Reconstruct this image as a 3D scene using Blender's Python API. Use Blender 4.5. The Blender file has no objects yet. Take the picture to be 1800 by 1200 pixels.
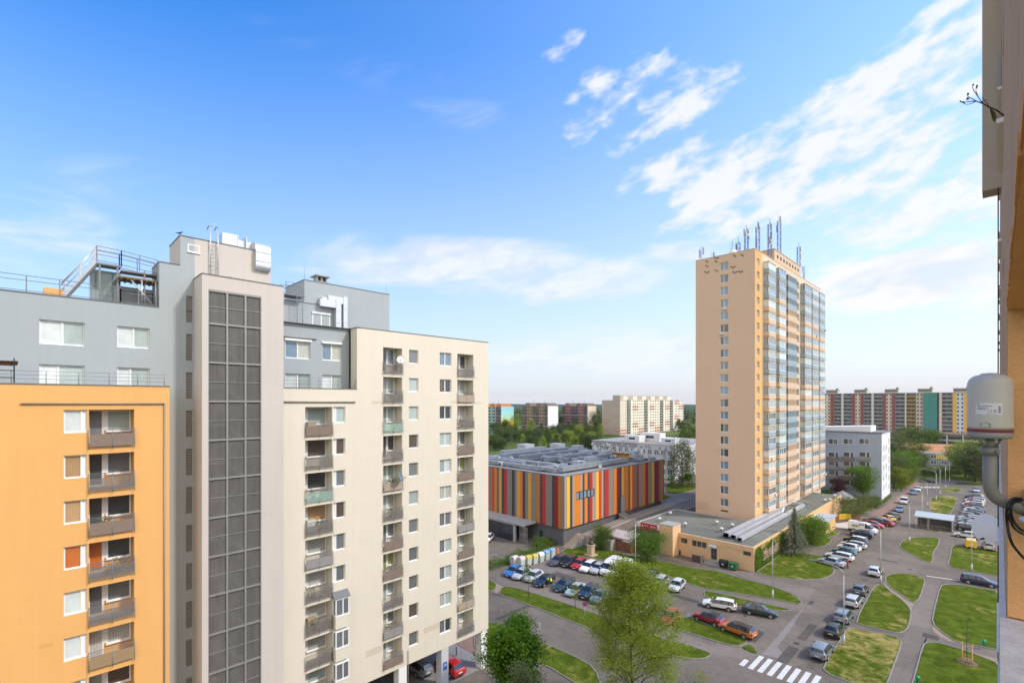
import bpy, math, random
import numpy as np
from mathutils import Vector, Matrix
random.seed(7)
S = bpy.context.scene
COL = S.collection
rad = math.radians
SQ = math.sqrt(2.0)

# ------------------------------------------------------------------ camera, light, sky
EYE = 30.0                       # eye height above the street
FPX, CXP, HZP = 856.0, 900.0, 705.0   # focal length, centre and horizon measured on the 1800 px photograph
cam = bpy.data.cameras.new("camera")
cam.sensor_width = 36.0
cam.lens = 36.0 * FPX / 1800.0
cam.shift_y = (HZP - 600.0) / 1800.0
cam.clip_start = 0.02
cam.clip_end = 12000
camo = bpy.data.objects.new("camera", cam)
camo.location = (0, 0, EYE)
camo.rotation_euler = (rad(90), 0, rad(45))
COL.objects.link(camo)
S.camera = camo

SUN_EL = rad(43)
SUN_AZ = (0.885, 0.466)
sl = bpy.data.lights.new("sun", 'SUN')
sl.energy = 2.0
sl.angle = rad(5.0)
sl.color = (1.0, 0.93, 0.83)
slo = bpy.data.objects.new("sun", sl)
sdir = Vector((SUN_AZ[0] * math.cos(SUN_EL), SUN_AZ[1] * math.cos(SUN_EL), math.sin(SUN_EL)))
slo.rotation_euler = sdir.to_track_quat('Z', 'Y').to_euler()
slo.location = (60, 40, 90)
COL.objects.link(slo)
S.view_settings.view_transform = 'Standard'
S.view_settings.look = 'None'
S.view_settings.gamma = 1.0
S.view_settings.use_curve_mapping = False
S.view_settings.exposure = 0.61


class NT:
    """small helper to write node maths as expressions"""
    def __init__(s, tree):
        s.t = tree
        s.n = tree.nodes
        s.l = tree.links

    def new(s, typ, **kw):
        n = s.n.new(typ)
        for k, v in kw.items():
            setattr(n, k, v)
        return n

    def put(s, sock, v):
        if isinstance(v, bpy.types.NodeSocket):
            s.l.new(v, sock)
        elif v is not None:
            sock.default_value = v

    def m(s, op, a, b=None, c=None, clamp=False):
        n = s.new('ShaderNodeMath', operation=op, use_clamp=clamp)
        s.put(n.inputs[0], a)
        s.put(n.inputs[1], b)
        s.put(n.inputs[2], c)
        return n.outputs[0]

    def step(s, x, lo, hi):
        n = s.new('ShaderNodeMapRange', interpolation_type='SMOOTHSTEP')
        s.put(n.inputs[0], x)
        n.inputs[1].default_value = lo
        n.inputs[2].default_value = hi
        return n.outputs[0]

    def xyz(s, x, y, z):
        n = s.new('ShaderNodeCombineXYZ')
        s.put(n.inputs[0], x)
        s.put(n.inputs[1], y)
        s.put(n.inputs[2], z)
        return n.outputs[0]

    def noise(s, vec, scale=1.0, detail=5.0, rough=0.55, dist=0.0, col=False):
        n = s.new('ShaderNodeTexNoise')
        s.put(n.inputs['Vector'], vec)
        n.inputs['Scale'].default_value = scale
        n.inputs['Detail'].default_value = detail
        n.inputs['Roughness'].default_value = rough
        n.inputs['Distortion'].default_value = dist
        return n.outputs['Color' if col else 'Fac']

    def mix(s, f, a, b, mode='MIX'):
        n = s.new('ShaderNodeMix', data_type='RGBA', blend_type=mode)
        s.put(n.inputs['Factor'], f)
        s.put(n.inputs['A'], a)
        s.put(n.inputs['B'], b)
        return n.outputs['Result']


def c4(c):
    return (c[0], c[1], c[2], 1.0)


w = bpy.data.worlds.new("World")
S.world = w
w.use_nodes = True
wt = NT(w.node_tree)
w.node_tree.nodes.clear()
w_out = wt.new('ShaderNodeOutputWorld')
w_bg = wt.new('ShaderNodeBackground')
w_bg.inputs['Strength'].default_value = 0.15
wt.l.new(w_bg.outputs[0], w_out.inputs[0])
sky = wt.new('ShaderNodeTexSky', sky_type='NISHITA')
sky.sun_disc = False
sky.sun_elevation = SUN_EL
sky.sun_rotation = math.atan2(SUN_AZ[0], SUN_AZ[1])
sky.altitude = 300
sky.air_density = 1.0
sky.dust_density = 0.6
sky.ozone_density = 2.5
hsv = wt.new('ShaderNodeHueSaturation')
hsv.inputs['Saturation'].default_value = 1.14
hsv.inputs['Value'].default_value = 1.48
wt.l.new(sky.outputs[0], hsv.inputs['Color'])
w_tc = wt.new('ShaderNodeTexCoord')
w_sep = wt.new('ShaderNodeSeparateXYZ')
wt.l.new(w_tc.outputs['Generated'], w_sep.inputs[0])
dx, dy, dz = w_sep.outputs
# compass bearing measured from north-west, and elevation
dR = wt.m('MULTIPLY', wt.m('ADD', dx, dy), 1 / SQ)
dF = wt.m('MULTIPLY', wt.m('SUBTRACT', dy, dx), 1 / SQ)
az = wt.m('ARCTAN2', dR, dF)
el = wt.m('ARCSINE', dz)
zz = wt.m('ADD', wt.m('MAXIMUM', dz, 0.0), 0.10)
pR = wt.m('DIVIDE', dR, zz)
pF = wt.m('DIVIDE', dF, zz)
CA, SA = math.cos(rad(-24)), math.sin(rad(-24))
qR = wt.m('ADD', wt.m('MULTIPLY', pR, CA), wt.m('MULTIPLY', pF, SA))
qF = wt.m('SUBTRACT', wt.m('MULTIPLY', pF, CA), wt.m('MULTIPLY', pR, SA))
CB, SB = math.cos(rad(14)), math.sin(rad(14))
sA = wt.m('ADD', wt.m('MULTIPLY', az, CB), wt.m('MULTIPLY', el, SB))
sE = wt.m('SUBTRACT', wt.m('MULTIPLY', el, CB), wt.m('MULTIPLY', az, SB))
puff1 = wt.noise(wt.xyz(wt.m('MULTIPLY', sA, 10.5), wt.m('MULTIPLY', sE, 21.0), 8.6), 1.0, 5.0, 0.5, 0.15)
puff2 = wt.noise(wt.xyz(wt.m('MULTIPLY', sA, 17.0), wt.m('MULTIPLY', sE, 38.0), 1.4), 1.0, 6.0, 0.55, 0.2)
puff = wt.m('ADD', wt.m('MULTIPLY', puff1, 0.54), wt.m('MULTIPLY', puff2, 0.48))
lump = wt.noise(wt.xyz(wt.m('MULTIPLY', qR, 1.5), wt.m('MULTIPLY', qF, 2.2), 0.3), 3.1, 8.0, 0.53, 0.25)
wisp = wt.noise(wt.xyz(wt.m('MULTIPLY', az, 3.6), wt.m('MULTIPLY', wt.m('SUBTRACT', el, wt.m('MULTIPLY', az, .06)), 15.0), 4.3), 1.0, 9.0, 0.62, 0.6)


def bank(px, py, rx, ry, tilt=0.0):
    u = (px - CXP) / FPX
    a0 = math.atan(u)
    e0 = math.atan((HZP - py) / FPX / math.sqrt(1 + u * u))
    sa = rx / FPX * math.cos(a0) ** 2
    se = ry / FPX * math.cos(e0) ** 2 * math.cos(a0)
    A = wt.m('SUBTRACT', az, a0)
    E = wt.m('SUBTRACT', el, e0)
    E = wt.m('SUBTRACT', E, wt.m('MULTIPLY', A, tilt))
    A = wt.m('DIVIDE', A, sa)
    E = wt.m('DIVIDE', E, se)
    d = wt.m('SQRT', wt.m('ADD', wt.m('MULTIPLY', A, A), wt.m('MULTIPLY', E, E)))
    return wt.step(d, 1.15, 0.45)


def total(items, amps):
    acc = None
    for b, a in zip(items, amps):
        v = wt.m('MULTIPLY', b, a)
        acc = v if acc is None else wt.m('MAXIMUM', acc, v)
    return acc


fair = [(1120, 185, 175, 95, .05), (1235, 160, 85, 55, 0.1), (1000, 75, 55, 32, .3), (1430, 280, 380, 130, .12), (1640, 110, 230, 110, .25),
        (1650, 330, 300, 150, .05), (1270, 290, 210, 80, .05), (1480, 200, 260, 90, .1), (1350, 355, 260, 60, .0), (1290, 388, 120, 30, 0), (1680, 470, 330, 90, 0)]
fa = [.95, .75, .62, 1.0, .95, 1.0, .95, .9, .95, .75, .95]
streak = [(860, 478, 390, 66, -.02), (1130, 452, 190, 34, 0), (1600, 500, 280, 80, 0), (640, 108, 230, 60, -.05), (800, 190, 130, 50, -.1),
          (50, 410, 230, 95, .1), (980, 620, 700, 60, 0), (260, 330, 200, 60, .1)]
sa_ = [1.0, .6, .95, .24, .2, .5, .6, .25]
mf = total([bank(*b) for b in fair], fa)
ms = total([bank(*b) for b in streak], sa_)
cf = wt.m('MULTIPLY', wt.step(wt.m('ADD', wt.m('ADD', wt.m('MULTIPLY', puff, 0.85), wt.m('MULTIPLY', lump, 0.15)), wt.m('MULTIPLY', mf, 0.20)), 0.595, 0.755), wt.step(mf, 0.02, 0.30))
cs = wt.m('MULTIPLY', wt.step(wt.m('ADD', wisp, wt.m('MULTIPLY', ms, 0.30)), 0.55, 0.92), wt.step(ms, 0.02, 0.4))
cloud = wt.m('MINIMUM', wt.m('ADD', wt.m('MULTIPLY', cf, 0.88), wt.m('MULTIPLY', cs, 0.8)), 0.95)
pale = wt.m('POWER', wt.m('SUBTRACT', 1.0, wt.m('MINIMUM', wt.m('MAXIMUM', wt.m('DIVIDE', el, 0.64), 0.0), 1.0)), 1.42)
shade = wt.step(puff, 0.38, 0.58)
ccol = wt.mix(shade, (3.45, 3.75, 4.15, 1), (4.35, 4.35, 4.4, 1))
# the clear part deepens away from the sun
tint = wt.new('ShaderNodeVectorMath', operation='MULTIPLY')
wt.l.new(hsv.outputs[0], tint.inputs[0])
side = wt.step(az, -0.9, 0.7)
wt.put(tint.inputs[1], wt.xyz(wt.m('ADD', 0.18, wt.m('MULTIPLY', side, 0.92)), wt.m('ADD', 0.64, wt.m('MULTIPLY', side, 0.44)), wt.m('ADD', 0.95, wt.m('MULTIPLY', side, 0.25))))
skyc = wt.mix(wt.m('MULTIPLY', pale, 0.97), tint.outputs[0], (3.35, 3.38, 3.60, 1))
# unseen bright cloud behind the camera, added to fill the shaded faces
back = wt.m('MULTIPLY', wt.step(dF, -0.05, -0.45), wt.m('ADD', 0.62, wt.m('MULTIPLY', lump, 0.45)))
allsky = wt.mix(cloud, skyc, ccol)
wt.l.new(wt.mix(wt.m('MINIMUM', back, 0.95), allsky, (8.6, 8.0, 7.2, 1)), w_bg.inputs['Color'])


# ------------------------------------------------------------------ measuring helpers (photo pixel -> place in the world)
def _dir(px, py, yd):
    r = (px - CXP) / FPX
    return Vector((yd * (r - 1) / SQ, yd * (r + 1) / SQ, EYE + (HZP - py) / FPX * yd))


def gp(px, py, z=0.0):
    """point at height z seen at that pixel"""
    return _dir(px, py, (EYE - z) * FPX / (py - HZP))


def at(px, py, yd):
    return _dir(px, py, yd)


def PY(px, X):
    r = (px - CXP) / FPX
    return -X * (1 + r) / (1 - r)


def PX(px, Y):
    r = (px - CXP) / FPX
    return Y * (r - 1) / (r + 1)


def PZ(py, X, Y):
    return EYE + (HZP - py) / FPX * (Y - X) / SQ


# ------------------------------------------------------------------ materials
MATS = {}


def mat(name, col, rough=0.8, var=0.08, scale=0.8, spec=0.3, metal=0.0, streak=0.0, bump=0.0, bscale=30.0, coat=0.0, obj=False, emit=None):
    if name in MATS:
        return MATS[name]
    m = bpy.data.materials.new(name)
    m.use_nodes = True
    t = NT(m.node_tree)
    p = m.node_tree.nodes['Principled BSDF']
    p.inputs['Roughness'].default_value = rough
    p.inputs['Specular IOR Level'].default_value = spec
    p.inputs['Metallic'].default_value = metal
    p.inputs['Coat Weight'].default_value = coat
    p.inputs['Coat Roughness'].default_value = 0.05
    p.inputs['Base Color'].default_value = c4(col)
    vec = None
    if var or streak or bump:
        if obj:
            vec = t.new('ShaderNodeTexCoord').outputs['Object']
        else:
            vec = t.new('ShaderNodeNewGeometry').outputs['Position']
    if var or streak:
        n1 = t.noise(vec, scale, 6.0, 0.6)
        n2 = t.noise(vec, scale * 9, 4.0, 0.6)
        f = t.m('ADD', t.m('MULTIPLY', t.m('SUBTRACT', n1, 0.5), 2.6 * var), t.m('MULTIPLY', t.m('SUBTRACT', n2, 0.5), 1.6 * var))
        if streak:
            mp = t.new('ShaderNodeMapping')
            mp.inputs['Scale'].default_value = (1.6, 1.6, 0.06)
            t.put(mp.inputs[0], vec)
            n3 = t.noise(mp.outputs[0], 1.6, 5.0, 0.65)
            f = t.m('ADD', f, t.m('MULTIPLY', t.m('SUBTRACT', n3, 0.52), 2.4 * streak))
        k = t.m('ADD', 1.0, f)
        vm = t.new('ShaderNodeVectorMath', operation='SCALE')
        vm.inputs[0].default_value = col
        t.put(vm.inputs['Scale'], k)
        t.l.new(vm.outputs[0], p.inputs['Base Color'])
    if bump:
        b = t.new('ShaderNodeBump')
        b.inputs['Strength'].default_value = bump
        b.inputs['Distance'].default_value = 0.02
        t.put(b.inputs['Height'], t.noise(vec, bscale, 5.0, 0.65))
        t.l.new(b.outputs[0], p.inputs['Normal'])
    if emit:
        p.inputs['Emission Color'].default_value = c4(emit)
        p.inputs['Emission Strength'].default_value = 1
    MATS[name] = m
    return m


def pane_mat(name, col, rough=0.06, folds=0.0, blind=0.0):
    """window glass seen from outside with whatever hangs behind it"""
    if name in MATS:
        return MATS[name]
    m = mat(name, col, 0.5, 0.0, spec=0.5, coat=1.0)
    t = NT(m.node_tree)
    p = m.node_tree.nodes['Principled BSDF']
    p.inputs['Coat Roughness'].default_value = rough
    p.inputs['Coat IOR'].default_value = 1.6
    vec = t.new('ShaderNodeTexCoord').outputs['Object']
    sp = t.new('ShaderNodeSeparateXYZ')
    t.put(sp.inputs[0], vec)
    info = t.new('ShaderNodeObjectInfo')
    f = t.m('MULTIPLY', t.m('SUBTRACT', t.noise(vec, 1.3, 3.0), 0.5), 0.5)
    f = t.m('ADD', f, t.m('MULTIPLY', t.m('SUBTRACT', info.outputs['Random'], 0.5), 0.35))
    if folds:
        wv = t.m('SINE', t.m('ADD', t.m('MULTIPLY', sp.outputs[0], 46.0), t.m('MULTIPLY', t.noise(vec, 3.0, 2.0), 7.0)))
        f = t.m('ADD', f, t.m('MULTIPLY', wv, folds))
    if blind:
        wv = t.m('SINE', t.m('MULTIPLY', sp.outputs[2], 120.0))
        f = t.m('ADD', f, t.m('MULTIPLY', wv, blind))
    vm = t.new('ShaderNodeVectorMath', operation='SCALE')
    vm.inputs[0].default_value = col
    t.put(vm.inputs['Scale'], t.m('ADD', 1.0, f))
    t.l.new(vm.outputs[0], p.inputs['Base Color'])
    return m


def paint(name, col):
    m = mat('car_paint_' + name, col, 0.38, 0.0, spec=0.5, metal=0.0, coat=0.9)
    return m


def leaf_mat(name, a, b, trans=0.35):
    if name in MATS:
        return MATS[name]
    m = bpy.data.materials.new(name)
    m.use_nodes = True
    t = NT(m.node_tree)
    m.node_tree.nodes.clear()
    out = t.new('ShaderNodeOutputMaterial')
    g = t.new('ShaderNodeNewGeometry')
    n = t.noise(g.outputs['Position'], 0.9, 3.0)
    f = t.m('ADD', t.m('MULTIPLY', g.outputs['Random Per Island'], 0.6), t.m('MULTIPLY', t.m('SUBTRACT', n, 0.3), 0.8), clamp=True)
    c = t.mix(f, c4(a), c4(b))
    d = t.new('ShaderNodeBsdfPrincipled')
    d.inputs['Roughness'].default_value = 0.55
    d.inputs['Specular IOR Level'].default_value = 0.25
    tr = t.new('ShaderNodeBsdfTranslucent')
    t.put(d.inputs['Base Color'], c)
    t.put(tr.inputs['Color'], t.mix(1.0, c, (1.15, 1.25, 0.6, 1), 'MULTIPLY'))
    mx = t.new('ShaderNodeMixShader')
    mx.inputs[0].default_value = trans
    t.l.new(d.outputs[0], mx.inputs[1])
    t.l.new(tr.outputs[0], mx.inputs[2])
    t.l.new(mx.outputs[0], out.inputs[0])
    MATS[name] = m
    return m


def grass_mat(name, dry=0.35):
    if name in MATS:
        return MATS[name]
    m = bpy.data.materials.new(name)
    m.use_nodes = True
    t = NT(m.node_tree)
    p = m.node_tree.nodes['Principled BSDF']
    p.inputs['Roughness'].default_value = 0.95
    p.inputs['Specular IOR Level'].default_value = 0.02
    pos = t.new('ShaderNodeNewGeometry').outputs['Position']
    big = t.noise(pos, 0.16, 5.0, 0.6, 0.4)
    mid = t.noise(pos, 0.75, 6.0, 0.7, 0.6)
    fine = t.noise(pos, 6.0, 6.0, 0.75)
    g = t.mix(t.step(mid, 0.3, 0.75), (0.056, 0.086, 0.008, 1), (0.132, 0.172, 0.020, 1))
    d = t.step(t.m('ADD', t.m('MULTIPLY', big, 0.55), t.m('MULTIPLY', mid, 0.45)), 0.60 - dry * 0.33, 0.70 - dry * 0.21)
    g2 = t.mix(t.m('MULTIPLY', d, min(0.95, 0.35 + dry)), g, (0.40, 0.31, 0.11, 1))
    k = t.m('ADD', 0.62, t.m('MULTIPLY', fine, 0.76))
    vm = t.new('ShaderNodeVectorMath', operation='SCALE')
    t.put(vm.inputs[0], g2)
    t.put(vm.inputs['Scale'], k)
    t.l.new(vm.outputs[0], p.inputs['Base Color'])
    b = t.new('ShaderNodeBump')
    b.inputs['Strength'].default_value = 0.9
    b.inputs['Distance'].default_value = 0.12
    t.put(b.inputs['Height'], t.noise(pos, 5.0, 5.0, 0.8))
    t.l.new(b.outputs[0], p.inputs['Normal'])
    MATS[name] = m
    return m


def asphalt_mat(name, a, b, crack=0.5):
    if name in MATS:
        return MATS[name]
    m = bpy.data.materials.new(name)
    m.use_nodes = True
    t = NT(m.node_tree)
    p = m.node_tree.nodes['Principled BSDF']
    p.inputs['Roughness'].default_value = 0.85
    p.inputs['Specular IOR Level'].default_value = 0.25
    pos = t.new('ShaderNodeNewGeometry').outputs['Position']
    big = t.noise(pos, 0.11, 6.0, 0.62, 0.5)
    patch = t.new('ShaderNodeTexVoronoi')
    patch.inputs['Scale'].default_value = 0.10
    patch.inputs['Randomness'].default_value = 1.0
    t.put(patch.inputs['Vector'], pos)
    ps = t.new('ShaderNodeSeparateColor')
    t.put(ps.inputs[0], patch.outputs['Color'])
    mid = t.noise(pos, 1.1, 7.0, 0.7)
    f = t.m('ADD', t.m('MULTIPLY', big, 0.6), t.m('MULTIPLY', mid, 0.4))
    c = t.mix(t.step(f, 0.32, 0.68), c4(a), c4(b))
    k = t.m('ADD', 0.86, t.m('MULTIPLY', ps.outputs[0], 0.2))
    # cracks
    wob = t.noise(pos, 0.6, 4.0, 0.6, 0.0, True)
    vadd = t.new('ShaderNodeVectorMath', operation='MULTIPLY_ADD')
    t.put(vadd.inputs[0], wob)
    vadd.inputs[1].default_value = (2.2, 2.2, 0)
    t.put(vadd.inputs[2], pos)
    vc = t.new('ShaderNodeTexVoronoi', feature='DISTANCE_TO_EDGE')
    vc.inputs['Scale'].default_value = 0.16
    t.put(vc.inputs['Vector'], vadd.outputs[0])
    cr = t.step(vc.outputs['Distance'], 0.0, 0.012)
    k = t.m('MULTIPLY', k, t.m('ADD', 1.0 - crack * 0.4, t.m('MULTIPLY', cr, crack * 0.4)))
    vm = t.new('ShaderNodeVectorMath', operation='SCALE')
    t.put(vm.inputs[0], c)
    t.put(vm.inputs['Scale'], k)
    t.l.new(vm.outputs[0], p.inputs['Base Color'])
    MATS[name] = m
    return m


# ------------------------------------------------------------------ mesh building
class MB:
    def __init__(s):
        s.v = []
        s.f = []
        s.mi = []
        s.sm = []

    def poly(s, pts, m=0, smooth=False):
        b = len(s.v)
        s.v.extend([tuple(p) for p in pts])
        s.f.append(tuple(range(b, b + len(pts))))
        s.mi.append(m)
        s.sm.append(smooth)

    def box(s, x0, x1, y0, y1, z0, z1, m=0):
        if x0 > x1: x0, x1 = x1, x0
        if y0 > y1: y0, y1 = y1, y0
        if z0 > z1: z0, z1 = z1, z0
        b = len(s.v)
        s.v.extend([(x0, y0, z0), (x1, y0, z0), (x1, y1, z0), (x0, y1, z0), (x0, y0, z1), (x1, y0, z1), (x1, y1, z1), (x0, y1, z1)])
        for q in ((0, 3, 2, 1), (4, 5, 6, 7), (0, 1, 5, 4), (1, 2, 6, 5), (2, 3, 7, 6), (3, 0, 4, 7)):
            s.f.append(tuple(b + i for i in q))
            s.mi.append(m)
            s.sm.append(False)
        return s

    def prism(s, pts, z0, z1, m=0, mtop=None):
        """vertical prism over a polygon given counter-clockwise"""
        ar = sum(pts[i][0] * pts[(i + 1) % len(pts)][1] - pts[(i + 1) % len(pts)][0] * pts[i][1] for i in range(len(pts)))
        if ar < 0:
            pts = pts[::-1]
        n = len(pts)
        b = len(s.v)
        s.v.extend([(p[0], p[1], z0) for p in pts] + [(p[0], p[1], z1) for p in pts])
        s.f.append(tuple(b + n + i for i in range(n)))
        s.mi.append(m if mtop is None else mtop)
        s.sm.append(False)
        for i in range(n):
            j = (i + 1) % n
            s.f.append((b + i, b + j, b + n + j, b + n + i))
            s.mi.append(m)
            s.sm.append(False)

    def tube(s, pts, r, n=8, m=0, caps=True, smooth=True):
        pts = [Vector(p) for p in pts]
        rs = r if isinstance(r, (list, tuple)) else [r] * len(pts)
        b = len(s.v)
        up = Vector((0.0137, 0.021, 1.0)).normalized()
        prev = None
        for i, p in enumerate(pts):
            if i == 0:
                d = pts[1] - pts[0]
            elif i == len(pts) - 1:
                d = pts[-1] - pts[-2]
            else:
                d = (pts[i + 1] - pts[i]).normalized() + (pts[i] - pts[i - 1]).normalized()
            if d.length < 1e-9:
                d = Vector((0, 0, 1))
            d.normalize()
            if prev is None:
                ref = up if abs(d.dot(up)) < 0.95 else Vector((1, 0.013, 0))
                a = d.cross(ref).normalized()
            else:
                a = (prev - d * prev.dot(d))
                a = a.normalized() if a.length > 1e-6 else d.orthogonal().normalized()
            prev = a
            c = d.cross(a)
            for k in range(n):
                t = 2 * math.pi * k / n
                s.v.append(tuple(p + (a * math.cos(t) + c * math.sin(t)) * rs[i]))
        for i in range(len(pts) - 1):
            for k in range(n):
                k2 = (k + 1) % n
                s.f.append((b + i * n + k, b + i * n + k2, b + (i + 1) * n + k2, b + (i + 1) * n + k))
                s.mi.append(m)
                s.sm.append(smooth)
        if caps:
            s.f.append(tuple(b + k for k in range(n - 1, -1, -1)))
            s.f.append(tuple(b + (len(pts) - 1) * n + k for k in range(n)))
            s.mi += [m, m]
            s.sm += [False, False]

    def lathe(s, prof, n=24, c=(0, 0, 0), m=0, smooth=True, sx=1.0, sy=1.0):
        """profile of (radius, z) turned about the vertical through c"""
        b = len(s.v)
        for (r, z) in prof:
            for k in range(n):
                t = 2 * math.pi * k / n
                s.v.append((c[0] + r * math.cos(t) * sx, c[1] + r * math.sin(t) * sy, c[2] + z))
        for i in range(len(prof) - 1):
            for k in range(n):
                k2 = (k + 1) % n
                s.f.append((b + i * n + k, b + i * n + k2, b + (i + 1) * n + k2, b + (i + 1) * n + k))
                s.mi.append(m)
                s.sm.append(smooth)
        if prof[0][0] > 1e-4:
            s.f.append(tuple(b + k for k in range(n - 1, -1, -1)))
            s.mi.append(m)
            s.sm.append(False)
        if prof[-1][0] > 1e-4:
            s.f.append(tuple(b + (len(prof) - 1) * n + k for k in range(n)))
            s.mi.append(m)
            s.sm.append(False)

    def mesh(s, name, mats, off=(0, 0, 0)):
        me = bpy.data.meshes.new(name)
        o = off
        me.from_pydata([(a - o[0], b - o[1], c - o[2]) for a, b, c in s.v], [], s.f)
        for m in mats:
            me.materials.append(m)
        me.polygons.foreach_set('material_index', s.mi)
        me.polygons.foreach_set('use_smooth', s.sm)
        me.update()
        return me

    def build(s, name, mats, parent=None, world=True, at=None):
        if not isinstance(mats, (list, tuple)):
            mats = [mats]
        off = org(parent) if (parent is not None and world) else (0, 0, 0)
        if at is not None:
            off = at
        me = s.mesh(name, mats, off)
        o = bpy.data.objects.new(name, me)
        COL.objects.link(o)
        if parent is not None:
            o.parent = parent
            ORG[o.name] = org(parent)
        elif at is not None:
            o.location = at
            ORG[o.name] = tuple(at)
        return o


ORG = {}


def org(o):
    return ORG.get(o.name, (0, 0, 0)) if o is not None else (0, 0, 0)


def thing(name, label, cat, loc=(0, 0, 0), group=None, rotz=0.0):
    o = bpy.data.objects.new(name, None)
    COL.objects.link(o)
    o.location = loc
    o.rotation_euler = (0, 0, rotz)
    o.empty_display_size = 0.3
    ORG[o.name] = tuple(loc)
    return tag(o, label, cat, group)


def tag(o, label, cat, group=None):
    o['label'] = label
    o['category'] = cat
    if group:
        o['group'] = group
    return o


def struct(o, kind='structure'):
    o['kind'] = kind
    return o


def inst(name, mesh, parent, loc=(0, 0, 0), rotz=0.0, mats=None, scale=None):
    """one more object on a shared mesh, loc given in the parent's own frame"""
    o = bpy.data.objects.new(name, mesh)
    COL.objects.link(o)
    if parent is not None:
        o.parent = parent
    o.location = loc
    o.rotation_euler = (0, 0, rotz)
    if scale:
        o.scale = scale
    if mats:
        for i, m in enumerate(mats):
            if m is not None:
                o.material_slots[i].link = 'OBJECT'
                o.material_slots[i].material = m
    return o


def wall_x(mb, X, y0, y1, z0, z1, holes, m=0, mr=None, sgn=1):
    """wall in the plane x = X looking to +x with rectangular openings (ya, yb, za, zb, depth)"""
    mr = m if mr is None else mr
    ys = sorted(set([y0, y1] + [h[0] for h in holes] + [h[1] for h in holes]))
    zs = sorted(set([z0, z1] + [h[2] for h in holes] + [h[3] for h in holes]))
    ys = [y for y in ys if y0 <= y <= y1]
    zs = [z for z in zs if z0 <= z <= z1]
    for i in range(len(ys) - 1):
        yc = (ys[i] + ys[i + 1]) / 2
        run = None
        for j in range(len(zs) - 1):
            zc = (zs[j] + zs[j + 1]) / 2
            inside = any(h[0] < yc < h[1] and h[2] < zc < h[3] for h in holes)
            if inside:
                if run is not None:
                    mb.poly([(X, ys[i], run), (X, ys[i + 1], run), (X, ys[i + 1], zs[j]), (X, ys[i], zs[j])], m)
                    run = None
            elif run is None:
                run = zs[j]
        if run is not None:
            mb.poly([(X, ys[i], run), (X, ys[i + 1], run), (X, ys[i + 1], zs[-1]), (X, ys[i], zs[-1])], m)
    for (a, b, c, d, dp) in holes:
        Xi = X - dp * sgn
        mb.poly([(X, a, c), (X, b, c), (Xi, b, c), (Xi, a, c)], mr)
        mb.poly([(X, a, d), (Xi, a, d), (Xi, b, d), (X, b, d)], mr)
        mb.poly([(X, a, c), (Xi, a, c), (Xi, a, d), (X, a, d)], mr)
        mb.poly([(X, b, c), (X, b, d), (Xi, b, d), (Xi, b, c)], mr)


def wall_y(mb, Y, x0, x1, z0, z1, holes, m=0, mr=None):
    """wall in the plane y = Y looking to -y"""
    k = MB()
    # turn: (x,y,z) of the x-wall -> (y, -x): x-wall at X=-Y
    wall_x(k, -Y, x0, x1, z0, z1, holes, m, m if mr is None else mr)
    b = len(mb.v)
    mb.v.extend([(p[1], -p[0], p[2]) for p in k.v])
    mb.f.extend([tuple(b + i for i in f) for f in k.f])
    mb.mi.extend(k.mi)
    mb.sm.extend(k.sm)


# common materials
WHITE = mat('white_frame', (0.80, 0.80, 0.79), 0.45, 0.03, 2.0)
STEEL = mat('galvanised_steel', (0.50, 0.52, 0.54), 0.38, 0.12, 3.0, metal=0.55)
DUCT = mat('duct_sheet_metal', (0.58, 0.61, 0.64), 0.36, 0.10, 1.2, metal=0.45)
RAIL = mat('grey_railing_metal', (0.20, 0.205, 0.21), 0.5, 0.08, 4.0)
DARK = mat('dark_trim', (0.035, 0.037, 0.04), 0.6, 0.05)
COPING = mat('coping_metal', (0.16, 0.165, 0.17), 0.5, 0.08, 2.0)
CONC = mat('concrete', (0.34, 0.33, 0.31), 0.85, 0.12, 0.9)
KERB = mat('kerb_stone', (0.265, 0.245, 0.215), 0.9, 0.30, 1.1)
BLACK = mat('black_rubber', (0.012, 0.012, 0.013), 0.7, 0.0)
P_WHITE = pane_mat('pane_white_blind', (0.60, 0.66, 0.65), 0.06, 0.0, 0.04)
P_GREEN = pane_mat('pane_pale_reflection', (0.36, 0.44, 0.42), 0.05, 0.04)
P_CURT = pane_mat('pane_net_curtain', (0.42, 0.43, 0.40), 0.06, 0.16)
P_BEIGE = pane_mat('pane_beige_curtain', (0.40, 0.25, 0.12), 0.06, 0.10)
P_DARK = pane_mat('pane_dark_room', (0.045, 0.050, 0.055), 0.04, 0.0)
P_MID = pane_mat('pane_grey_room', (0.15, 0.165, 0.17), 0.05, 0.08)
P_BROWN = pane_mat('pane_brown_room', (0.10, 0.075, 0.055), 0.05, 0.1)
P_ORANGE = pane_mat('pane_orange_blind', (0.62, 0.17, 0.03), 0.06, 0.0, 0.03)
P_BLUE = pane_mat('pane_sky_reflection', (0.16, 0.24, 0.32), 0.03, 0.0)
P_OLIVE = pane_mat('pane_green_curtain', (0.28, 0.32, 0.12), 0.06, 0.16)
PANES = [P_GREEN, P_CURT, P_MID, P_DARK, P_GREEN, P_WHITE, P_CURT, P_BROWN, P_MID]

_WM = {}


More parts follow.
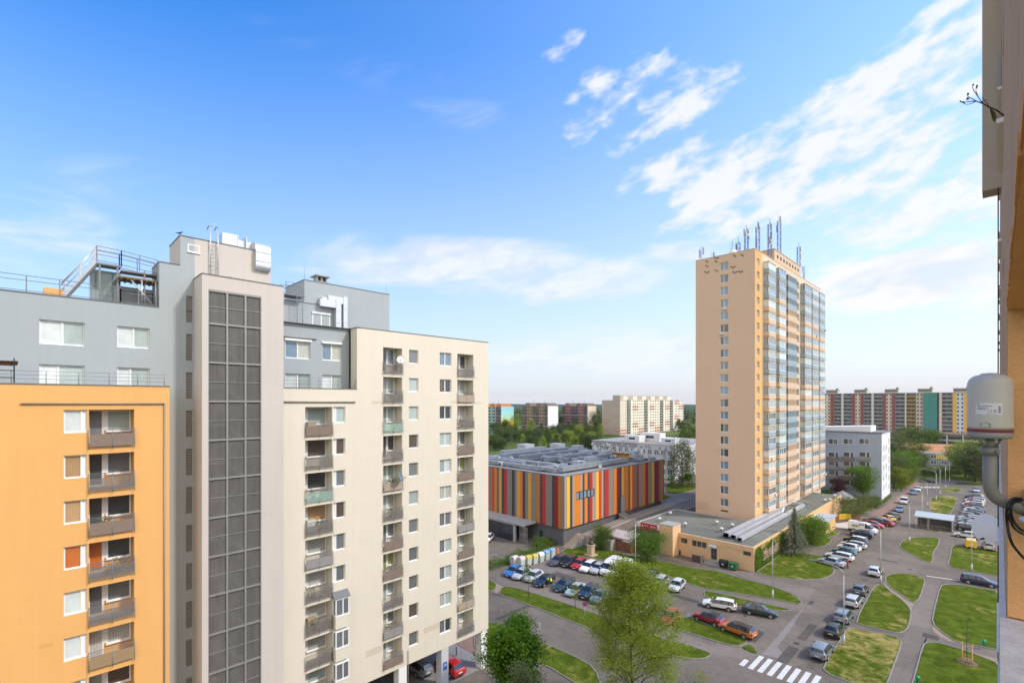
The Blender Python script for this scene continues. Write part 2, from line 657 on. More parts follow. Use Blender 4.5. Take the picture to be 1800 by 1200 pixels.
def win_meshes(wd, h, n, split=None, depth=0.09):
    """frame with n lights and its panes, in a frame of its own: x along the wall, -y outward, z up from the sill"""
    key = (round(wd, 2), round(h, 2), n, split, depth)
    if key in _WM:
        return _WM[key]
    t = 0.075 if wd > 0.9 else 0.06
    f = MB()
    x0, x1 = -wd / 2, wd / 2
    f.box(x0, x0 + t, 0, depth, 0, h)
    f.box(x1 - t, x1, 0, depth, 0, h)
    f.box(x0 + t, x1 - t, 0, depth, 0, t)
    f.box(x0 + t, x1 - t, 0, depth, h - t, h)
    cuts = [x0 + t + (wd - 2 * t) * (k / n if split is None or n != 2 else (split if k else 0)) for k in range(n)] + [x1 - t]
    for c in cuts[1:-1]:
        f.box(c - t * .65, c + t * .65, 0.004, depth - .004, t, h - t)
    f.box(x0 - .04, x1 + .04, -0.07, -0.002, -0.05, 0.015)
    g = MB()
    for i in range(n):
        g.poly([(cuts[i], depth * .6, t), (cuts[i + 1], depth * .6, t), (cuts[i + 1], depth * .6, h - t), (cuts[i], depth * .6, h - t)], 0 if i == 0 else 1)
    _WM[key] = (f.mesh('window', [WHITE]), g.mesh('pane', [P_MID, P_MID]))
    return _WM[key]


def window(parent, plane, c, u, z0, wd, h, n=1, panes=(None, None), frame=None, inset=0.12, split=None, name='window'):
    """window in wall plane 'x' (facing +x) or 'y' (facing -y); c plane, u centre along the wall"""
    fm, gm = win_meshes(wd, h, n, split)
    O = org(parent)
    if plane == 'x':
        loc = (c - inset - O[0], u - O[1], z0 - O[2])
        rz = rad(90)
    else:
        loc = (u - O[0], c + inset - O[1], z0 - O[2])
        rz = 0.0
    o = inst(name, fm, parent, loc, rz, [frame] if frame else None)
    a = panes[0] or random.choice(PANES)
    b = panes[1] if len(panes) > 1 and panes[1] else a
    inst('pane', gm, o, (0, 0, 0), 0, [a, b])
    return o

# ------------------------------------------------------------------ ground, roads, lawns, hills
ASPH = asphalt_mat('asphalt', (0.132, 0.110, 0.086), (0.206, 0.174, 0.138), 0.55)
ASPH2 = asphalt_mat('asphalt_footpath', (0.168, 0.142, 0.114), (0.226, 0.191, 0.154), 0.4)
DIRT = mat('trodden_earth', (0.30, 0.235, 0.165), 0.95, 0.22, 1.2, spec=0.1)
BRICK = mat('red_paving', (0.28, 0.175, 0.14), 0.9, 0.14, 1.0, spec=0.15)
PAINT = mat('road_paint', (0.62, 0.62, 0.58), 0.7, 0.20, 2.2)
GRASS = {k: grass_mat('grass_%s' % k, v) for k, v in (('fresh', 0.12), ('mixed', 0.27), ('dry', 0.47))}


def chaikin(pts, k=0.22, n=1, keep=()):
    for _ in range(n):
        out = []
        for i in range(len(pts)):
            a, b = pts[i], pts[(i + 1) % len(pts)]
            out.append((a[0] * (1 - k) + b[0] * k, a[1] * (1 - k) + b[1] * k))
            out.append((a[0] * k + b[0] * (1 - k), a[1] * k + b[1] * (1 - k)))
        pts = out
    return pts


def ground_poly(pix):
    return [tuple(gp(a, b)[:2]) for a, b in pix]


def flat(name, pts, z, m):
    mb = MB()
    ar = sum(pts[i][0] * pts[(i + 1) % len(pts)][1] - pts[(i + 1) % len(pts)][0] * pts[i][1] for i in range(len(pts)))
    if ar < 0:
        pts = pts[::-1]
    mb.poly([(p[0], p[1], z) for p in pts])
    return struct(mb.build(name, m))


mb = MB()
N = 72
mb.poly([(3700 * math.cos(2 * math.pi * k / N), 3700 * math.sin(2 * math.pi * k / N), -0.06) for k in range(N)])
far_m = bpy.data.materials.new('far_land')
far_m.use_nodes = True
ft = NT(far_m.node_tree)
fp = far_m.node_tree.nodes['Principled BSDF']
fp.inputs['Roughness'].default_value = 1.0
fp.inputs['Specular IOR Level'].default_value = 0.05
fpos = ft.new('ShaderNodeNewGeometry').outputs['Position']
fa_ = ft.noise(fpos, 0.012, 8.0, 0.7)
ft.l.new(ft.mix(ft.step(fa_, 0.40, 0.62), (0.05, 0.085, 0.018, 1), (0.14, 0.165, 0.05, 1)), fp.inputs['Base Color'])
struct(mb.build('ground', far_m))
flat('road', [(-135, -40), (8, -40), (8, 252), (-135, 252)], 0.0, ASPH)


def lawn(pix, m, h=0.07, kerb=True, kw=0.13, k=0.2, n=1, world=None):
    pts = world or ground_poly(pix)
    pts = chaikin(pts, k, n)
    ar = sum(pts[i][0] * pts[(i + 1) % len(pts)][1] - pts[(i + 1) % len(pts)][0] * pts[i][1] for i in range(len(pts)))
    if ar < 0:
        pts = pts[::-1]
    mb = MB()
    # ragged fringe: subdivide the outline and shake it slightly
    ring = []
    for i in range(len(pts)):
        a, b = Vector(pts[i]), Vector(pts[(i + 1) % len(pts)])
        steps = max(1, int((b - a).length / 0.5))
        nrm = Vector((b.y - a.y, -(b.x - a.x)))
        nrm = nrm.normalized() if nrm.length > 0 else nrm
        for s in range(steps):
            p = a.lerp(b, s / steps) + nrm * random.uniform(-0.10, 0.05)
            ring.append((p.x, p.y))
    mb.prism(ring, -0.02, h, 0)
    o = struct(mb.build('lawn', m))
    if kerb:
        kb = MB()
        for i in range(len(pts)):
            a, b = Vector(pts[i]), Vector(pts[(i + 1) % len(pts)])
            d = (b - a)
            if d.length < 0.02:
                continue
            nr = Vector((d.y, -d.x)).normalized()
            q = [a, a + nr * kw, b + nr * kw, b]
            kb.prism([(p.x, p.y) for p in q], -0.02, h + 0.035, 0)
        struct(kb.build('kerb', KERB))
    return o


LAWNS = [
    ([(1446, 1174), (1491, 1106), (1497, 1103), (1537, 1112), (1579, 1120), (1584, 1131), (1562, 1190), (1552, 1218), (1512, 1204), (1460, 1186)], 'dry', 1),
    ([(1503.4, 1094), (1537, 1030), (1551, 1026), (1566, 1041), (1585, 1054), (1600.5, 1071), (1599, 1090), (1592, 1108), (1577, 1112), (1548, 1106.5), (1522, 1099)], 'mixed', 1),
    ([(1556.5, 1015), (1564, 1009.5), (1581, 1007.5), (1600, 1009), (1626.5, 1015.5), (1616, 1051), (1606, 1059), (1597, 1054), (1583, 1044), (1569, 1035), (1560, 1026)], 'mixed', 1),
    ([(1654, 1030), (1664, 1027), (1690, 1028.5), (1764, 1041), (1764, 1144), (1727, 1136), (1683, 1128), (1668, 1119), (1639, 1096), (1644, 1068)], 'fresh', 1),
    ([(1624, 1133), (1632, 1129), (1650, 1130), (1697, 1143), (1763, 1170), (1763, 1245), (1590, 1245), (1603, 1210)], 'fresh', 1),
    ([(1581, 960), (1586, 952), (1596, 946.5), (1612, 944), (1651, 944.5), (1648, 959), (1640, 969), (1638, 987), (1632, 987.5), (1610, 978.5), (1592, 968.5)], 'mixed', 1),
    ([(1674.5, 958), (1694, 959.5), (1764, 969), (1764, 1014), (1712, 1004.5), (1666, 996.5), (1671.5, 977.5)], 'mixed', 1),
    ([(1607.5, 918.5), (1614, 913), (1658, 921), (1656, 934), (1645, 934.5), (1625, 927.5), (1612, 923.5)], 'dry', 1),
    ([(1640, 871.7), (1682.7, 871), (1679, 886), (1673, 898), (1664, 911), (1652, 912), (1631, 890.5)], 'dry', 1),
    ([(1655, 859.7), (1659, 857.2), (1691, 857.2), (1688, 865), (1656, 865.2)], 'dry', 1),
    ([(1329, 1006), (1342.5, 997.5), (1374, 973.5), (1404, 970.5), (1449, 978), (1457, 986), (1466, 1001), (1463, 1009), (1447.5, 1017), (1410, 1019), (1362, 1014)], 'mixed', 1),
    ([(1413, 956), (1446, 962), (1463, 949), (1449, 941), (1410, 944)], 'mixed', 1),
    ([(1447.5, 936.5), (1477.5, 933), (1468.5, 942), (1450.5, 940)], 'mixed', 1),
    ([(985, 971), (1000, 960), (1015, 953), (1041, 961), (1073, 967), (1108, 977), (1157, 984.7), (1215, 998), (1257, 1003), (1304, 1017), (1360, 1031), (1399, 1047), (1412, 1064),
      (1360, 1052.5), (1304, 1043.5), (1239, 1034.5), (1206, 1024), (1167, 1009), (1130, 998), (1097, 989), (1027, 979)], 'fresh', 1),
    ([(1237, 1038), (1250, 1040), (1290, 1049), (1330, 1058), (1398, 1073), (1362, 1072.5), (1288, 1065), (1241, 1051)], 'fresh', 1),
    ([(1172, 1098), (1205, 1082), (1238, 1096), (1297, 1116), (1315, 1128), (1294, 1136.5), (1247, 1123), (1213, 1112), (1180, 1103)], 'fresh', 1),
    ([(1303, 1138), (1318, 1131.5), (1331, 1145), (1327, 1149)], 'fresh', 0),
    ([(883, 1031), (900, 1032), (927, 1039), (980, 1056), (1027, 1072), (1060, 1084), (1110, 1103), (1180, 1127), (1220, 1137.5), (1252, 1149), (1236, 1158), (1205, 1156), (1180, 1152),
      (1130, 1140), (1060, 1113), (1027, 1100), (993, 1087.5), (953, 1071.5), (913, 1056.5), (877, 1044)], 'fresh', 1),
    ([(845, 1014), (872, 1024), (870, 1038), (840, 1036)], 'fresh', 1),
    ([(835, 1088), (860, 1093), (893, 1104), (941, 1125), (1009, 1153), (1045, 1174), (1062, 1225), (1015, 1202), (962, 1169), (900, 1150), (835, 1150)], 'mixed', 1),
]
for px_, g_, kb_ in LAWNS:
    lawn(px_, GRASS[g_], kerb=bool(kb_))
# greenery behind the striped hall, beyond the cross street, beside the five-storey block
lawn([(1171, 866), (1190, 868), (1226, 858), (1226, 846), (1171, 850)], GRASS['fresh'], kerb=False)
lawn([(1150, 884), (1182, 873), (1170, 869), (1150, 872)], GRASS['fresh'], kerb=False)
flat('path', ground_poly([(1168, 872), (1225, 862), (1225, 859), (1168, 868.5)]), 0.004, BRICK)
flat('path', ground_poly([(1160, 846), (1226, 843), (1226, 849), (1160, 851)]), 0.09, BRICK)
lawn([(1608, 842), (1630, 836), (1764, 834), (1764, 845), (1690, 843), (1655, 841.5)], GRASS['mixed'], kerb=False)
lawn([(1678, 847.5), (1764, 848), (1764, 852.5), (1682, 851.5)], GRASS['fresh'], kerb=False)
lawn([(1586, 858), (1604, 850), (1612, 843), (1590, 842), (1566, 852), (1570, 861)], GRASS['mixed'], kerb=False)
lawn([(1440, 905), (1470, 892), (1500, 876), (1530, 866), (1545, 880), (1551, 884), (1528, 896), (1500, 908), (1478, 912)], GRASS['mixed'], kerb=False)
lawn([(1551, 882), (1566, 869), (1570, 871), (1556, 884)], GRASS['fresh'], kerb=False)
# trodden paths, paving, road patches
flat('path', ground_poly([(1553, 1024), (1558, 1016), (1571, 1036), (1590, 1049), (1606, 1060), (1603, 1072), (1585, 1055), (1566, 1041)]), 0.004, DIRT)
flat('path', ground_poly([(1639, 1096), (1652, 1107), (1670, 1120), (1686, 1129), (1668, 1126), (1650, 1116), (1640, 1108)]), 0.008, DIRT)
flat('path', ground_poly([(1697, 1142), (1720, 1149), (1757, 1158), (1757, 1167), (1725, 1157)]), 0.008, DIRT)
flat('path', ground_poly([(869, 1041), (873, 1025), (884, 1030), (878, 1044)]), 0.004, DIRT)
flat('path', ground_poly([(1632, 1112), (1660, 1117), (1700, 1132), (1762, 1146), (1762, 1172), (1697, 1144), (1650, 1131), (1622, 1132)]), 0.003, ASPH2)
flat('path', ground_poly([(1627, 1016), (1655, 1020), (1645, 1050), (1632, 1112), (1600, 1210), (1556, 1218), (1585, 1130), (1600, 1080), (1617, 1050)]), 0.003, ASPH2)
flat('pavement', ground_poly([(1530, 904), (1566, 882), (1598, 858), (1608, 846), (1619, 848), (1592, 876), (1562, 897), (1546, 908)]), 0.004, BRICK)
flat('pavement', ground_poly([(1180, 1103), (1247, 1125), (1292, 1138), (1325, 1149), (1300, 1156), (1252, 1148), (1218, 1136), (1180, 1125), (1060, 1083), (1027, 1071), (927, 1038), (873, 1024), (873, 1010),
                                  (930, 1021), (1000, 1042), (1060, 1062), (1120, 1083)]), 0.003, ASPH2)
CONC2 = asphalt_mat('pale_patch', (0.20, 0.178, 0.16), (0.255, 0.23, 0.206), 0.3)
flat('road_patch', ground_poly([(1399, 1080), (1413, 1069), (1385, 1112), (1366, 1136), (1381, 1154), (1377, 1158), (1338, 1149), (1350, 1137)]), 0.004, CONC2)
flat('road_patch', ground_poly([(1312, 1003), (1345, 1018), (1420, 1030), (1436, 1035), (1420, 1052), (1400, 1044), (1360, 1030), (1310, 1014), (1255, 1000), (1262, 996)]), 0.003, ASPH2)
flat('road_patch', ground_poly([(880, 996), (935, 990), (985, 973), (1095, 993), (1110, 1000), (1010, 1006), (960, 1010)]), 0.003, asphalt_mat('bay_asphalt', (0.158, 0.142, 0.126), (0.21, 0.186, 0.164), 0.5))

# zebra crossing, one stripe each
for k in range(8):
    x = -20.72 + 0.97 * k
    y0, y1 = (57.6, 59.3) if k == 0 else (57.5 + .05 * k, 61.4)
    flat('road_marking', [(x - .27, y0), (x + .27, y0), (x + .27, y1), (x - .27, y1)], 0.007, PAINT)
flat('road_marking', ground_poly([(1628, 1011.2), (1757, 1029), (1757, 1030.2), (1628, 1012)]), 0.006, PAINT)
for k in range(5):
    a = gp(1620 + k * 7.5, 856.2)
    flat('road_marking', [(a.x - .5, a.y - 1.2), (a.x + .3, a.y - 1.2), (a.x + .3, a.y + 1.2), (a.x - .5, a.y + 1.2)], 0.006, PAINT)

# darker repairs, oil stains and gully covers
DKP = asphalt_mat('dark_repair', (0.070, 0.062, 0.054), (0.115, 0.100, 0.086), .6)
OIL = mat('oil_stain', (.075, .066, .058), .6, .3, 1.5)
rd = random.Random(31)
for (u, v, w_, h_) in ((1385, 1150, 1.2, 5.0), (1500, 940, 5.0, 1.4), (1330, 1118, .9, 4.0), (1420, 1110, 1.0, 6.0), (1560, 985, 3.0, 1.2), (1640, 960, 1.4, 2.2), (1636, 1118, 1.6, 1.6), (990, 1012, 4.5, 2.0), (1200, 1050, 5.0, 1.2), (905, 1075, .8, 7.0), (1575, 920, 1.0, 6.0)):
    p = gp(u, v)
    flat('road_patch', [(p.x - w_ / 2, p.y - h_ / 2), (p.x + w_ / 2, p.y - h_ / 2 + .1), (p.x + w_ / 2 - .05, p.y + h_ / 2), (p.x - w_ / 2, p.y + h_ / 2)], .0055, DKP)
for (u, v) in ((1452, 1122), (1492, 1066), (1505, 1044), (1520, 1018), (1000, 1022), (1045, 1010), (940, 1022), (1230, 1062), (1310, 1082), (1530, 948), (1550, 925), (1180, 1040), (1425, 1060), (1065, 1018), (1668, 930), (1672, 910)):
    p = gp(u, v)
    r = rd.uniform(.25, .6)
    flat('oil_stain', [(p.x + r * rd.uniform(.6, 1.2) * math.cos(a), p.y + 1.3 * r * rd.uniform(.6, 1.2) * math.sin(a)) for a in [2 * math.pi * i / 13 for i in range(13)]], .0075, OIL)
for (u, v, lab) in ((1427, 1057, 'round iron manhole cover in the street near the grass wedge'), (1400, 1130, 'round iron manhole cover near the zebra crossing'), (1600, 1000, 'round iron manhole cover at the junction below the grass island')):
    p = gp(u, v)
    b = MB()
    b.tube([(p.x, p.y, -.01), (p.x, p.y, .011)], .36, 20)
    o = b.build('manhole_cover', mat('cast_iron', (.06, .052, .046), .6, .2, 6.0))
    tag(o, lab, 'manhole cover')
# kerb lines of the service road beside the striped hall
# the service road beside the hall climbs to the level of the hall door
sr = MB()
SRP = [(83.0, 1.9), (96, 2.6), (106, 2.9), (128, 3.1)]
for (ya, za), (yb, zb) in zip(SRP[:-1], SRP[1:]):
    for (xa, xb, m_, dz) in ((-62.45, -59.9, 1, .12), (-59.9, -59.65, 2, .16), (-59.65, -55.2, 0, 0), (-55.2, -54.9, 2, .14)):
        sr.poly([(xa, ya, za + dz), (xb, ya, za + dz), (xb, yb, zb + dz), (xa, yb, zb + dz)], m_)
        sr.poly([(xb, ya, -.02), (xb, yb, -.02), (xb, yb, zb + dz), (xb, ya, za + dz)], 2)
struct(sr.build('service_road', [ASPH, CONC2, CONC]))
sr = MB()
sr.box(-62.45, -54.9, 82.86, 82.99, -.02, 2.05)
struct(sr.build('retaining_wall', CONC))
for (a, b) in ():
    p, q = gp(*a), gp(*b)
    d = (q - p).normalized()
    nr = Vector((d.y, -d.x, 0)) * 0.14
    kb = MB()
    kb.prism([((p - nr).x, (p - nr).y), ((p + nr).x, (p + nr).y), ((q + nr).x, (q + nr).y), ((q - nr).x, (q - nr).y)], 0, 0.14)
    struct(kb.build('kerb', CONC))

# distant wooded ridges
HILL = mat('far_forest', (0.040, 0.070, 0.028), 1.0, 0.30, 0.01, spec=0.05)
for (dist, zb, za, seed) in ((1300, 5.0, 4.0, 1), (2100, 9.0, 5.0, 2), (3100, 9.5, 8.0, 3)):
    rnd = random.Random(seed)
    ph = [rnd.uniform(0, 6.28) for _ in range(6)]
    mb = MB()
    prev = None
    rows = []
    for k in range(181):
        a = rad(-62 + 124 * k / 180)
        h = zb + za * sum(math.sin(a * (2.3 + 3.1 * j) + ph[j]) / (j + 1) for j in range(5)) * 0.55 + rnd.uniform(-.6, .6)
        h = max(h, 1.0)
        row = []
        for j, (dd, hh) in enumerate(((-260, 0.0), (-130, .45), (0, 1.0), (160, .75), (420, 0.0))):
            r = dist + dd
            R, Fw = r * math.sin(a), r * math.cos(a)
            row.append(((R - Fw) / SQ, (R + Fw) / SQ, h * hh - .06))
        rows.append(row)
    for k in range(180):
        for j in range(4):
            mb.poly([rows[k][j], rows[k + 1][j], rows[k + 1][j + 1], rows[k][j + 1]], 0, True)
    struct(mb.build('hills', HILL))

# ------------------------------------------------------------------ the big apartment building on the left
W_OR = mat('plaster_orange', (0.72, 0.395, 0.14), 0.85, 0.04, 0.22, spec=0.2, streak=0.055, bump=0.15)
W_GR = mat('plaster_blue_grey', (0.355, 0.395, 0.41), 0.85, 0.045, 0.25, spec=0.2, streak=0.06, bump=0.15)
W_CR = mat('plaster_cream', (0.68, 0.625, 0.51), 0.85, 0.04, 0.22, spec=0.2, streak=0.045, bump=0.15)
W_BG = mat('plaster_warm_grey', (0.545, 0.50, 0.455), 0.85, 0.04, 0.25, spec=0.2, streak=0.06, bump=0.15)
ROOFM = mat('roof_felt', (0.17, 0.17, 0.165), 0.9, 0.15, 0.5)
XO, XG, XS, XC, XR = -40.3, -42.2, -39.9, -41.0, -42.5
ST = 2.79
bld = thing('apartment_building', 'tall orange, grey and cream apartment building with a glazed stair tower between its wings', 'building', (-48, 14, 0))


def zt(k):
    return 35.1 - ST * k


LOG = []       # loggias: (X, ya, yb, ztop, kind)
WIN = []       # windows: (X, yc, z0, w, h, n, panes, split)


def span(px0, px1, X):
    return PY(px0, X), PY(px1, X)


holes = {'or': [], 'gl': [], 'gr': [], 'cr': [], 'cl': []}
# orange wing
ow0, ow1 = span(112, 153.5, XO)
ol0, ol1 = span(156, 236, XO)
orange_panes = {0: P_WHITE, 1: P_BEIGE, 2: P_BEIGE, 3: P_ORANGE, 4: P_WHITE, 5: P_WHITE, 6: P_GREEN}
for k in range(2, 12):
    z = zt(k) - .05
    if z < 3.5:
        break
    holes['or'].append((ow0, ow1, z - 1.42, z, 0.13))
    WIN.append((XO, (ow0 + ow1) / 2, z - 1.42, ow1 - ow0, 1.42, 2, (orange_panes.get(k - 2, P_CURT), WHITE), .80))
    holes['or'].append((ol0, ol1, z - 2.25, z, 1.25))
    LOG.append((XO, ol0, ol1, z - 2.25, 2.25, 'orange', k - 2))
# grey wing, left windows
for (a, b, hh) in ((69, 149, 1.52), (206, 263, 1.42)):
    y0, y1 = span(a, b, XG)
    for k in (0, 1):
        z = zt(k)
        hz = hh if k == 0 else 2.15
        holes['gl'].append((y0, y1, z - hz, z, 0.13))
        WIN.append((XG, (y0 + y1) / 2, z - hz, y1 - y0, hz, 2, (P_WHITE, P_GREEN), .5 if k == 0 else .4))
for k in range(0, 12):
    z = 37.75 - 2.81 * k
    if z < 3:
        break
    holes['gl'].append((8.36, 8.74, z - 1.95, z, 0.1))
# grey wing, right windows
for (a, b) in ((501.5, 545.5), (566.5, 600)):
    y0, y1 = span(a, b, XR)
    for k in (0, 1):
        z = zt(k) + .05
        hz = 1.5 if k == 0 else 2.1
        holes['gr'].append((y0, y1, z - hz, z, 0.13))
        WIN.append((XR, (y0 + y1) / 2, z - hz, y1 - y0, hz, 2, (P_BLUE if k == 0 else P_WHITE, P_CURT if k == 0 else P_GREEN), .5))
# cream wing
c1a, c1b = span(536.5, 584, XC)
c1c, c1d = span(586, 607, XC)
for k in range(2, 12):
    z = zt(k)
    if z < 5.5:
        break
    holes['cl'].append((c1a, c1b, z - 2.35, z, 1.2))
    LOG.append((XC, c1a, c1b, z - 2.35, 2.35, 'cream_wide', k))
    if k < 8:
        holes['cl'].append((c1c, c1d, z - 1.42, z, 0.13))
        WIN.append((XC, (c1c + c1d) / 2, z - 1.42, c1d - c1c, 1.42, 2, (WHITE, [P_GREEN, P_BROWN, P_MID, P_BROWN, P_MID, P_MID, P_MID, P_MID, P_GREEN, P_GREEN][k - 2]), .22))
c2a, c2b = span(673.5, 707, XC)
c2c, c2d = span(719, 735.5, XC)
c3a, c3b = span(773, 793.5, XC)
c3c, c3d = span(804, 832, XC)
for k in range(0, 11):
    z = zt(k)
    holes['cr'].append((c2a, c2b, z - 2.35, z, 1.2))
    LOG.append((XC, c2a, c2b, z - 2.35, 2.35, 'cream', k))
    holes['cr'].append((c2c, c2d, z - 1.38, z - .02, 0.13))
    WIN.append((XC, (c2c + c2d) / 2, z - 1.38, c2d - c2c, 1.36, 1, ([P_MID, P_GREEN, P_GREEN, P_BROWN, P_MID, P_GREEN, P_MID, P_MID, P_MID, P_BROWN, P_MID][k],), None))
    holes['cr'].append((c3a, c3b, z - 1.4, z - .02, 0.13))
    WIN.append((XC, (c3a + c3b) / 2, z - 1.4, c3b - c3a, 1.38, 2, ([P_BLUE, P_BROWN, P_DARK, P_GREEN, P_GREEN, P_CURT, P_MID, P_MID, P_MID, P_CURT, P_MID][k],
                                                           [P_BLUE, P_DARK, P_DARK, P_GREEN, P_WHITE, P_CURT, P_MID, P_GREEN, P_GREEN, P_GREEN, P_DARK][k]), .5))
    holes['cr'].append((c3c, c3d, z - 2.35, z, 1.2))
    LOG.append((XC, c3c, c3d, z - 2.35, 2.35, 'cream', k + 3))


def shell(mb, X, Xb, y0, y1, z0, z1, roof=True, ends=(True, True), m=0, mt=0):
    """back, ends and roof of a wing whose front wall is built apart"""
    mb.poly([(Xb, y0, z0), (Xb, y0, z1), (Xb, y1, z1), (Xb, y1, z0)], m)
    if ends[0]:
        mb.poly([(Xb, y0, z0), (X, y0, z0), (X, y0, z1), (Xb, y0, z1)], m)
    if ends[1]:
        mb.poly([(X, y1, z0), (Xb, y1, z0), (Xb, y1, z1), (X, y1, z1)], m)
    if roof:
        mb.poly([(X, y0, z1), (X, y1, z1), (Xb, y1, z1), (Xb, y0, z1)], mt)


def cope(mb, X, y0, y1, z, w=0.35, ov=0.04):
    mb.box(X - w, X + ov, y0, y1, z, z + 0.06)


cp = MB()
# orange
mb = MB()
wall_x(mb, XO, -12, 7.02, 0, 31.0, holes['or'])
shell(mb, XO, XG + .02, -12, 7.02, 0, 31.0, mt=1)
mb.build('orange_wall', [W_OR, ROOFM], bld)
cope(cp, XO, -12, 7.06, 31.0)
# grey left + upper steps
mb = MB()
wall_x(mb, XG, -12, 8.0, 0, 36.65, [h for h in holes['gl'] if h[0] < 8.0 and h[1] < 8.0])
wall_x(mb, XG, 8.0, 8.9, 0, 42.07, [h for h in holes['gl'] if h[0] > 8.0])
shell(mb, XG, -55, -12, 21.2, 0, 36.65, mt=1)
wall_x(mb, XG, 6.75, 8.0, 36.65, 39.9, [])
shell(mb, XG, -45.1, 6.75, 8.0, 36.65, 39.9, mt=1)
mb.build('grey_wall', [W_GR, ROOFM], bld)
cope(cp, XG, -12, 6.75, 36.65)
cope(cp, XG, 6.72, 8.0, 39.9, 2.9)
# penthouse over the stairs: grey strip, warm grey face
mb = MB()
sy0, sy1 = span(330, 351, XG)
mb.poly([(XG, 8.9, 38.9), (XG, 14.24, 38.9), (XG, 14.24, 42.07), (XG, 8.9, 42.07)])
shell(mb, XG, -45.9, 8.0, 14.24, 36.65, 42.07, mt=1)
mb.build('penthouse_wall', [W_BG, ROOFM], bld)
cope(cp, XG, 7.96, 14.28, 42.07, 3.72)
WIN.append((XG + .14, (sy0 + sy1) / 2, 41.0, sy1 - sy0, .58, 1, (P_BLUE,), None))
# glass block slits
GBK = mat('glass_block', (0.20, 0.185, 0.165), 0.25, 0.2, 4.0, spec=0.5, coat=0.6)
gb = MB()
for i in range(2):
    for j in range(10):
        gb.box(-.17 + i * .18, -.01 + i * .18, 0, .05, .03 + j * .192, .19 + j * .192)
gb.box(-.19, .19, .03, .06, 0, 1.95, 1)
gbm = gb.mesh('glass_block_window', [GBK, mat('mortar_grey', (.36, .35, .33), .8)])
for k in range(0, 12):
    z = 37.75 - 2.81 * k
    if z < 3:
        break
    inst('glass_block_window', gbm, bld, (XG - .09 + 48, 8.55 - 14, z - 1.95), rad(90))
# stair tower
gy0, gy1 = span(366, 459.5, XS)
SY0, SY1 = 8.86, 14.42
mb = MB()
wall_x(mb, XS, SY0, SY1, 0, 39.03, [(gy0, gy1, 2.0, 38.0, 0.22)])
shell(mb, XS, -42.6, SY0, SY1, 0, 39.03, mt=1)
mb.build('stair_tower_wall', [W_BG, ROOFM], bld)
cope(cp, XS, SY0 - .04, SY1 + .04, 39.03, 2.7)
# cores behind the glass: landings, flights, rear wall
INN = mat('stairwell_plaster', (0.36, 0.35, 0.33), 0.9, 0.12, 0.6)
mb = MB()
mb.box(-43.2, -42.55, gy0 - .6, gy1 + .6, 2, 38.2)
for k in range(-12, 3):
    z = 30 + .95 + 2.79 * k
    if 2 < z < 38:
        mb.box(-42.5, -40.6, gy0 - .1, gy0 + 1.5, z, z + .2)
        # rising flight
        n = 7
        for i in range(n):
            ya = gy0 + 1.5 + (gy1 - gy0 - 2.2) * i / n
            mb.box(-42.3, -41.5, ya, ya + (gy1 - gy0 - 2.2) / n + .02, z + i * 1.4 / n - .1, z + i * 1.4 / n + .2)
            mb.box(-41.4, -40.7, ya, ya + (gy1 - gy0 - 2.2) / n + .02, z + 2.79 - (i + 1) * 1.4 / n - .1, z + 2.79 - (i + 1) * 1.4 / n + .2)
        mb.box(-42.5, -40.6, gy1 - .7, gy1 + .1, z + 1.4, z + 1.6)
mb.build('staircase', INN, bld)
# glazing
gm = bpy.data.materials.new('stair_glazing')
gm.use_nodes = True
gt = NT(gm.node_tree)
gpn = gm.node_tree.nodes['Principled BSDF']
gpn.inputs['Roughness'].default_value = 0.22
gpn.inputs['Specular IOR Level'].default_value = 0.5
gpos = gt.new('ShaderNodeNewGeometry').outputs['Position']
gmap = gt.new('ShaderNodeMapping')
gmap.inputs['Scale'].default_value = (1, 2.2, .25)
gt.put(gmap.inputs[0], gpos)
gn = gt.noise(gmap.outputs[0], 1.1, 6.0, .65)
gt.l.new(gt.mix(gn, (0.13, 0.13, 0.12, 1), (0.30, 0.29, 0.265, 1)), gpn.inputs['Base Color'])
gtr = gt.new('ShaderNodeBsdfTransparent')
gtr.inputs[0].default_value = (.62, .63, .62, 1)
gmx = gt.new('ShaderNodeMixShader')
gmx.inputs[0].default_value = 0.45
gt.l.new(gpn.outputs[0], gmx.inputs[1])
gt.l.new(gtr.outputs[0], gmx.inputs[2])
gt.l.new(gmx.outputs[0], gm.node_tree.nodes['Material Output'].inputs[0])
gyc = [gy0, gy0 + (gy1 - gy0) * .345, gy0 + (gy1 - gy0) * .69, gy1]
zr = [38.0] + [35.57 - 2.79 * k for k in range(0, 13)]
zr = [z for z in zr if z > 2.2] + [2.0]
GFR = mat('glazing_frame', (0.30, 0.295, 0.275), 0.5, 0.08, 2.0, metal=0.3)
fr = MB()
for j, z in enumerate(zr):
    fr.box(XS - .17, XS - .02, gy0, gy1, z - (.06 if j else .12), z + (.06 if j else 0))
for i, y in enumerate(gyc):
    for j in range(len(zr) - 1):
        fr.box(XS - .16, XS - .03, max(gy0, y - .06), min(gy1, y + .06), zr[j + 1] + .06, zr[j] - .06)
for j in range(len(zr) - 1):
    zm = zr[j + 1] + (zr[j] - zr[j + 1]) * .5
    fr.box(XS - .125, XS - .085, gy0 + .06, gy1 - .06, zm - .02, zm + .02)
glz = fr.build('stair_glazing', GFR, bld)
for j in range(len(zr) - 1):
    for i in range(3):
        g = MB()
        g.poly([(XS - .13, gyc[i] + .05, zr[j + 1] + .05), (XS - .13, gyc[i + 1] - .05, zr[j + 1] + .05), (XS - .13, gyc[i + 1] - .05, zr[j] - .05), (XS - .13, gyc[i] + .05, zr[j] - .05)])
        g.build('pane', gm, glz)
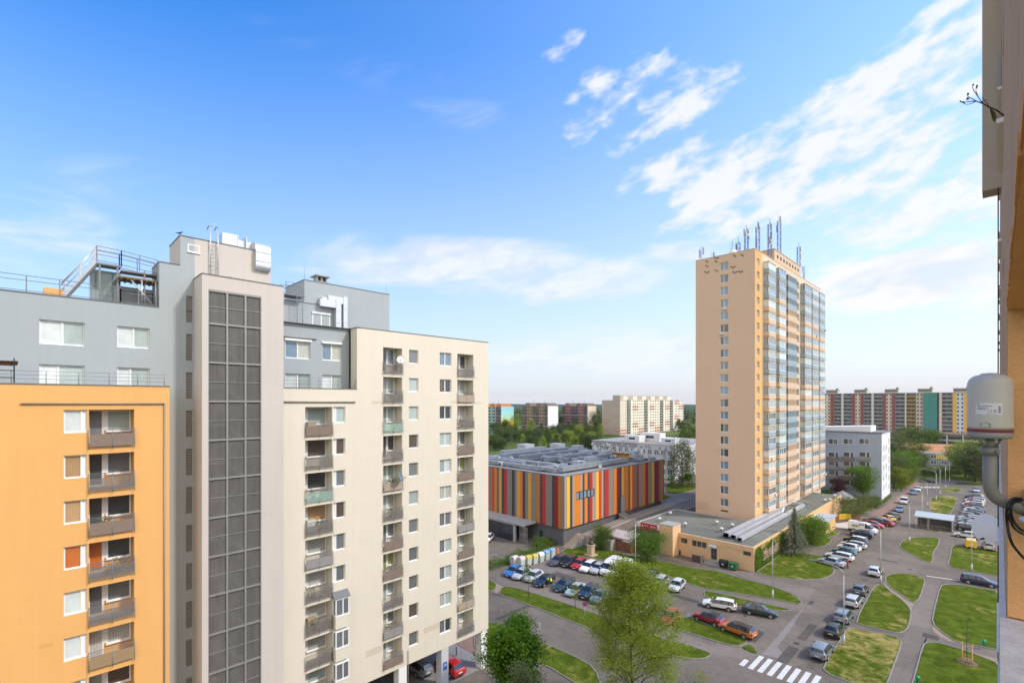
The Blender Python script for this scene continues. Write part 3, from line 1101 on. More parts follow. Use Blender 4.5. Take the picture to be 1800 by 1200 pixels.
# grey right part
mb = MB()
wall_x(mb, XR, 14.42, 21.2, 29.5, 36.67, holes['gr'])
mb.build('grey_wall', [W_GR], bld)
cope(cp, XR, 14.42, 21.2, 36.67)
# cream wing
mb = MB()
wall_x(mb, XC, 14.42, 21.2, 4.2, 31.07, holes['cl'])
wall_x(mb, XC, 21.2, 37.2, 4.2, 36.65, holes['cr'])
mb.poly([(XC, 14.42, 31.07), (XC, 21.2, 31.07), (XR, 21.2, 31.07), (XR, 14.42, 31.07)], 1)
mb.poly([(XR - .3, 21.2, 31.07), (XC, 21.2, 31.07), (XC, 21.2, 36.65), (XR - .3, 21.2, 36.65)])
shell(mb, XC, -55, 21.2, 37.2, 4.2, 36.65, ends=(False, True), mt=1)
mb.poly([(XC, 14.42, 4.2), (-55, 14.42, 4.2), (-55, 37.2, 4.2), (XC, 37.2, 4.2)], 2)
mb.build('cream_wall', [W_CR, ROOFM, CONC], bld)
cope(cp, XC, 14.42, 21.2, 31.07)
cope(cp, XC, 21.16, 37.24, 36.65)
cp.box(XR - .3, XC + .04, 21.14, 21.5, 36.64, 36.705)
# rear roof blocks
mb = MB()
mb.box(-52, -48, 13.5, PY(590, -48.0), 36.6, 39.6)
mb.build('roof_house_wall', W_GR, bld)
cope(cp, -48, 13.5, PY(590, -48.0), 39.6, .3)
mb = MB()
ry0, ry1 = 19.7, 29.3
mb.box(-54, -49, ry0, ry1, 36.6, 42.1)
mb.build('roof_house_wall', W_GR, bld)
cope(cp, -49, ry0, ry1, 42.1, .3)
cp.box(-54, -49, ry0 - .04, ry0 + .25, 42.105, 42.165)
y0, y1 = span(549, 580, -48.0)
WIN.append((-48.0 + .14, (y0 + y1) / 2, 37.35, y1 - y0, 1.35, 2, (P_BLUE, P_BLUE), .5))
cp.build('coping', COPING, bld)

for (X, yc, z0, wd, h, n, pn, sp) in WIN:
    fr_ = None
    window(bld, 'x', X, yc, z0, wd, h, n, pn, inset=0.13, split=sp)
# white shutter boxes above the right-hand grey windows
sb = MB()
for (a, b) in ((500, 547), (565, 601)):
    y0, y1 = span(a, b, XR)
    sb.box(XR + .002, XR + .12, y0, y1, zt(0) + .05, zt(0) + .22)
y0, y1 = span(548, 581, -48)
sb.box(-47.998, -47.88, y0, y1, 38.7, 38.86)
sb.build('shutter_box', WHITE, bld)

# loggias
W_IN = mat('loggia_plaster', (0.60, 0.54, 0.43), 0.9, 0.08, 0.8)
PNL = {'mesh': mat('railing_panel_brown_mesh', (0.22, 0.165, 0.13), 0.8, 0.14, 5.0, obj=True, bump=.3),
       'reed': mat('railing_panel_reed', (0.31, 0.215, 0.115), 0.85, 0.18, 6.0, obj=True, bump=.4),
       'grey': mat('railing_panel_grey', (0.27, 0.26, 0.25), 0.7, 0.08, 3.0, obj=True),
       'beige': mat('railing_panel_beige', (0.38, 0.31, 0.23), 0.7, 0.08, 3.0, obj=True)}
gl_ = bpy.data.materials.new('railing_panel_glass')
gl_.use_nodes = True
t_ = NT(gl_.node_tree)
p_ = gl_.node_tree.nodes['Principled BSDF']
p_.inputs['Base Color'].default_value = (.45, .60, .54, 1)
p_.inputs['Roughness'].default_value = .08
tr_ = t_.new('ShaderNodeBsdfTransparent')
tr_.inputs[0].default_value = (.80, .88, .85, 1)
mx_ = t_.new('ShaderNodeMixShader')
mx_.inputs[0].default_value = .62
t_.l.new(p_.outputs[0], mx_.inputs[1])
t_.l.new(tr_.outputs[0], mx_.inputs[2])
t_.l.new(mx_.outputs[0], gl_.node_tree.nodes['Material Output'].inputs[0])
PNL['glass'] = gl_
ms_ = bpy.data.materials.new('railing_wire_mesh')
ms_.use_nodes = True
t_ = NT(ms_.node_tree)
p_ = ms_.node_tree.nodes['Principled BSDF']
p_.inputs['Base Color'].default_value = (.20, .18, .16, 1)
p_.inputs['Roughness'].default_value = .6
tr_ = t_.new('ShaderNodeBsdfTransparent')
mx_ = t_.new('ShaderNodeMixShader')
mx_.inputs[0].default_value = .48
t_.l.new(p_.outputs[0], mx_.inputs[1])
t_.l.new(tr_.outputs[0], mx_.inputs[2])
t_.l.new(mx_.outputs[0], ms_.node_tree.nodes['Material Output'].inputs[0])
PNL['wire'] = ms_

_LM = {}


def loggia_meshes(wd, h, kind):
    key = (round(wd, 2), round(h, 2), kind)
    if key in _LM:
        return _LM[key]
    d = 1.19 if kind != 'orange' else 1.24
    x0, x1 = -wd / 2, wd / 2
    if kind == 'orange':
        dx0, dx1 = x0 + .04, x0 + wd * .36
        wx0, wx1 = x0 + wd * .42, x1 - .03
    elif kind == 'cream_wide':
        dx0, dx1 = x0 + .02, x0 + wd * .17
        wx0, wx1 = x0 + wd * .24, x1 - .05
    else:
        dx0, dx1 = x0 + wd * .13, x0 + wd * .50
        wx0, wx1 = x0 + wd * .52, x1 - wd * .10
    sill = .78
    lo = MB()     # back wall, floor lining
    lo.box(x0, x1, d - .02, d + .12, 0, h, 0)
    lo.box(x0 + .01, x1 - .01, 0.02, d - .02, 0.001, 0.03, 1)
    fr = MB()     # white joinery
    t = .09
    y0, y1 = d - .10, d - .022
    for (a, b, zb, ze) in ((dx0, dx1, .06, h - .04), (wx0, wx1, sill, h - .04)):
        fr.box(a, a + t, y0, y1, zb, ze)
        fr.box(b - t, b, y0, y1, zb, ze)
        fr.box(a + t, b - t, y0, y1, zb, zb + t)
        fr.box(a + t, b - t, y0, y1, ze - t, ze)
    fr.box(dx1 + .002, wx0 - .002, y0 + .01, y1, sill + .1, h - .05)
    fr.box(wx0 - .02, wx1, y0 - .08, y0 - .002, sill - .04, sill + .02)
    p1 = MB()
    p1.poly([(dx0 + t, d - .06, .15), (dx1 - t, d - .06, .15), (dx1 - t, d - .06, h - .13), (dx0 + t, d - .06, h - .13)])
    p2 = MB()
    p2.poly([(wx0 + t, d - .06, sill + t), (wx1 - t, d - .06, sill + t), (wx1 - t, d - .06, h - .13), (wx0 + t, d - .06, h - .13)])
    rl = MB()     # railing proud of the wall
    yo = -.16
    for x in (x0 + .0, 0.0, x1 - .0):
        rl.tube([(x, yo, -.28), (x, yo, 1.02)], .018, 6)
        rl.tube([(x, yo, -.12), (x, -.003, -.12)], .012, 5)
    for z in (1.02, .92, .82, .72):
        rl.tube([(x0, yo, z), (x1, yo, z)], .014 if z < 1 else .02, 6)
    rl.tube([(x0, yo, -.06), (x1, yo, -.06)], .014, 6)
    for x in (x0, x1):
        for z in (1.02, .82):
            rl.tube([(x, yo, z), (x, 0.0, z)], .013, 5)
    pn = MB()
    pn.box(x0 + .03, x1 - .03, yo - .004, yo + .006, -.05, .70)
    R = (lo.mesh('balcony', [W_IN, CONC]), fr.mesh('joinery', [WHITE]), p1.mesh('door_pane', [P_MID]), p2.mesh('window_pane', [P_MID]),
         rl.mesh('railing', [RAIL]), pn.mesh('railing_panel', [PNL['mesh']]))
    _LM[key] = R
    return R


kinds_or = ['mesh', 'wire', 'mesh', 'wire', 'wire', 'reed', 'mesh', 'wire', 'mesh', 'wire']
pan_or = [(P_MID, P_GREEN), (P_DARK, P_MID), (P_DARK, P_DARK), (P_ORANGE, P_DARK), (P_MID, P_MID), (P_CURT, P_CURT), (P_GREEN, P_BROWN), (P_MID, P_CURT), (P_MID, P_MID), (P_MID, P_MID)]
kinds_c = ['wire', 'wire', 'glass', 'wire', 'beige', 'wire', 'mesh', 'mesh', 'wire', 'grey', 'mesh', 'wire', 'beige', 'wire']
pan_c = [(P_DARK, P_BLUE), (P_GREEN, P_GREEN), (P_GREEN, P_GREEN), (P_BROWN, P_DARK), (P_GREEN, P_GREEN), (P_GREEN, P_CURT), (P_MID, P_MID), (P_OLIVE, P_OLIVE), (P_GREEN, P_GREEN), (P_CURT, P_MID), (P_GREEN, P_GREEN),
         (P_MID, P_CURT), (P_GREEN, P_MID), (P_MID, P_GREEN)]
kinds_w = {2: 'mesh', 3: 'wire', 4: 'glass', 5: 'wire', 6: 'grey', 7: 'wire', 8: 'wire', 9: 'wire', 10: 'mesh'}
pan_w = {2: (P_GREEN, P_GREEN), 3: (P_BROWN, P_BROWN), 4: (P_DARK, P_DARK), 5: (P_BROWN, P_BEIGE), 6: (P_MID, P_CURT), 7: (P_MID, P_CURT), 8: (P_CURT, P_CURT), 9: (P_GREEN, P_CURT), 10: (P_GREEN, P_GREEN)}
for (X, ya, yb, z0, h, kind, k) in LOG:
    M_ = loggia_meshes(yb - ya, h, kind)
    wallm = W_OR if kind == 'orange' else W_CR
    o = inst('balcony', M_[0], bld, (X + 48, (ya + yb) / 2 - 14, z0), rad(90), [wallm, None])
    if kind == 'orange':
        pk, pp = kinds_or[k % 10], pan_or[k % 10]
    elif kind == 'cream_wide':
        pk, pp = kinds_w.get(k, 'wire'), pan_w.get(k, (P_MID, P_CURT))
    else:
        pk, pp = kinds_c[k % 14], pan_c[k % 14]
    inst('door_frame', M_[1], o)
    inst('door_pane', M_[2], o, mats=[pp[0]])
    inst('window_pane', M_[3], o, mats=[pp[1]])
    inst('railing', M_[4], o)
    inst('railing_panel', M_[5], o, mats=[PNL[pk]])

# small bay windows low on the cream wing
for k in (8, 9, 10):
    z = zt(k)
    ya, yb = c1c - .05, c1d + .1
    b = MB()
    b.box(XC + .003, XC + .55, ya, yb, z - 2.5, z - 1.42, 0)
    b.box(XC + .003, XC + .57, ya - .02, yb + .02, z - 1.44, z - 1.32, 1)
    b.box(XC + .003, XC + .57, ya - .02, yb + .02, z + .0, z + .1, 1)
    for yy in (ya, yb - .09):
        b.box(XC + .46, XC + .555, yy, yy + .09, z - 1.32, z, 1)
        b.box(XC + .003, XC + .09, yy, yy + .09, z - 1.32, z, 1)
    b.box(XC + .46, XC + .555, yb - .62, yb - .53, z - 1.32, z, 1)
    if k == 8:
        b.poly([(XC + .002, ya - .1, z + .62), (XC + .64, ya - .1, z + .13), (XC + .64, yb + .1, z + .13), (XC + .002, yb + .1, z + .62)], 2)
        b.poly([(XC + .002, ya - .1, z + .62), (XC + .002, ya - .1, z + .13), (XC + .64, ya - .1, z + .13)], 2)
        b.poly([(XC + .002, yb + .1, z + .62), (XC + .64, yb + .1, z + .13), (XC + .002, yb + .1, z + .13)], 2)
    ob = b.build('bay_window', [W_CR, WHITE, COPING], bld)
    g = MB()
    g.poly([(XC + .5, ya + .09, z - 1.32), (XC + .5, yb - .09, z - 1.32), (XC + .5, yb - .09, z), (XC + .5, ya + .09, z)])
    g.poly([(XC + .09, yb - .05, z - 1.32), (XC + .46, yb - .05, z - 1.32), (XC + .46, yb - .05, z), (XC + .09, yb - .05, z)])
    g.poly([(XC + .09, ya + .05, z - 1.32), (XC + .46, ya + .05, z - 1.32), (XC + .46, ya + .05, z), (XC + .09, ya + .05, z)])
    g.build('pane', P_MID, ob)

# ground floor: columns, recessed dark wall, tiles
for y in (15.5, 20.8, 26.0, 31.1, 36.6):
    c = MB()
    c.box(XC - .95, XC - .02, y - .45, y + .45, 0, 4.2)
    c.build('column', WHITE if y != 31.1 else mat('column_grey', (.55, .56, .57), .7, .06), bld)
mb = MB()
mb.box(-54.8, -54.5, 14.4, 37.2, 0, 4.2)
mb.box(-54.5, -47.2, 14.4, 14.7, 0, 4.2)
mb.build('undercroft_wall', mat('undercroft_red', (0.33, 0.20, 0.165), .85, .08), bld)
# parking sign on a column
pc = MB()
yy = 31.1
pc.box(XC + .0, XC + .03, yy - .24, yy + .24, 1.95, 2.75)
psg = pc.build('parking_sign', mat('sign_blue', (0.02, 0.12, 0.48), .4), bld)


def text_mesh(body, size, name='lettering', extrude=0.004):
    cu = bpy.data.curves.new(name, 'FONT')
    cu.body = body
    cu.size = size
    cu.align_x = 'CENTER'
    cu.align_y = 'CENTER'
    cu.extrude = extrude
    tmp = bpy.data.objects.new(name, cu)
    COL.objects.link(tmp)
    dg = bpy.context.evaluated_depsgraph_get()
    me = bpy.data.meshes.new_from_object(tmp.evaluated_get(dg))
    bpy.data.objects.remove(tmp)
    return me


LETTERW = mat('lettering_white', (.8, .8, .8), .5, 0)
LETTERD = mat('lettering_dark', (.03, .03, .04), .5, 0)


def letters(body, size, parent, loc, rot, m, name='lettering'):
    me = text_mesh(body, size)
    me.materials.clear()
    me.materials.append(m)
    o = bpy.data.objects.new(name, me)
    COL.objects.link(o)
    o.parent = parent
    O = org(parent)
    o.location = (loc[0] - O[0], loc[1] - O[1], loc[2] - O[2])
    o.rotation_euler = rot
    return o


letters('P', .52, psg, (XC + .036, yy, 2.38), (rad(90), 0, rad(90)), LETTERW)
# rain pipes and horizontal drain runs on the walls
dp = MB()
PIPE = mat('drain_pipe', (0.27, 0.24, 0.21), .5, .1, 2.0, metal=.3)
za = PZ(709, XO, PY(160, XO))
dp.tube([(XO + .07, PY(36, XO), za), (XO + .07, 6.72, za - .02)], .045, 8)
PIPE = mat('drain_pipe', (0.27, 0.24, 0.21), .5, .1, 2.0, metal=.3)
dp.tube([(XO + .07, 6.72, za + .05), (XO + .07, 6.72, .3)], .04, 8)
zb = PZ(706, XC, PY(560, XC))
dp.build('drain_pipe', PIPE, bld)
dp = MB()
dp.tube([(XC + .07, 14.5, zb), (XC + .07, PY(624, XC), zb - .02)], .06, 8)
zb = PZ(594, XR, PY(530, XR))
dp.build('drain_pipe', PIPE, bld)
dp = MB()
dp.tube([(XR + .06, 14.5, zb), (XR + .06, PY(556, XR), zb)], .05, 8)
dp.build('drain_pipe', PIPE, bld)
dp = MB()
dp.tube([(XC + .05, PY(717, XC), zt(10) - 1.6), (XC + .05, PY(717, XC), 1.0)], .04, 8)
dp.build('drain_pipe', PIPE, bld)

# patches where the render was touched up
for (Xw, u0, u1, v0, v1, c_) in ((XC, 653, 673, 704.5, 709.5, (.60, .53, .39)), (XC, 790, 803, 704.5, 708.5, (.62, .55, .42)), (XC, 833, 846, 706, 710, (.62, .55, .42)), (XO, 68, 93, 1130, 1137, (.62, .36, .12)), (XC, 643, 672, 1138, 1150, (.58, .52, .40)), (XC, 745, 772, 1098, 1108, (.58, .52, .40))):
    a0, a1 = PY(u0, Xw), PY(u1, Xw)
    b = MB()
    zc0 = PZ((v0 + v1) / 2, Xw, (a0 + a1) / 2)
    hh_ = (v1 - v0) / FPX * (a0 - Xw) / SQ / 2
    b.box(Xw + .001, Xw + .004, a0, a1, zc0 - hh_, zc0 + hh_)
    b.build('render_patch', mat('touch_up_%d' % u0, c_, .9, .1, 1.0), bld)
# terrace railings
for (X, y0, y1, z, hh) in ((XO - .2, -3.5, PY(290, XO), 31.0, .8), (XC - .2, 14.5, 21.1, 31.07, .95)):
    r = MB()
    n = int((y1 - y0) / 1.7) + 1
    for i in range(n + 1):
        y = y0 + (y1 - y0) * i / n
        r.tube([(X, y, z), (X, y, z + hh)], .02, 6)
    for q in (1, .7, .4):
        r.tube([(X, y0, z + hh * q), (X, y1, z + hh * q)], .014, 6)
    r.build('terrace_railing', RAIL, bld)

# roof: guard rails, steel stair and gangway on the left
r = MB()
zr0 = 36.7
X = XG - .25


def guard(mb, pts, hh=1.05, step=1.6, posts=True):
    for a, b in zip(pts[:-1], pts[1:]):
        a, b = Vector(a), Vector(b)
        n = max(1, int(round((b - a).length / step)))
        for i in range(n + 1):
            p = a.lerp(b, i / n)
            mb.box(p.x - .03, p.x + .03, p.y - .03, p.y + .03, p.z, p.z + hh)
        for q in (1.0, .72, .12):
            mb.tube([a + Vector((0, 0, hh * q)), b + Vector((0, 0, hh * q))], .022, 6)


guard(r, [(X, -6, zr0), (X, 4.6, zr0)])
guard(r, [(X, 4.6, zr0), (X, 6.6, zr0)], 1.0, 1.0)
r.build('roof_railing', RAIL, bld)
r = MB()
Xs = XG - .9
ya, yb = PY(112, Xs), PY(170, Xs)
zs0, zs1 = zr0, PZ(461, Xs, yb)
for xx in (Xs, Xs - .9):
    b_ = len(r.v)
    r.tube([(xx, ya, zs0), (xx, yb, zs1)], .13, 4, smooth=False)
    r.tube([(xx, ya - .1, zs0 + 1.0), (xx, yb, zs1 + 1.05)], .03, 6)
    r.tube([(xx, ya - .1, zs0 + .55), (xx, yb, zs1 + .6)], .02, 6)
    for f_ in (.05, .5, .95):
        p = Vector((xx, ya, zs0)).lerp(Vector((xx, yb, zs1)), f_)
        r.box(p.x - .03, p.x + .03, p.y - .03, p.y + .03, p.z, p.z + 1.03)
for i in range(12):
    f_ = (i + .5) / 12
    p = Vector((0, ya, zs0)).lerp(Vector((0, yb, zs1)), f_)
    r.box(Xs - .85, Xs - .05, p.y - .13, p.y + .13, p.z + .02, p.z + .06)
r.build('roof_stair', STEEL, bld)
r = MB()
yc_ = 6.75
r.box(Xs - 1.0, Xs + .1, yb, yb + 1.3, zs1 - .12, zs1, 0)
r.box(Xs - 1.0, Xs + .1, yb + 1.3, yc_, zs1 - .35, zs1 - .25, 0)
for xx in (Xs + .06, Xs - .95):
    guard(r, [(xx, yb, zs1), (xx, yb + 1.3, zs1 - .05), (xx, yc_, zs1 - .28)], 1.1, 1.3)
for y in (yb + .15, yb + 1.1, yb + 2.6):
    r.box(Xs - .02, Xs + .08, y - .05, y + .05, zr0, zs1 - .12)
r.build('roof_gangway', RAIL, bld)
# low glazed hut, canopy with brackets
GREENG = mat('hut_glass', (0.25, 0.33, 0.34), .12, .08, 1.0, spec=.5, coat=.6)
m_ = MB()
Xh = XG - 2.2
ha, hb = PY(158, Xh), PY(212, Xh)
m_.box(Xh - 1.2, Xh, ha, hb, zr0, PZ(480, Xh, hb), 0)
m_.box(Xh - 2.4, Xh - .2, hb + .02, 6.7, zr0, PZ(502, Xh, hb), 1)
m_.build('roof_hut', [GREENG, W_GR], bld)
m_ = MB()
ca, cb = PY(208, XG - .9), 6.73
zc_ = PZ(493, XG - .9, (ca + cb) / 2)
m_.box(XG - 2.2, XG - .5, ca, cb, zc_, zc_ + .12, 0)
for q in range(7):
    m_.box(XG - 2.1, XG - .55, ca + .1 + q * .35, ca + .16 + q * .35, zc_ - .1, zc_, 0)
m_.tube([(XG - .55, cb - .1, zc_ - 1.9), (XG - .6, ca + .6, zc_)], .05, 6, 1)
m_.tube([(XG - .55, cb - .9, zr0), (XG - .55, cb - .9, zc_)], .05, 6, 1)
m_.tube([(XG - .55, cb - .1, zr0), (XG - .55, cb - .1, zc_)], .06, 6, 1)
m_.build('roof_canopy', [mat('weathered_boards', (.26, .20, .13), .8, .15, 3.0), STEEL], bld)
m_ = MB()
m_.box(-51, -47, PY(80, -47) - .1, PY(112, -47), zr0, PZ(507, -47, PY(100, -47)))
m_.build('chimney_stack', W_OR, bld)
# ladder with hoop on the penthouse, ventilation box and bent duct
l = MB()
yl0, yl1 = PY(369, XG), PY(382, XG)
for y in (yl0, yl1):
    l.tube([(XG + .18, y, 39.05), (XG + .18, y, 43.1), (XG - .3, y, 43.35), (XG - .8, y, 43.2)], .035, 6)
for i in range(11):
    l.tube([(XG + .18, yl0, 39.25 + i * .3), (XG + .18, yl1, 39.25 + i * .3)], .018, 5)
l.tube([(XG + .18, yl0, 43.1), (XG + .12, (yl0 + yl1) / 2, 43.45), (XG + .18, yl1, 43.1)], .03, 6)
for z in (40.2, 41.7):
    for y in (yl0, yl1):
        l.tube([(XG + .18, y, z), (XG, y, z)], .02, 5)
l.build('roof_ladder', STEEL, bld)
d = MB()
ya, yb, yc2, yd = PY(389, XG - .8), PY(416, XG - .8), PY(447, XG), PY(473, XG)
d.box(XG - 1.9, XG - .5, ya, yb, 42.05, 43.15)
d.box(XG - 1.7, XG - .7, yb, yc2, 42.15, 42.85)
for y in (yb - .03, yb + .6):
    d.box(XG - 1.95, XG - .45, y, y + .06, 42.05, 43.18)
prof = []
for i in range(9):
    a = rad(90 - 90 * i / 8)
    prof.append((XG - .35 + .95 * math.cos(a) * .8, 42.0 + .82 * math.sin(a)))
outer = [(XG - 1.2, 42.82)] + prof + [(XG + .41, 40.9)] + [(XG + .41 - .3 * (1 - math.cos(rad(90 * i / 5))), 40.9 - .4 * math.sin(rad(90 * i / 5))) for i in range(1, 6)] + [(XG + .01, 40.5), (XG + .01, 42.1), (XG - 1.2, 42.1)]
n_ = len(outer)
d.poly([(x, yc2, z) for x, z in outer][::-1])
d.poly([(x, yd, z) for x, z in outer])
for i in range(n_):
    a, b = outer[i], outer[(i + 1) % n_]
    d.poly([(a[0], yc2, a[1]), (b[0], yc2, b[1]), (b[0], yd, b[1]), (a[0], yd, a[1])], 0, True)
for z in (41.9, 41.2):
    d.box(XG + .3, XG + .445, yc2 - .02, yd + .02, z, z + .05)
d.build('ventilation_duct', DUCT, bld)
# ducts dropping down on the right-hand roof house
d = MB()
for (px0, px1, top, xb) in ((591, 600, 527, -47.4), (604, 611, 521, -48.2)):
    ya, yb = PY(px0, xb), PY(px1, xb)
    zt_ = PZ(top, xb, ya)
    d.box(xb - .55, xb, ya, yb, 36.7, zt_)
    d.box(xb - .4, xb - .05, ya - 1.6, ya, zt_ - .8, zt_ - .1)
    for q in (.35, .7):
        zq = 36.7 + (zt_ - 36.7) * q
        d.box(xb - .58, xb + .03, ya - .03, yb + .03, zq, zq + .06)
d.box(-49, -48.1, PY(567, -48), PY(576, -48), 39.66, 40.5)
d.build('ventilation_duct', DUCT, bld)
g_ = MB()
Xp = -47.6
pa, pb = PY(500, Xp), PY(533, Xp)
zp = PZ(519, Xp, (pa + pb) / 2)
g_.box(Xp - 1.2, Xp + .4, pa, pb, zp - .1, zp)
guard(g_, [(Xp + .36, pa, zp), (Xp + .36, pb - .5, zp)], 1.1, 1.2)
guard(g_, [(Xp - 1.1, pa, zp), (Xp - 1.1, pb, zp)], 1.1, 1.2)
yl0, yl1 = PY(519, Xp), PY(529, Xp)
for y in (yl0, yl1):
    g_.tube([(Xp + .42, y, 36.7), (Xp + .42, y, zp + 1.1)], .03, 6)
for i in range(12):
    g_.tube([(Xp + .42, yl0, 36.9 + i * .28), (Xp + .42, yl1, 36.9 + i * .28)], .016, 5)
guard(g_, [(-46.5, PY(478, -46.5), 39.1), (-46.5, PY(499, -46.5), 39.1)], 1.0, 1.2)
g_.build('roof_gangway', RAIL, bld)
v = MB()
va, vb = PY(557, -50), PY(577, -50)
zv = 42.16
v.box(-51.2, -50, va, vb, zv, zv + .35)
v.box(-51.35, -49.85, va - .15, vb + .15, zv + .85, zv + .97)
for y in (va + .03, (va + vb) / 2 - .1, vb - .2):
    v.box(-50.9, -50.1, y, y + .14, zv + .35, zv + .85)
v.build('roof_vent', CONC, bld)
for pxx in (535, 679):
    l = MB()
    y = PY(pxx, -49.2)
    l.tube([(-49.2, y, 42.1), (-49.2, y, 43.4)], .015, 5)
    l.build('lightning_rod', RAIL, bld)
# planter shelf at the far left terrace
pl = thing('plant_stand', 'dark shelf with terracotta flower pots on the terrace at the left edge', 'plant stand', (XO - .35, PY(12, XO), 31.08))
m_ = MB()
y0, y1 = PY(-6, XO), PY(26, XO)
X = XO - .35
for z in (31.4, 31.8, 32.1):
    m_.box(X - .2, X + .2, y0, y1, z - .03, z)
for y in (y0, y1 - .06):
    m_.box(X - .2, X + .2, y, y + .06, 31.08, 32.5)
m_.build('frame', DARK, pl)
for i in range(4):
    m_ = MB()
    y = y0 + .14 + i * .2
    m_.lathe([(.09, 0), (.14, .24), (.15, .24)], 10, (X, y, 32.1))
    pt = m_.build('flower_pot', mat('terracotta', (.42, .15, .075), .8, .1), pl)

# ------------------------------------------------------------------ the tan tower block
W_TAN = mat('tower_tan', (0.645, 0.455, 0.315), 0.9, 0.03, 0.15, spec=0.15, streak=0.03, bump=.1)
W_TOR = mat('tower_orange_strip', (0.66, 0.40, 0.175), 0.9, 0.04, 0.3, spec=0.15)
W_TPL = mat('tower_pale_pier', (0.62, 0.52, 0.42), 0.9, 0.05, 0.3, spec=0.15)
W_BEI = mat('tower_beige_panel', (0.60, 0.455, 0.33), 0.85, 0.05, 0.4, spec=0.2)
W_BLU = mat('tower_blue_panel', (0.30, 0.37, 0.41), 0.7, 0.05, 0.4, spec=0.3)
TX0, TX1, TY0, TY1, TZ = -50.2, -37.1, 111.0, 165.6, 62.8
tower = thing('tower_block', 'tall tan residential tower with blue and beige bay windows and a mast-covered roof', 'tower', (-43.6, 138, 0))
NF = 20


def tz(k):
    """sill height of floor k counted from the top"""
    return 60.3 - .87 - 2.79 * k


tyh = []
mb = MB()
twx = PX(1273, TY0)
hy = [(twx - .9, twx + .9, tz(k), tz(k) + 1.75, .15) for k in range(NF)]
wall_y(mb, TY0, TX0, TX1, 0, TZ, hy, 0)
mb.poly([(TX0, TY0, 0), (TX0, TY0, TZ), (TX0, TY1, TZ), (TX0, TY1, 0)])
mb.poly([(TX1, TY1, 0), (TX0, TY1, 0), (TX0, TY1, TZ), (TX1, TY1, TZ)])
mb.poly([(TX0, TY0, TZ - .4), (TX1, TY0, TZ - .4), (TX1, TY1, TZ - .4), (TX0, TY1, TZ - .4)], 1)
yT = lambda px: PY(px, TX1)
cs0, cs1 = yT(1328), yT(1340)
crow = [(yT(1330.5), yT(1335), tz(k) + .15, tz(k) + 1.6, .15) for k in range(NF)]
wall_x(mb, TX1, TY0, cs1, 0, TZ, crow, 2)
rc0, rc1 = yT(1373.5), yT(1380.5)
nw = [(yT(1399.5), yT(1404.5), tz(k) - .1, tz(k) + 1.7, .15) for k in range(NF)]
wall_x(mb, TX1, cs1, rc0, 0, TZ, [], 3)
wall_x(mb, TX1, rc0, TY1, 0, TZ, [(rc0, rc1, 5.0, TZ - 2.2, 1.3)] + nw, 3)
mb.box(TX0 - .04, TX1 + .05, TY0 - .05, TY1 + .05, TZ, TZ + .12, 2)
mb.build('tower_wall', [W_TAN, ROOFM, W_TOR, W_TPL], tower)
pp = [P_MID, P_BLUE, P_MID, P_DARK, P_GREEN, P_BLUE, P_MID]
for k in range(NF):
    window(tower, 'y', TY0, twx, tz(k), 1.8, 1.75, 2, (random.choice([P_DARK, P_BLUE, P_MID]), random.choice([P_BLUE, P_MID, P_DARK])), inset=.15, split=.42)
    window(tower, 'x', TX1, (crow[k][0] + crow[k][1]) / 2, crow[k][2], crow[k][1] - crow[k][0], crow[k][3] - crow[k][2], 2, (random.choice(pp), None), inset=.15)
    window(tower, 'x', TX1, (nw[k][0] + nw[k][1]) / 2, nw[k][2], nw[k][1] - nw[k][0], nw[k][3] - nw[k][2], 1, (random.choice([P_MID, P_DARK]),), inset=.15, name='narrow_window')
blue_rows = {0, 1, 2, 6, 7, 8, 12, 13, 14}
bays = [(1341, 1354.5, 1.15), (1361, 1373, 1.15), (1407, 1418.5, 1.15), (1420.5, 1431.5, 1.15), (1433.5, 1442.8, 1.15)]


def bay_mesh(wd):
    b = MB()
    d = 1.15
    x0, x1 = -wd / 2, wd / 2
    # spandrel, window band frame, head
    b.box(x0, x1, -d, -.002, 0, 1.0, 0)
    b.box(x0 - .05, x1 + .05, -d - .06, -.003, 2.45, 2.62, 2)
    for (xa, xb) in ((x0, x0 + .1), (x1 - .1, x1), (-.06 + wd * .08, .06 + wd * .08), (x0 + wd * .3 - .05, x0 + wd * .3 + .05)):
        b.box(xa, xb, -d + .01, -d + .11, 1.0, 2.45, 1)
    for xs in (x0, x1 - .1):
        b.box(xs, xs + .1, -.16, -.06, 1.0, 2.45, 1)
        b.box(xs, xs + .1, -d * .52, -d * .52 + .08, 1.0, 2.45, 1)
    b.box(x0, x1, -d, -d + .12, 1.0, 1.08, 1)
    b.box(x0, x1, -d, -d + .12, 2.37, 2.45, 1)
    g = MB()
    g.poly([(x0 + .05, -d + .06, 1.05), (x1 - .05, -d + .06, 1.05), (x1 - .05, -d + .06, 2.4), (x0 + .05, -d + .06, 2.4)])
    g.poly([(x0 + .05, -.01, 1.05), (x0 + .05, -d + .06, 1.05), (x0 + .05, -d + .06, 2.4), (x0 + .05, -.01, 2.4)])
    g.poly([(x1 - .05, -.01, 1.05), (x1 - .05, -.01, 2.4), (x1 - .05, -d + .06, 2.4), (x1 - .05, -d + .06, 1.05)])
    return b.mesh('bay_window', [W_BLU, WHITE, W_TPL]), g.mesh('pane', [P_GREEN])


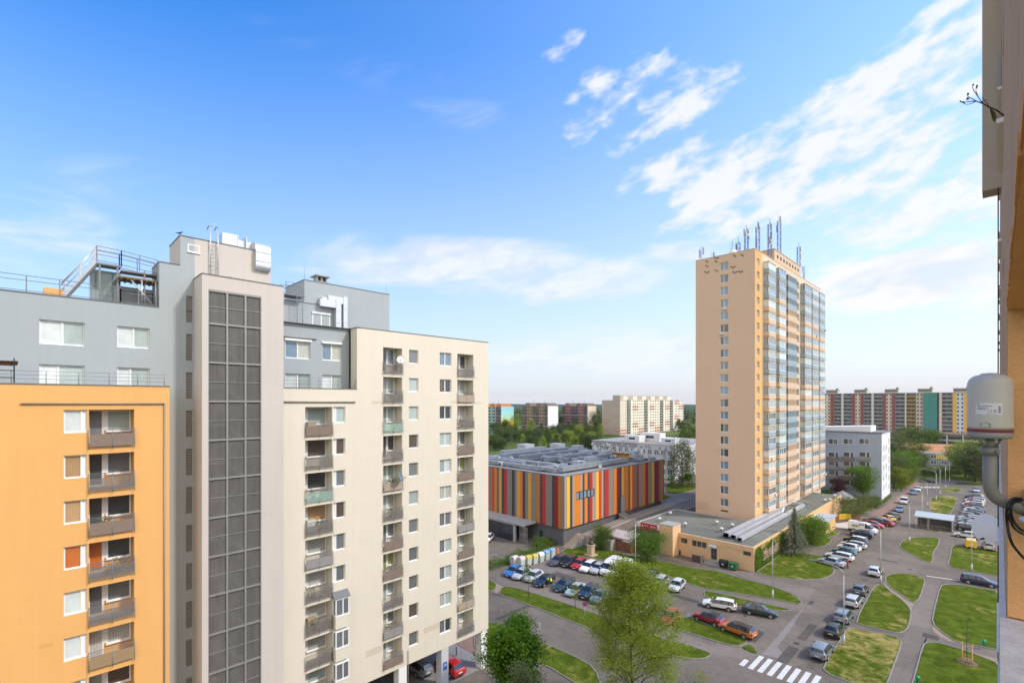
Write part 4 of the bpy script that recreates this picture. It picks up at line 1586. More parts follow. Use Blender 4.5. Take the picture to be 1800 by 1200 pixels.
rb = random.Random(3)
for i, (pa, pb, d) in enumerate(bays):
    ya, yb = yT(pa), yT(pb)
    if i == 0:
        ya += .3
    bm, gmm = bay_mesh(yb - ya)
    for k in range(NF):
        col = W_BLU if ((k in blue_rows) != (i == 4 and k in (3, 9)) and not (i == 1 and k == 2)) else W_BEI
        o = inst('bay_window', bm, tower, (TX1 + 43.6, (ya + yb) / 2 - 138, tz(k) - 1.0), rad(90), [col, None, W_TPL])
        inst('pane', gmm, o, mats=[rb.choice([P_GREEN, P_WHITE, P_CURT, P_MID, P_BLUE, P_GREEN])])
# gallery screens of the stair hall
ga, gb2 = yT(1381), yT(1397.5)
wd = gb2 - ga
sm = MB()
sm.box(-wd / 2, wd / 2, -.55, -.002, 0, 1.25, 0)
n = 11
for q in range(n):
    x = -wd / 2 + (q + .5) * wd / n
    sm.box(x - wd / n * .2, x + wd / n * .2, -.53, -.40, 1.25, 2.55, 0)
sm.box(-wd / 2, wd / 2, -.55, -.002, 2.55, 2.76, 0)
sm.box(-wd / 2, wd / 2, -.2, -.003, 1.25, 2.55, 1)
sme = sm.mesh('gallery_screen', [W_BLU, DARK])
for k in range(NF):
    inst('gallery_screen', sme, tower, (TX1 + 43.6, (ga + gb2) / 2 - 138, tz(k) - 1.0), rad(90), [W_BLU if k in blue_rows else W_BEI, None])
ry = rc1 - rc0
lm = MB()
lm.box(-ry / 2 + .02, ry / 2 - .02, .05, 1.28, -.08, .08, 0)
lm.box(-ry / 2 + .02, ry / 2 - .02, .1, .16, .08, 1.0, 1)
lm.box(-ry / 2 + .2, ry / 2 - .2, 1.18, 1.28, .3, 2.1, 2)
lme = lm.mesh('recessed_balcony', [W_TPL, W_BEI, P_DARK])
for k in range(1, NF):
    inst('recessed_balcony', lme, tower, (TX1 + 43.6, (rc0 + rc1) / 2 - 138, tz(k) - 1.0), rad(90))
# machine room
mb = MB()
my0, my1 = yT(1366), yT(1412)
mb.box(-46.5, TX1 - .6, my0, my1, TZ - .3, TZ + 3.3)
mb.box(-46.6, TX1 - .5, my0 - .1, my1 + .1, TZ + 3.3, TZ + 3.45)
for q in range(8):
    y = my0 + 2.5 + q * (my1 - my0 - 5) / 7
    mb.box(TX1 - .62, TX1 - .56, y - .5, y + .5, TZ + 1.6, TZ + 2.3, 1)
mb.build('machine_room', [W_BEI, DARK], tower)
# patched render, vent at the foot, bird boxes of the swifts near the top
mb = MB()
pa, pb = PX(1224.5, TY0), PX(1246, TY0)
mb.box(pa, pb, TY0 - .03, TY0 - .003, 4.9, PZ(880, pa, TY0))
mb.build('render_patch', mat('patch_pink', (0.56, 0.40, 0.29), .9, .05), tower)
mb = MB()
pa, pb = PX(1267, TY0), PX(1280, TY0)
mb.box(pa, pb, TY0 - .01, TY0 - .003, 5.25, 5.6)
mb.build('vent_opening', DARK, tower)
mb = MB()
for (cx_, cy_, nn) in ((1244, 459, 2), (1244, 467, 2), (1244, 478, 3), (1261, 453, 3), (1260, 459, 2), (1261, 475, 2), (1290, 469, 3), (1293, 478, 3), (1306, 448, 2), (1303, 477, 3), (1293, 449, 2)):
    for q in range(nn):
        x = PX(cx_ + (q - nn / 2) * 3.0, TY0)
        z = PZ(cy_ + (q % 2) * 1.5, x, TY0)
        mb.box(x - .14, x + .14, TY0 - .012, TY0 - .003, z - .16, z + .16)
mb.build('wall_hole', DARK, tower)
# air conditioners hung on the walls
for (px_, py_, pl_) in ((1275, 542, 'y'), (1269, 586, 'y')):
    b = MB()
    x = PX(px_, TY0)
    z = PZ(py_, x, TY0)
    b.box(x - .4, x + .4, TY0 - .4, TY0 - .003, z - .3, z + .3)
    b.build('air_conditioner', mat('ac_white', (.62, .6, .56), .6, .06), tower)
for (px_, py_) in ((1347, 806), (1353, 869), (1427, 590), (1442, 580), (1399, 820), (1442, 833)):
    b = MB()
    y = yT(px_)
    z = PZ(py_, TX1 + 1.2, y)
    b.box(TX1 + 1.17, TX1 + 1.5, y - .4, y + .4, z - .3, z + .3)
    b.build('air_conditioner', mat('ac_white', (.62, .6, .56), .6, .06), tower)

# lattice masts and aerials on the tower roof
MAST = mat('mast_steel_blue', (0.16, 0.20, 0.27), .5, .1, 3.0, metal=.3)


def lattice(mb, x, y, z0, z1, w=.32):
    for (a, b) in ((-1, -1), (1, -1), (1, 1), (-1, 1)):
        mb.box(x + a * w - .05, x + a * w + .05, y + b * w - .05, y + b * w + .05, z0, z1)
    n = int((z1 - z0) / .75)
    for i in range(n):
        za, zb = z0 + i * (z1 - z0) / n, z0 + (i + 1) * (z1 - z0) / n
        s = 1 if i % 2 else -1
        for b in (-1, 1):
            mb.tube([(x - s * w, y + b * w, za), (x + s * w, y + b * w, zb)], .03, 4)
            mb.tube([(x + b * w, y - s * w, za), (x + b * w, y + s * w, zb)], .03, 4)


MASTS = [  # px, top y, Y offset on the roof, lattice?, panels, label
    (1230, 433, 113.0, 0, 3, 'short aerial pole at the left front corner of the tan tower roof'),
    (1254, 443, 113.5, 0, 1, 'stubby single pole aerial second from the left on the tower roof'),
    (1287, 424, 115.0, 0, 0, 'thin yagi aerial with long cross rods beside the white dome on the tower'),
    (1297.5, 417, 116.0, 1, 1, 'low lattice mast just right of the white dome on the tower roof'),
    (1312, 396, 116.5, 1, 4, 'tall lattice mast with drum aerials left of the tower corner'),
    (1332, 389, 117.5, 1, 2, 'slim lattice mast with a small dish rising above the tower corner'),
    (1353, 385, 124, 1, 5, 'thick mast crowded with panel aerials beside the machine room'),
    (1369.5, 379, 131, 1, 3, 'tallest lattice mast with a needle top on the tower roof'),
    (1404, 426, 148, 1, 3, 'lattice mast behind the right end of the machine room'),
    (1414, 468, 152, 0, 2, 'small pole aerial lowest on the right of the tower roof'),
]
for (px_, ty_, Y_, lat, pan, lab) in MASTS:
    X_ = max(TX0 + .6, min(TX1 - .6, PX(px_, Y_)))
    ztop = PZ(ty_, X_, Y_)
    zb = TZ + .12 if not (my0 < Y_ < my1) else TZ + 3.46
    if my0 < Y_ < my1 and X_ < -46.6:
        zb = TZ - .38
    t = thing('aerial_mast', lab, 'mast', (X_, Y_, zb), 'aerial masts on the tower roof')
    m_ = MB()
    if lat:
        lattice(m_, X_, Y_, zb, ztop - 1.2, .34)
        m_.tube([(X_, Y_, ztop - 1.4), (X_, Y_, ztop)], .06, 6)
    else:
        m_.tube([(X_, Y_, zb), (X_, Y_, ztop)], .06, 6)
        for q in range(3):
            zq = zb + (ztop - zb) * (.55 + .16 * q)
            m_.tube([(X_ - .55, Y_ - .4, zq), (X_ + .55, Y_ + .4, zq)], .025, 5)
    m_.build('mast_frame', MAST, t)
    rr = random.Random(px_)
    for q in range(pan):
        zq = zb + (ztop - zb) * rr.uniform(.35, .9)
        a = rr.uniform(0, 6.28)
        b = MB()
        if rr.random() < .6:
            b.box(X_ + .5 * math.cos(a) - .12, X_ + .5 * math.cos(a) + .12, Y_ + .5 * math.sin(a) - .12, Y_ + .5 * math.sin(a) + .12, zq - .8, zq + .8)
            b.build('panel_aerial', mat('aerial_grey', (.34, .37, .42), .5), t)
        else:
            c = Vector((X_ + .55, Y_ - .45, zq))
            b.tube([c, c + Vector((.2, -.2, 0))], .34, 14)
            b.build('drum_aerial', mat('aerial_pale', (.62, .62, .62), .5), t)
m_ = MB()
x_ = PX(1289, 113)
m_.lathe([(.75, 0), (.85, .35), (.75, .9), (.4, 1.25), (.05, 1.38)], 18, (x_, 113, TZ + .12))
tag(m_.build('radome', mat('radome_white', (.75, .75, .73), .4)), 'white dome aerial on the front edge of the tan tower roof', 'aerial')

# ------------------------------------------------------------------ the low annexe in front of the tower
W_AN = mat('annexe_tan', (0.68, 0.44, 0.245), 0.9, 0.05, 0.35, spec=0.15, streak=.05, bump=.1)
W_ANY = mat('annexe_bright', (0.66, 0.44, 0.20), 0.9, 0.05, 0.35, spec=0.15)
ROOFG = asphalt_mat('annexe_roof_felt', (0.145, 0.150, 0.122), (0.200, 0.200, 0.165), .7)
annexe = thing('annexe_building', 'low flat-roofed tan annexe with a grey-green roof at the foot of the tower', 'building', (-40, 100, 0))
AX0, AX1, AY0, AY1, AZ = -54.5, -30.5, 90.6, 109.5, 4.2
wy = lambda px, Y=AY0: PX(px, Y)
mb = MB()
holes_a = []
for (a, b, c, d) in ((1185, 1191, 942, 950), (1197, 1208, 945, 954), (1216.5, 1241.5, 950, 961), (1187, 1197, 966, 974), (1306, 1320, 969, 976)):
    x0, x1 = wy(a), wy(b)
    zm = PZ((c + d) / 2, (x0 + x1) / 2, AY0)
    hh = (d - c) / FPX * (AY0 - x0) / SQ
    holes_a.append((x0, x1, zm - hh / 2, zm + hh / 2, .2))
dx0_, dx1_ = wy(1249.5), wy(1260)
holes_a.append((dx0_, dx1_, 0.55, 2.75, .3))
wall_y(mb, AY0, -46.0, AX1, -.1, AZ, holes_a)
wall_x(mb, AX1, AY0, 158, -.1, AZ, [(yy, yy + 2.6, .9, 2.9, .2) for yy in (112, 115.5, 119, 122.5)] + [(137.5, 139.0, .1, 2.4, .2)])
mb.poly([(AX0, AY0 + 2.4, 0), (AX0, AY0 + 2.4, AZ), (AX0, AY1, AZ), (AX0, AY1, 0)])
mb.poly([(AX0, AY1, 0), (AX0, AY1, AZ), (TX1, AY1, AZ), (TX1, AY1, 0)])
mb.poly([(AX1, 158, 0), (TX1 - 1, 158, 0), (TX1 - 1, 158, AZ), (AX1, 158, AZ)])
mb.poly([(-46, AY0, 0), (-46, AY0, AZ), (-46, AY0 + 2.4, AZ), (-46, AY0 + 2.4, 0)])
mb.box(-46.0, AX1 + .06, AY0 - .10, AY0 + .25, AZ - .75, AZ + .12)
mb.box(AX1 - .25, AX1 + .11, AY0 + .26, 158, AZ - .55, AZ + .12, 1)
mb.build('annexe_wall', [W_AN, W_ANY], annexe)
mb = MB()
zr_ = AZ + .02
mb.poly([(-46, AY0 + .2, zr_), (AX1 - .2, AY0 + .2, zr_), (AX1 - .2, AY1, zr_), (AX0, AY1, zr_), (AX0, AY0 + 2.4, zr_), (-46, AY0 + 2.4, zr_)])
mb.poly([(TX1 - .5, AY1, zr_), (AX1 - .2, AY1, zr_), (AX1 - .2, 158, zr_), (TX1 - .5, 158, zr_)])
mb.build('annexe_roof', ROOFG, annexe)
mb = MB()
mb.box(AX0 - .1, AX0 + .15, AY0 + 2.3, AY1, AZ - .1, AZ + .18)
mb.box(AX0 + .15, -46, AY0 + 2.3, AY0 + 2.5, AZ - .1, AZ + .1)
mb.box(AX0, TX1 - .3, AY1 - .12, AY1 + .12, AZ - .05, AZ + .2)
mb.box(-44.5, -34.5, 98.5, 98.62, zr_, zr_ + .05)
mb.build('roof_edge', mat('roof_edge_pale', (.42, .42, .40), .7, .1), annexe)
mb = MB()
px0_, px1_ = wy(1159.5, 88.2), wy(1182.5, 88.2)
mb.box(px0_, px1_, 88.2, 91.5, -.1, PZ(921, -47, 88.2))
mb.build('chimney_tower', W_AN, annexe)
mb = MB()
mb.box(px0_ - .08, px1_ + .08, 88.12, 91.58, PZ(921, -47, 88.2), PZ(921, -47, 88.2) + .12)
mb.build('chimney_cap', CONC, annexe)
for (x0, x1, z0, z1, dp) in holes_a[:-1]:
    g = MB()
    g.poly([(x0, AY0 + .15, z0), (x1, AY0 + .15, z0), (x1, AY0 + .15, z1), (x0, AY0 + .15, z1)])
    nb = max(1, int((x1 - x0) / .7))
    for q in range(1, nb):
        x = x0 + (x1 - x0) * q / nb
        g.box(x - .05, x + .05, AY0 + .06, AY0 + .14, z0, z1, 1)
    g.build('window', [P_DARK, W_AN], annexe)
d_ = MB()
d_.box(dx0_, dx1_, AY0 + .18, AY0 + .26, .55, 2.75, 0)
d_.box(dx0_ + .45, dx0_ + .5, AY0 + .14, AY0 + .18, 1.4, 1.7, 1)
d_.build('door', [mat('door_slate', (.07, .075, .085), .5, .08), STEEL], annexe)
b = MB()
b.box(dx0_ - .1, dx1_ + .1, AY0 - .9, AY0 - .003, 2.95, 3.35, 0)
b.build('door_canopy', mat('canopy_grey', (.55, .55, .53), .6, .05), annexe)
b = MB()
for q in range(4):
    b.box(dx0_ - .7, dx1_ + .35 + .3 * q, AY0 - .5 - .32 * (q + 1), AY0 - .003 - .0 * q, 0, .52 - .13 * q)
b.build('door_step', CONC, annexe)
# shop windows along the street side
for yy in (112, 115.5, 119, 122.5):
    g = MB()
    g.poly([(AX1 - .15, yy, .9), (AX1 - .15, yy + 2.6, .9), (AX1 - .15, yy + 2.6, 2.9), (AX1 - .15, yy, 2.9)])
    for q in (0, 1.27, 2.5):
        g.box(AX1 - .14, AX1 - .04, yy + q, yy + q + .1, .9, 2.9, 1)
    g.build('window', [P_DARK, WHITE], annexe)
YEL = mat('shop_panel_yellow', (.70, .58, .06), .5, .22, .9)
b = MB()
y0, y1 = PY(1418, AX1), PY(1430, AX1)
b.box(AX1 + .003, AX1 + .06, y0, y1, .3, 3.55)
b.build('yellow_panel', YEL, annexe)
b = MB()
y2, y3 = PY(1430.5, AX1), PY(1437, AX1)
b.box(AX1 + .003, AX1 + .06, y2, y3, .3, 3.5, 0)
for q in range(4):
    b.box(AX1 + .061, AX1 + .09, y2 + .3 + q * (y3 - y2) / 4, y2 + .55 + q * (y3 - y2) / 4, .5, 3.3, 1)
b.build('shop_front', [WHITE, P_BLUE], annexe)
b = MB()
ye0, ye1 = PY(1441, AX1 + 2), PY(1458, AX1 + 2)
b.box(AX1 + .12, AX1 + 3.2, ye0, ye1, 0, 3.1, 0)
b.box(AX1 + .115, AX1 + 3.6, ye0 - .3, ye1 + .3, 3.1, 3.25, 1)
b.box(AX1 + .5, AX1 + 1.6, ye0 - .04, ye0 - .003, 0, 2.3, 2)
b.build('entrance_porch', [W_ANY, mat('porch_roof', (.40, .43, .47), .5, .08), P_DARK], annexe)
# pub front on the left
RED = mat('sign_red', (.38, .028, .03), .5, .08)
b = MB()
xa, xb = AX0 + .2, -48.9
Yp = AY0 + 2.35
b.box(xa, xb, Yp - .12, Yp - .003, 0, 3.2, 0)
for q in range(5):
    x = xa + (xb - xa) * q / 4
    b.box(x - .06, x + .06, Yp - .2, Yp - .12, 0, 3.2, 1)
b.box(xa, xb, Yp - .2, Yp - .125, 1.6, 1.68, 1)
b.box(xa, xb, Yp - 1.0, Yp - .003, 3.22, 3.34, 2)
b.build('pub_window', [P_DARK, RAIL, mat('pub_red', (.26, .05, .055), .6, .08)], annexe)
b = MB()
b.box(xa + .5, xb - 1.2, Yp - .55, Yp - .25, 3.36, 4.35, 0)
sgn = b.build('pub_sign', RED, annexe)
b = MB()
wS = (xb - 1.2) - (xa + .5)
rl_ = random.Random(11)
x = xa + .5 + wS * .24
while x < xa + .5 + wS * .78:
    if abs(x - (xa + .5 + wS * .52)) < .16:
        x += .34
        continue
    h_ = rl_.choice([.38, .38, .46])
    b.box(x, x + .07, Yp - .562, Yp - .553, 3.65, 3.65 + h_)
    b.box(x + .075, x + .17, Yp - .562, Yp - .553, 3.65 + rl_.choice([0, .16, .3]), 3.65 + rl_.choice([.36, .4]))
    x += .25
for xc in (xa + .5 + wS * .12, xa + .5 + wS * .88):
    b.poly([(xc - .32, Yp - .558, 3.6), (xc + .32, Yp - .558, 3.6), (xc, Yp - .558, 4.15)])
b.build('lettering', mat('sign_pink_white', (.72, .45, .43), .5), sgn)
b = MB()
b.box(xb - 1.15, xb + .0, Yp - .5, Yp - .2, 3.4, 4.2)
b.box(xa - .5, xa + .45, Yp - .5, Yp - .2, 3.4, 4.2)
b.build('pale_sign', mat('sign_pale', (.60, .60, .56), .5, .08), annexe)
# roof plant: three long ducts, cowls
b = MB()
for (x, r_, y0, y1, z) in ((-36.3, .50, 93.2, 125, 4.85), (-35.0, .40, 93.4, 122, 4.75), (-33.6, .36, 92.6, 121, 4.72)):
    b.box(x - r_, x + r_, y0, y1, z - r_ * .8, z + r_ * .8, 0)
    for q in range(int((y1 - y0) / 2.6)):
        b.box(x - r_ - .03, x + r_ + .03, y0 + q * 2.6, y0 + q * 2.6 + .07, z - r_ * .8 - .02, z + r_ * .8 + .03, 0)
b.box(-34.0, -33.3, 121.5, 135, 4.4, 5.05, 0)
b.box(-36.4, -33.3, 134.3, 135, 4.4, 5.05, 0)
b.tube([(-36.2, 124.8, 4.85), (-36.6, 127, 5.2), (-37.0, 129, 6.4)], .42, 8)
b.tube([(-35.0, 121.8, 4.75), (-35.6, 125, 4.9), (-36.4, 128, 5.6)], .35, 8)
b.build('ventilation_duct', DUCT, annexe)
for (px_, py_) in ((1159, 913), (1178, 903), (1204, 922), (1259.5, 919), (1287, 924), (1268, 931), (1450, 880), (1459, 879), (1467, 872)):
    p = gp(px_, py_, AZ + .4)
    b = MB()
    b.lathe([(.22, 0), (.22, .55), (.42, .6), (.42, .75), (.1, .95)], 12, (p.x, p.y, zr_))
    b.build('roof_cowl', mat('cowl_white', (.6, .6, .57), .5, .08), annexe)
# ivy on the street wall with a faded mural behind it
b = MB()
m0, m1 = PY(1336, AX1), PY(1372, AX1)
b.box(AX1 + .003, AX1 + .02, m0, m1, .9, 2.8)
b.build('wall_mural', mat('mural_pink', (.45, .25, .25), .8, .35, .6), annexe)

# ------------------------------------------------------------------ the striped hall
SX, SY, SX0, SY1_, SZ0, SZ1 = -63.0, 78.0, -104.0, 120.0, 3.8, 14.5
hall = thing('striped_hall', 'large box-shaped hall clad in red, orange, yellow, taupe and slate vertical stripes', 'hall', (-80, 98, 0))
SC = {'t': (0.225, 0.185, 0.150), 'l': (0.345, 0.285, 0.225), 'k': (0.050, 0.052, 0.060), 's': (0.040, 0.046, 0.056), 'r': (0.43, 0.030, 0.026), 'd': (0.24, 0.020, 0.018),
      'e': (0.50, 0.065, 0.018), 'o': (0.62, 0.195, 0.025), 'g': (0.60, 0.31, 0.055), 'y': (0.76, 0.43, 0.04), 'b': (0.17, 0.125, 0.09), 'n': (0.43, 0.16, 0.03)}
SK = list(SC)
SM = [mat('cladding_' + k, SC[k], .55, .04, .4, spec=.3) for k in SK]
front = [('t', 35), ('e', 70), ('o', 100), ('b', 130), ('g', 165), ('k', 200), ('r', 235), ('t', 300), ('s', 335), ('t', 365), ('g', 405), ('o', 440), ('k', 475), ('t', 510), ('g', 555), ('t', 620), ('n', 670),
         ('k', 700), ('r', 745), ('t', 830), ('s', 860), ('d', 910), ('n', 950), ('t', 990)]
side = [('l', 1025), ('y', 1065), ('k', 1095), ('l', 1120), ('o', 1200), ('l', 1230), ('k', 1255), ('o', 1295), ('k', 1325), ('r', 1360), ('l', 1410), ('y', 1445), ('e', 1480)]
side2 = [('l', 205), ('k', 220), ('r', 265), ('t', 330), ('o', 360), ('d', 385), ('k', 415), ('g', 445), ('n', 500), ('k', 515), ('g', 540), ('e', 560), ('b', 600), ('d', 620), ('t', 665), ('n', 695), ('d', 730), ('t', 770),
         ('g', 800), ('k', 820), ('d', 855), ('t', 885), ('o', 905), ('d', 922)]
mb = MB()
xprev = -104.0
rr = random.Random(5)
x = -104.0
xs0 = PX(860, SY)
while x < xs0 - .5:
    w_ = rr.choice([.8, 1.2, 1.8, 2.4])
    mb.box(x, min(x + w_, xs0), SY, SY + .14, SZ0, SZ1, SK.index(rr.choice('tterogkst')))
    x += w_
xp = xs0
for (c, b_) in front:
    xe = PX(860 + b_ / 7.5, SY)
    mb.box(xp, xe, SY - rr.choice([0, .02, .04]), SY + .14, SZ0, SZ1, SK.index(c))
    xp = xe
yp = SY
dn0, dn1 = PY(1086.5, SX), PY(1098.5, SX)
wn0, wn1 = PY(1012.7, SX), PY(1044.7, SX)
wz0, wz1 = 9.2, 10.9
for lst, f in ((side, lambda b_: 860 + b_ / 7.5), (side2, lambda b_: 1030 + b_ / 6.667)):
    for (c, b_) in lst:
        ye = min(PY(f(b_), SX), SY1_)
        if ye <= yp:
            continue
        segs = [(SZ0, SZ1)]
        ov_d = not (ye <= dn0 or yp >= dn1)
        cuts = [yp, ye]
        for q in (dn0, dn1, wn0, wn1):
            if yp < q < ye:
                cuts.append(q)
        cuts.sort()
        for a, b2 in zip(cuts[:-1], cuts[1:]):
            mid = (a + b2) / 2
            if dn0 < mid < dn1:
                segs = [(7.6, SZ1)]
            elif wn0 < mid < wn1:
                segs = [(SZ0, wz0), (wz1, SZ1)]
            else:
                segs = [(SZ0, SZ1)]
            for (za, zb) in segs:
                mb.box(SX - .14, SX + rr.choice([0, .02, .04]), a, b2, za, zb, SK.index(c))
        yp = ye
if yp < SY1_:
    mb.box(SX - .14, SX, yp, SY1_, SZ0, SZ1, SK.index('t'))
mb.build('striped_cladding', SM, hall)
b = MB()
b.box(SX0, SX - .16, SY + .16, SY1_, SZ0 + .01, SZ1 - .3, 0)
b.build('hall_wall', mat('hall_core', (.12, .12, .125), .8, .08), hall)
b = MB()
b.box(SX0, SX - .5, SY + .5, SY1_ - .4, 0, SZ0, 0)
b.build('hall_base', mat('base_grey', (.115, .115, .122), .8, .10, .5), hall)
b = MB()
b.box(SX0, SX + .06, SY - .06, SY + .35, SZ1, SZ1 + .14)
b.box(SX - .35, SX + .06, SY + .35, SY1_, SZ1, SZ1 + .14)
b.build('roof_edge', COPING, hall)
b = MB()
b.poly([(SX0, SY + .2, SZ1 - .15), (SX - .2, SY + .2, SZ1 - .15), (SX - .2, SY1_, SZ1 - .15), (SX0, SY1_, SZ1 - .15)])
b.build('hall_roof', mat('hall_roof_membrane', (.29, .285, .28), .8, .14, .4), hall)
b = MB()
b.box(SX - .08, SX + .05, wn0, wn1, wz1 - .1, wz1, 0)
b.box(SX - .08, SX + .05, wn0, wn1, wz0, wz0 + .1, 0)
for q in range(6):
    y = wn0 + (wn1 - wn0) * q / 5
    b.box(SX - .08, SX + .05, max(wn0, y - .07), min(wn1, y + .07), wz0 + .1, wz1 - .1, 0)
b.build('window', DARK, hall)
b = MB()
b.poly([(SX - .10, wn0, wz0), (SX - .10, wn1, wz0), (SX - .10, wn1, wz1), (SX - .10, wn0, wz1)])
b.build('window_pane', P_BLUE, hall)
b = MB()
b.box(SX - .13, SX - .10, dn0, dn1, SZ0, 7.6, 0)
b.box(SX - .10, SX - .04, dn0 + (dn1 - dn0) * .45, dn1, SZ0, 7.5, 1)
b.build('door', [DARK, mat('door_grey', (.25, .25, .27), .6, .06)], hall)
b = MB()
ym = (dn0 + dn1) / 2
n = 16
for q in range(n):
    b.box(SX + .3 + q * .42, SX + .72 + q * .42, ym - 1.6, ym + 1.2, 0, SZ0 - (q + .5) * SZ0 / n)
b.box(SX + .05, SX + .3, ym - 1.6, ym + 1.2, SZ0 - .3, SZ0 - .02)
for s in (-1.6, 1.2):
    b.tube([(SX + .3, ym + s, SZ0 + .9), (SX + 7, ym + s, 1.0)], .04, 6)
b.build('outside_stair', mat('stair_timber_grey', (.23, .205, .18), .85, .12, 1.5), hall)
# canopy, dark glazed wall and steel gate by the corner
cx1 = PX(940, 77.4)
b = MB()
b.box(-100, cx1, 73.8, 77.8, 3.75, 4.15)
b.build('canopy', mat('canopy_pale', (.40, .385, .36), .8, .1), hall)
b = MB()
xg = PX(906, 74.3)
b.box(-100, xg, 74.1, 74.4, 0, 3.4, 0)
b.box(-100, xg + .1, 74.05, 74.45, 3.4, 3.6, 1)
b.box(xg - .4, xg + .1, 74.0, 74.5, 0, 3.4, 2)
for q in range(8):
    b.box(xg - 3 * q - 1.6, xg - 3 * q - 1.5, 74.06, 74.1, .2, 3.3, 3)
b.build('dark_glazing', [mat('dark_glass_wall', (.03, .036, .045), .15, .1, .5, spec=.5, coat=.6), CONC, mat('pilaster', (.36, .36, .35), .7, .3, 3.0), DARK], hall)
b = MB()
for q in range(9):
    b.box(xg + .5 + q * .28, xg + .56 + q * .28, 75.0, 75.06, .1, 3.3)
for z in (.2, 1.6, 3.2):
    b.box(xg + .4, xg + 2.9, 74.99, 75.07, z, z + .08)
b.build('steel_gate', STEEL, hall)
b = MB()
b.box(PX(949, 78.4) - .05, PX(953.5, 78.4), 78.40, 78.49, .1, 2.3)
b.build('base_door', mat('door_green_black', (.02, .04, .03), .5), hall)
b = MB()
b.box(PX(920, 76.5), PX(924, 76.5), 76.2, 76.6, 0, 3.7)
b.build('brick_pier', mat('brick_red', (.30, .14, .09), .9, .2, 3.0), hall)
# roof ducts
b = MB()
zq = SZ1 - .15


def duct(b, x0, y0, x1, y1, w, z0, h):
    d = Vector((x1 - x0, y1 - y0, 0))
    L = d.length
    d.normalize()
    nrm = Vector((d.y, -d.x, 0)) * w / 2
    A, B = Vector((x0, y0, 0)), Vector((x1, y1, 0))
    b.prism([((A - nrm).x, (A - nrm).y), ((A + nrm).x, (A + nrm).y), ((B + nrm).x, (B + nrm).y), ((B - nrm).x, (B - nrm).y)], z0, z0 + h)
    for q in range(1, int(L / 2.2) + 1):
        c = A + d * min(L - .05, q * 2.2)
        k = nrm * 1.04
        e = d * .04
        b.prism([((c - k - e).x, (c - k - e).y), ((c + k - e).x, (c + k - e).y), ((c + k + e).x, (c + k + e).y), ((c - k + e).x, (c - k + e).y)], z0 - .01, z0 + h + .04)


for a in ((-96, 86, -72, 86, 1.5, zq + .5, 0.86), (-72, 80.8, -72, 90, 1.2, zq + .4, 0.72), (-90, 82, -68, 82, 1.2, zq + .35, 0.65), (-67.2, 82, -67.2, 108, 1.5, zq + .45, 0.94), (-92, 88, -92, 116, 1.9, zq + .6, 1.22),
          (-87, 90, -87, 118, 1.7, zq + .6, 1.15), (-80, 92, -80, 117, 1.6, zq + .6, 1.08), (-100, 84, -80, 84, 1.3, zq + .5, 0.79), (-74.5, 96, -74.5, 118, 1.4, zq + .5, 1.01), (-86, 104, -70, 104, 1.2, zq + .4, 0.79),
          (-67, 112, -64.6, 118, 1.1, zq + .3, 0.65), (-70, 112, -65, 112, 1.0, zq + .3, 0.72), (-84, 96, -76, 96, 1.4, zq + .5, 0.94), (-98, 94, -98, 112, 2.0, zq + .6, 1.30), (-77, 84.2, -70, 88, 1.0, zq + .4, 0.58)):
    duct(b, *a)
for q in range(14):
    rq = random.Random(q)
    x, y = rq.uniform(-98, -66), rq.uniform(81, 116)
    b.tube([(x, y, zq), (x, y, zq + 1.2), (x + .7, y + .2, zq + 1.6), (x + 1.3, y + .3, zq + 1.1)], .42, 10)
b.build('roof_duct', mat('hall_duct_metal', (.30, .325, .345), .45, .30, .8, metal=.35), hall)
rq = random.Random(77)
for q in range(60):
    b = MB()
    x, y = rq.uniform(-101, -65), rq.uniform(80, 118)
    w_, d_, h_ = rq.uniform(.5, 1.5), rq.uniform(.5, 1.8), rq.uniform(.5, 1.5)
    b.box(x, x + w_, y, y + d_, zq + .1, zq + h_)
    b.box(x - .06, x + w_ + .06, y - .06, y + d_ + .06, zq + h_, zq + h_ + .08)
    b.box(x + .1, x + w_ - .1, y - .04, y - .003, zq + .25, zq + h_ * .8, 1)
    b.build('roof_unit', [mat('roof_unit_%d' % (q % 3), [(.34, .36, .37), (.50, .50, .48), (.22, .235, .25)][q % 3], .5, .12, 1.5), DARK], hall)
for (x, y, w_, d_, h_) in ((-70.5, 93, 2.4, 3.2, 2.0), (-70.8, 98, 2.2, 4.2, 2.6), (-76, 112, 3, 4, 2.8), (-82.5, 112, 3.5, 4, 2.4), (-90, 118, 3.5, 3.5, 3.0), (-97, 117, 5, 4, 3.2), (-104, 110, 5, 5, 3.0), (-71, 118, 3.2, 3, 2.6)):
    b = MB()
    w_, d_, h_ = w_ * .72, d_ * .8, h_ * .8
    b.box(x - w_ / 2, x + w_ / 2, y - d_ / 2, y + d_ / 2, zq + .2, zq + h_)
    for q in range(int(w_ / .5)):
        b.box(x - w_ / 2 + .1 + q * .5, x - w_ / 2 + .15 + q * .5, y - d_ / 2 - .03, y - d_ / 2, zq + .4, zq + h_ - .2)
    b.build('air_handling_unit', mat('ahu_pale', (.40, .42, .43), .5, .08), hall)
b = MB()
for q in range(9):
    b.box(-71.6 + q * .55, -71.2 + q * .55, 108.6, 109.0, zq + .2, zq + 2.3)
b.box(-71.8, -66.8, 108.9, 109.2, zq + .4, zq + 2.0)
b.box(-71.8, -66.8, 108.6, 110.6, zq + 1.9, zq + 2.2)
b.build('orange_housing', mat('housing_orange', (.42, .21, .04), .7, .25, 1.5), hall)

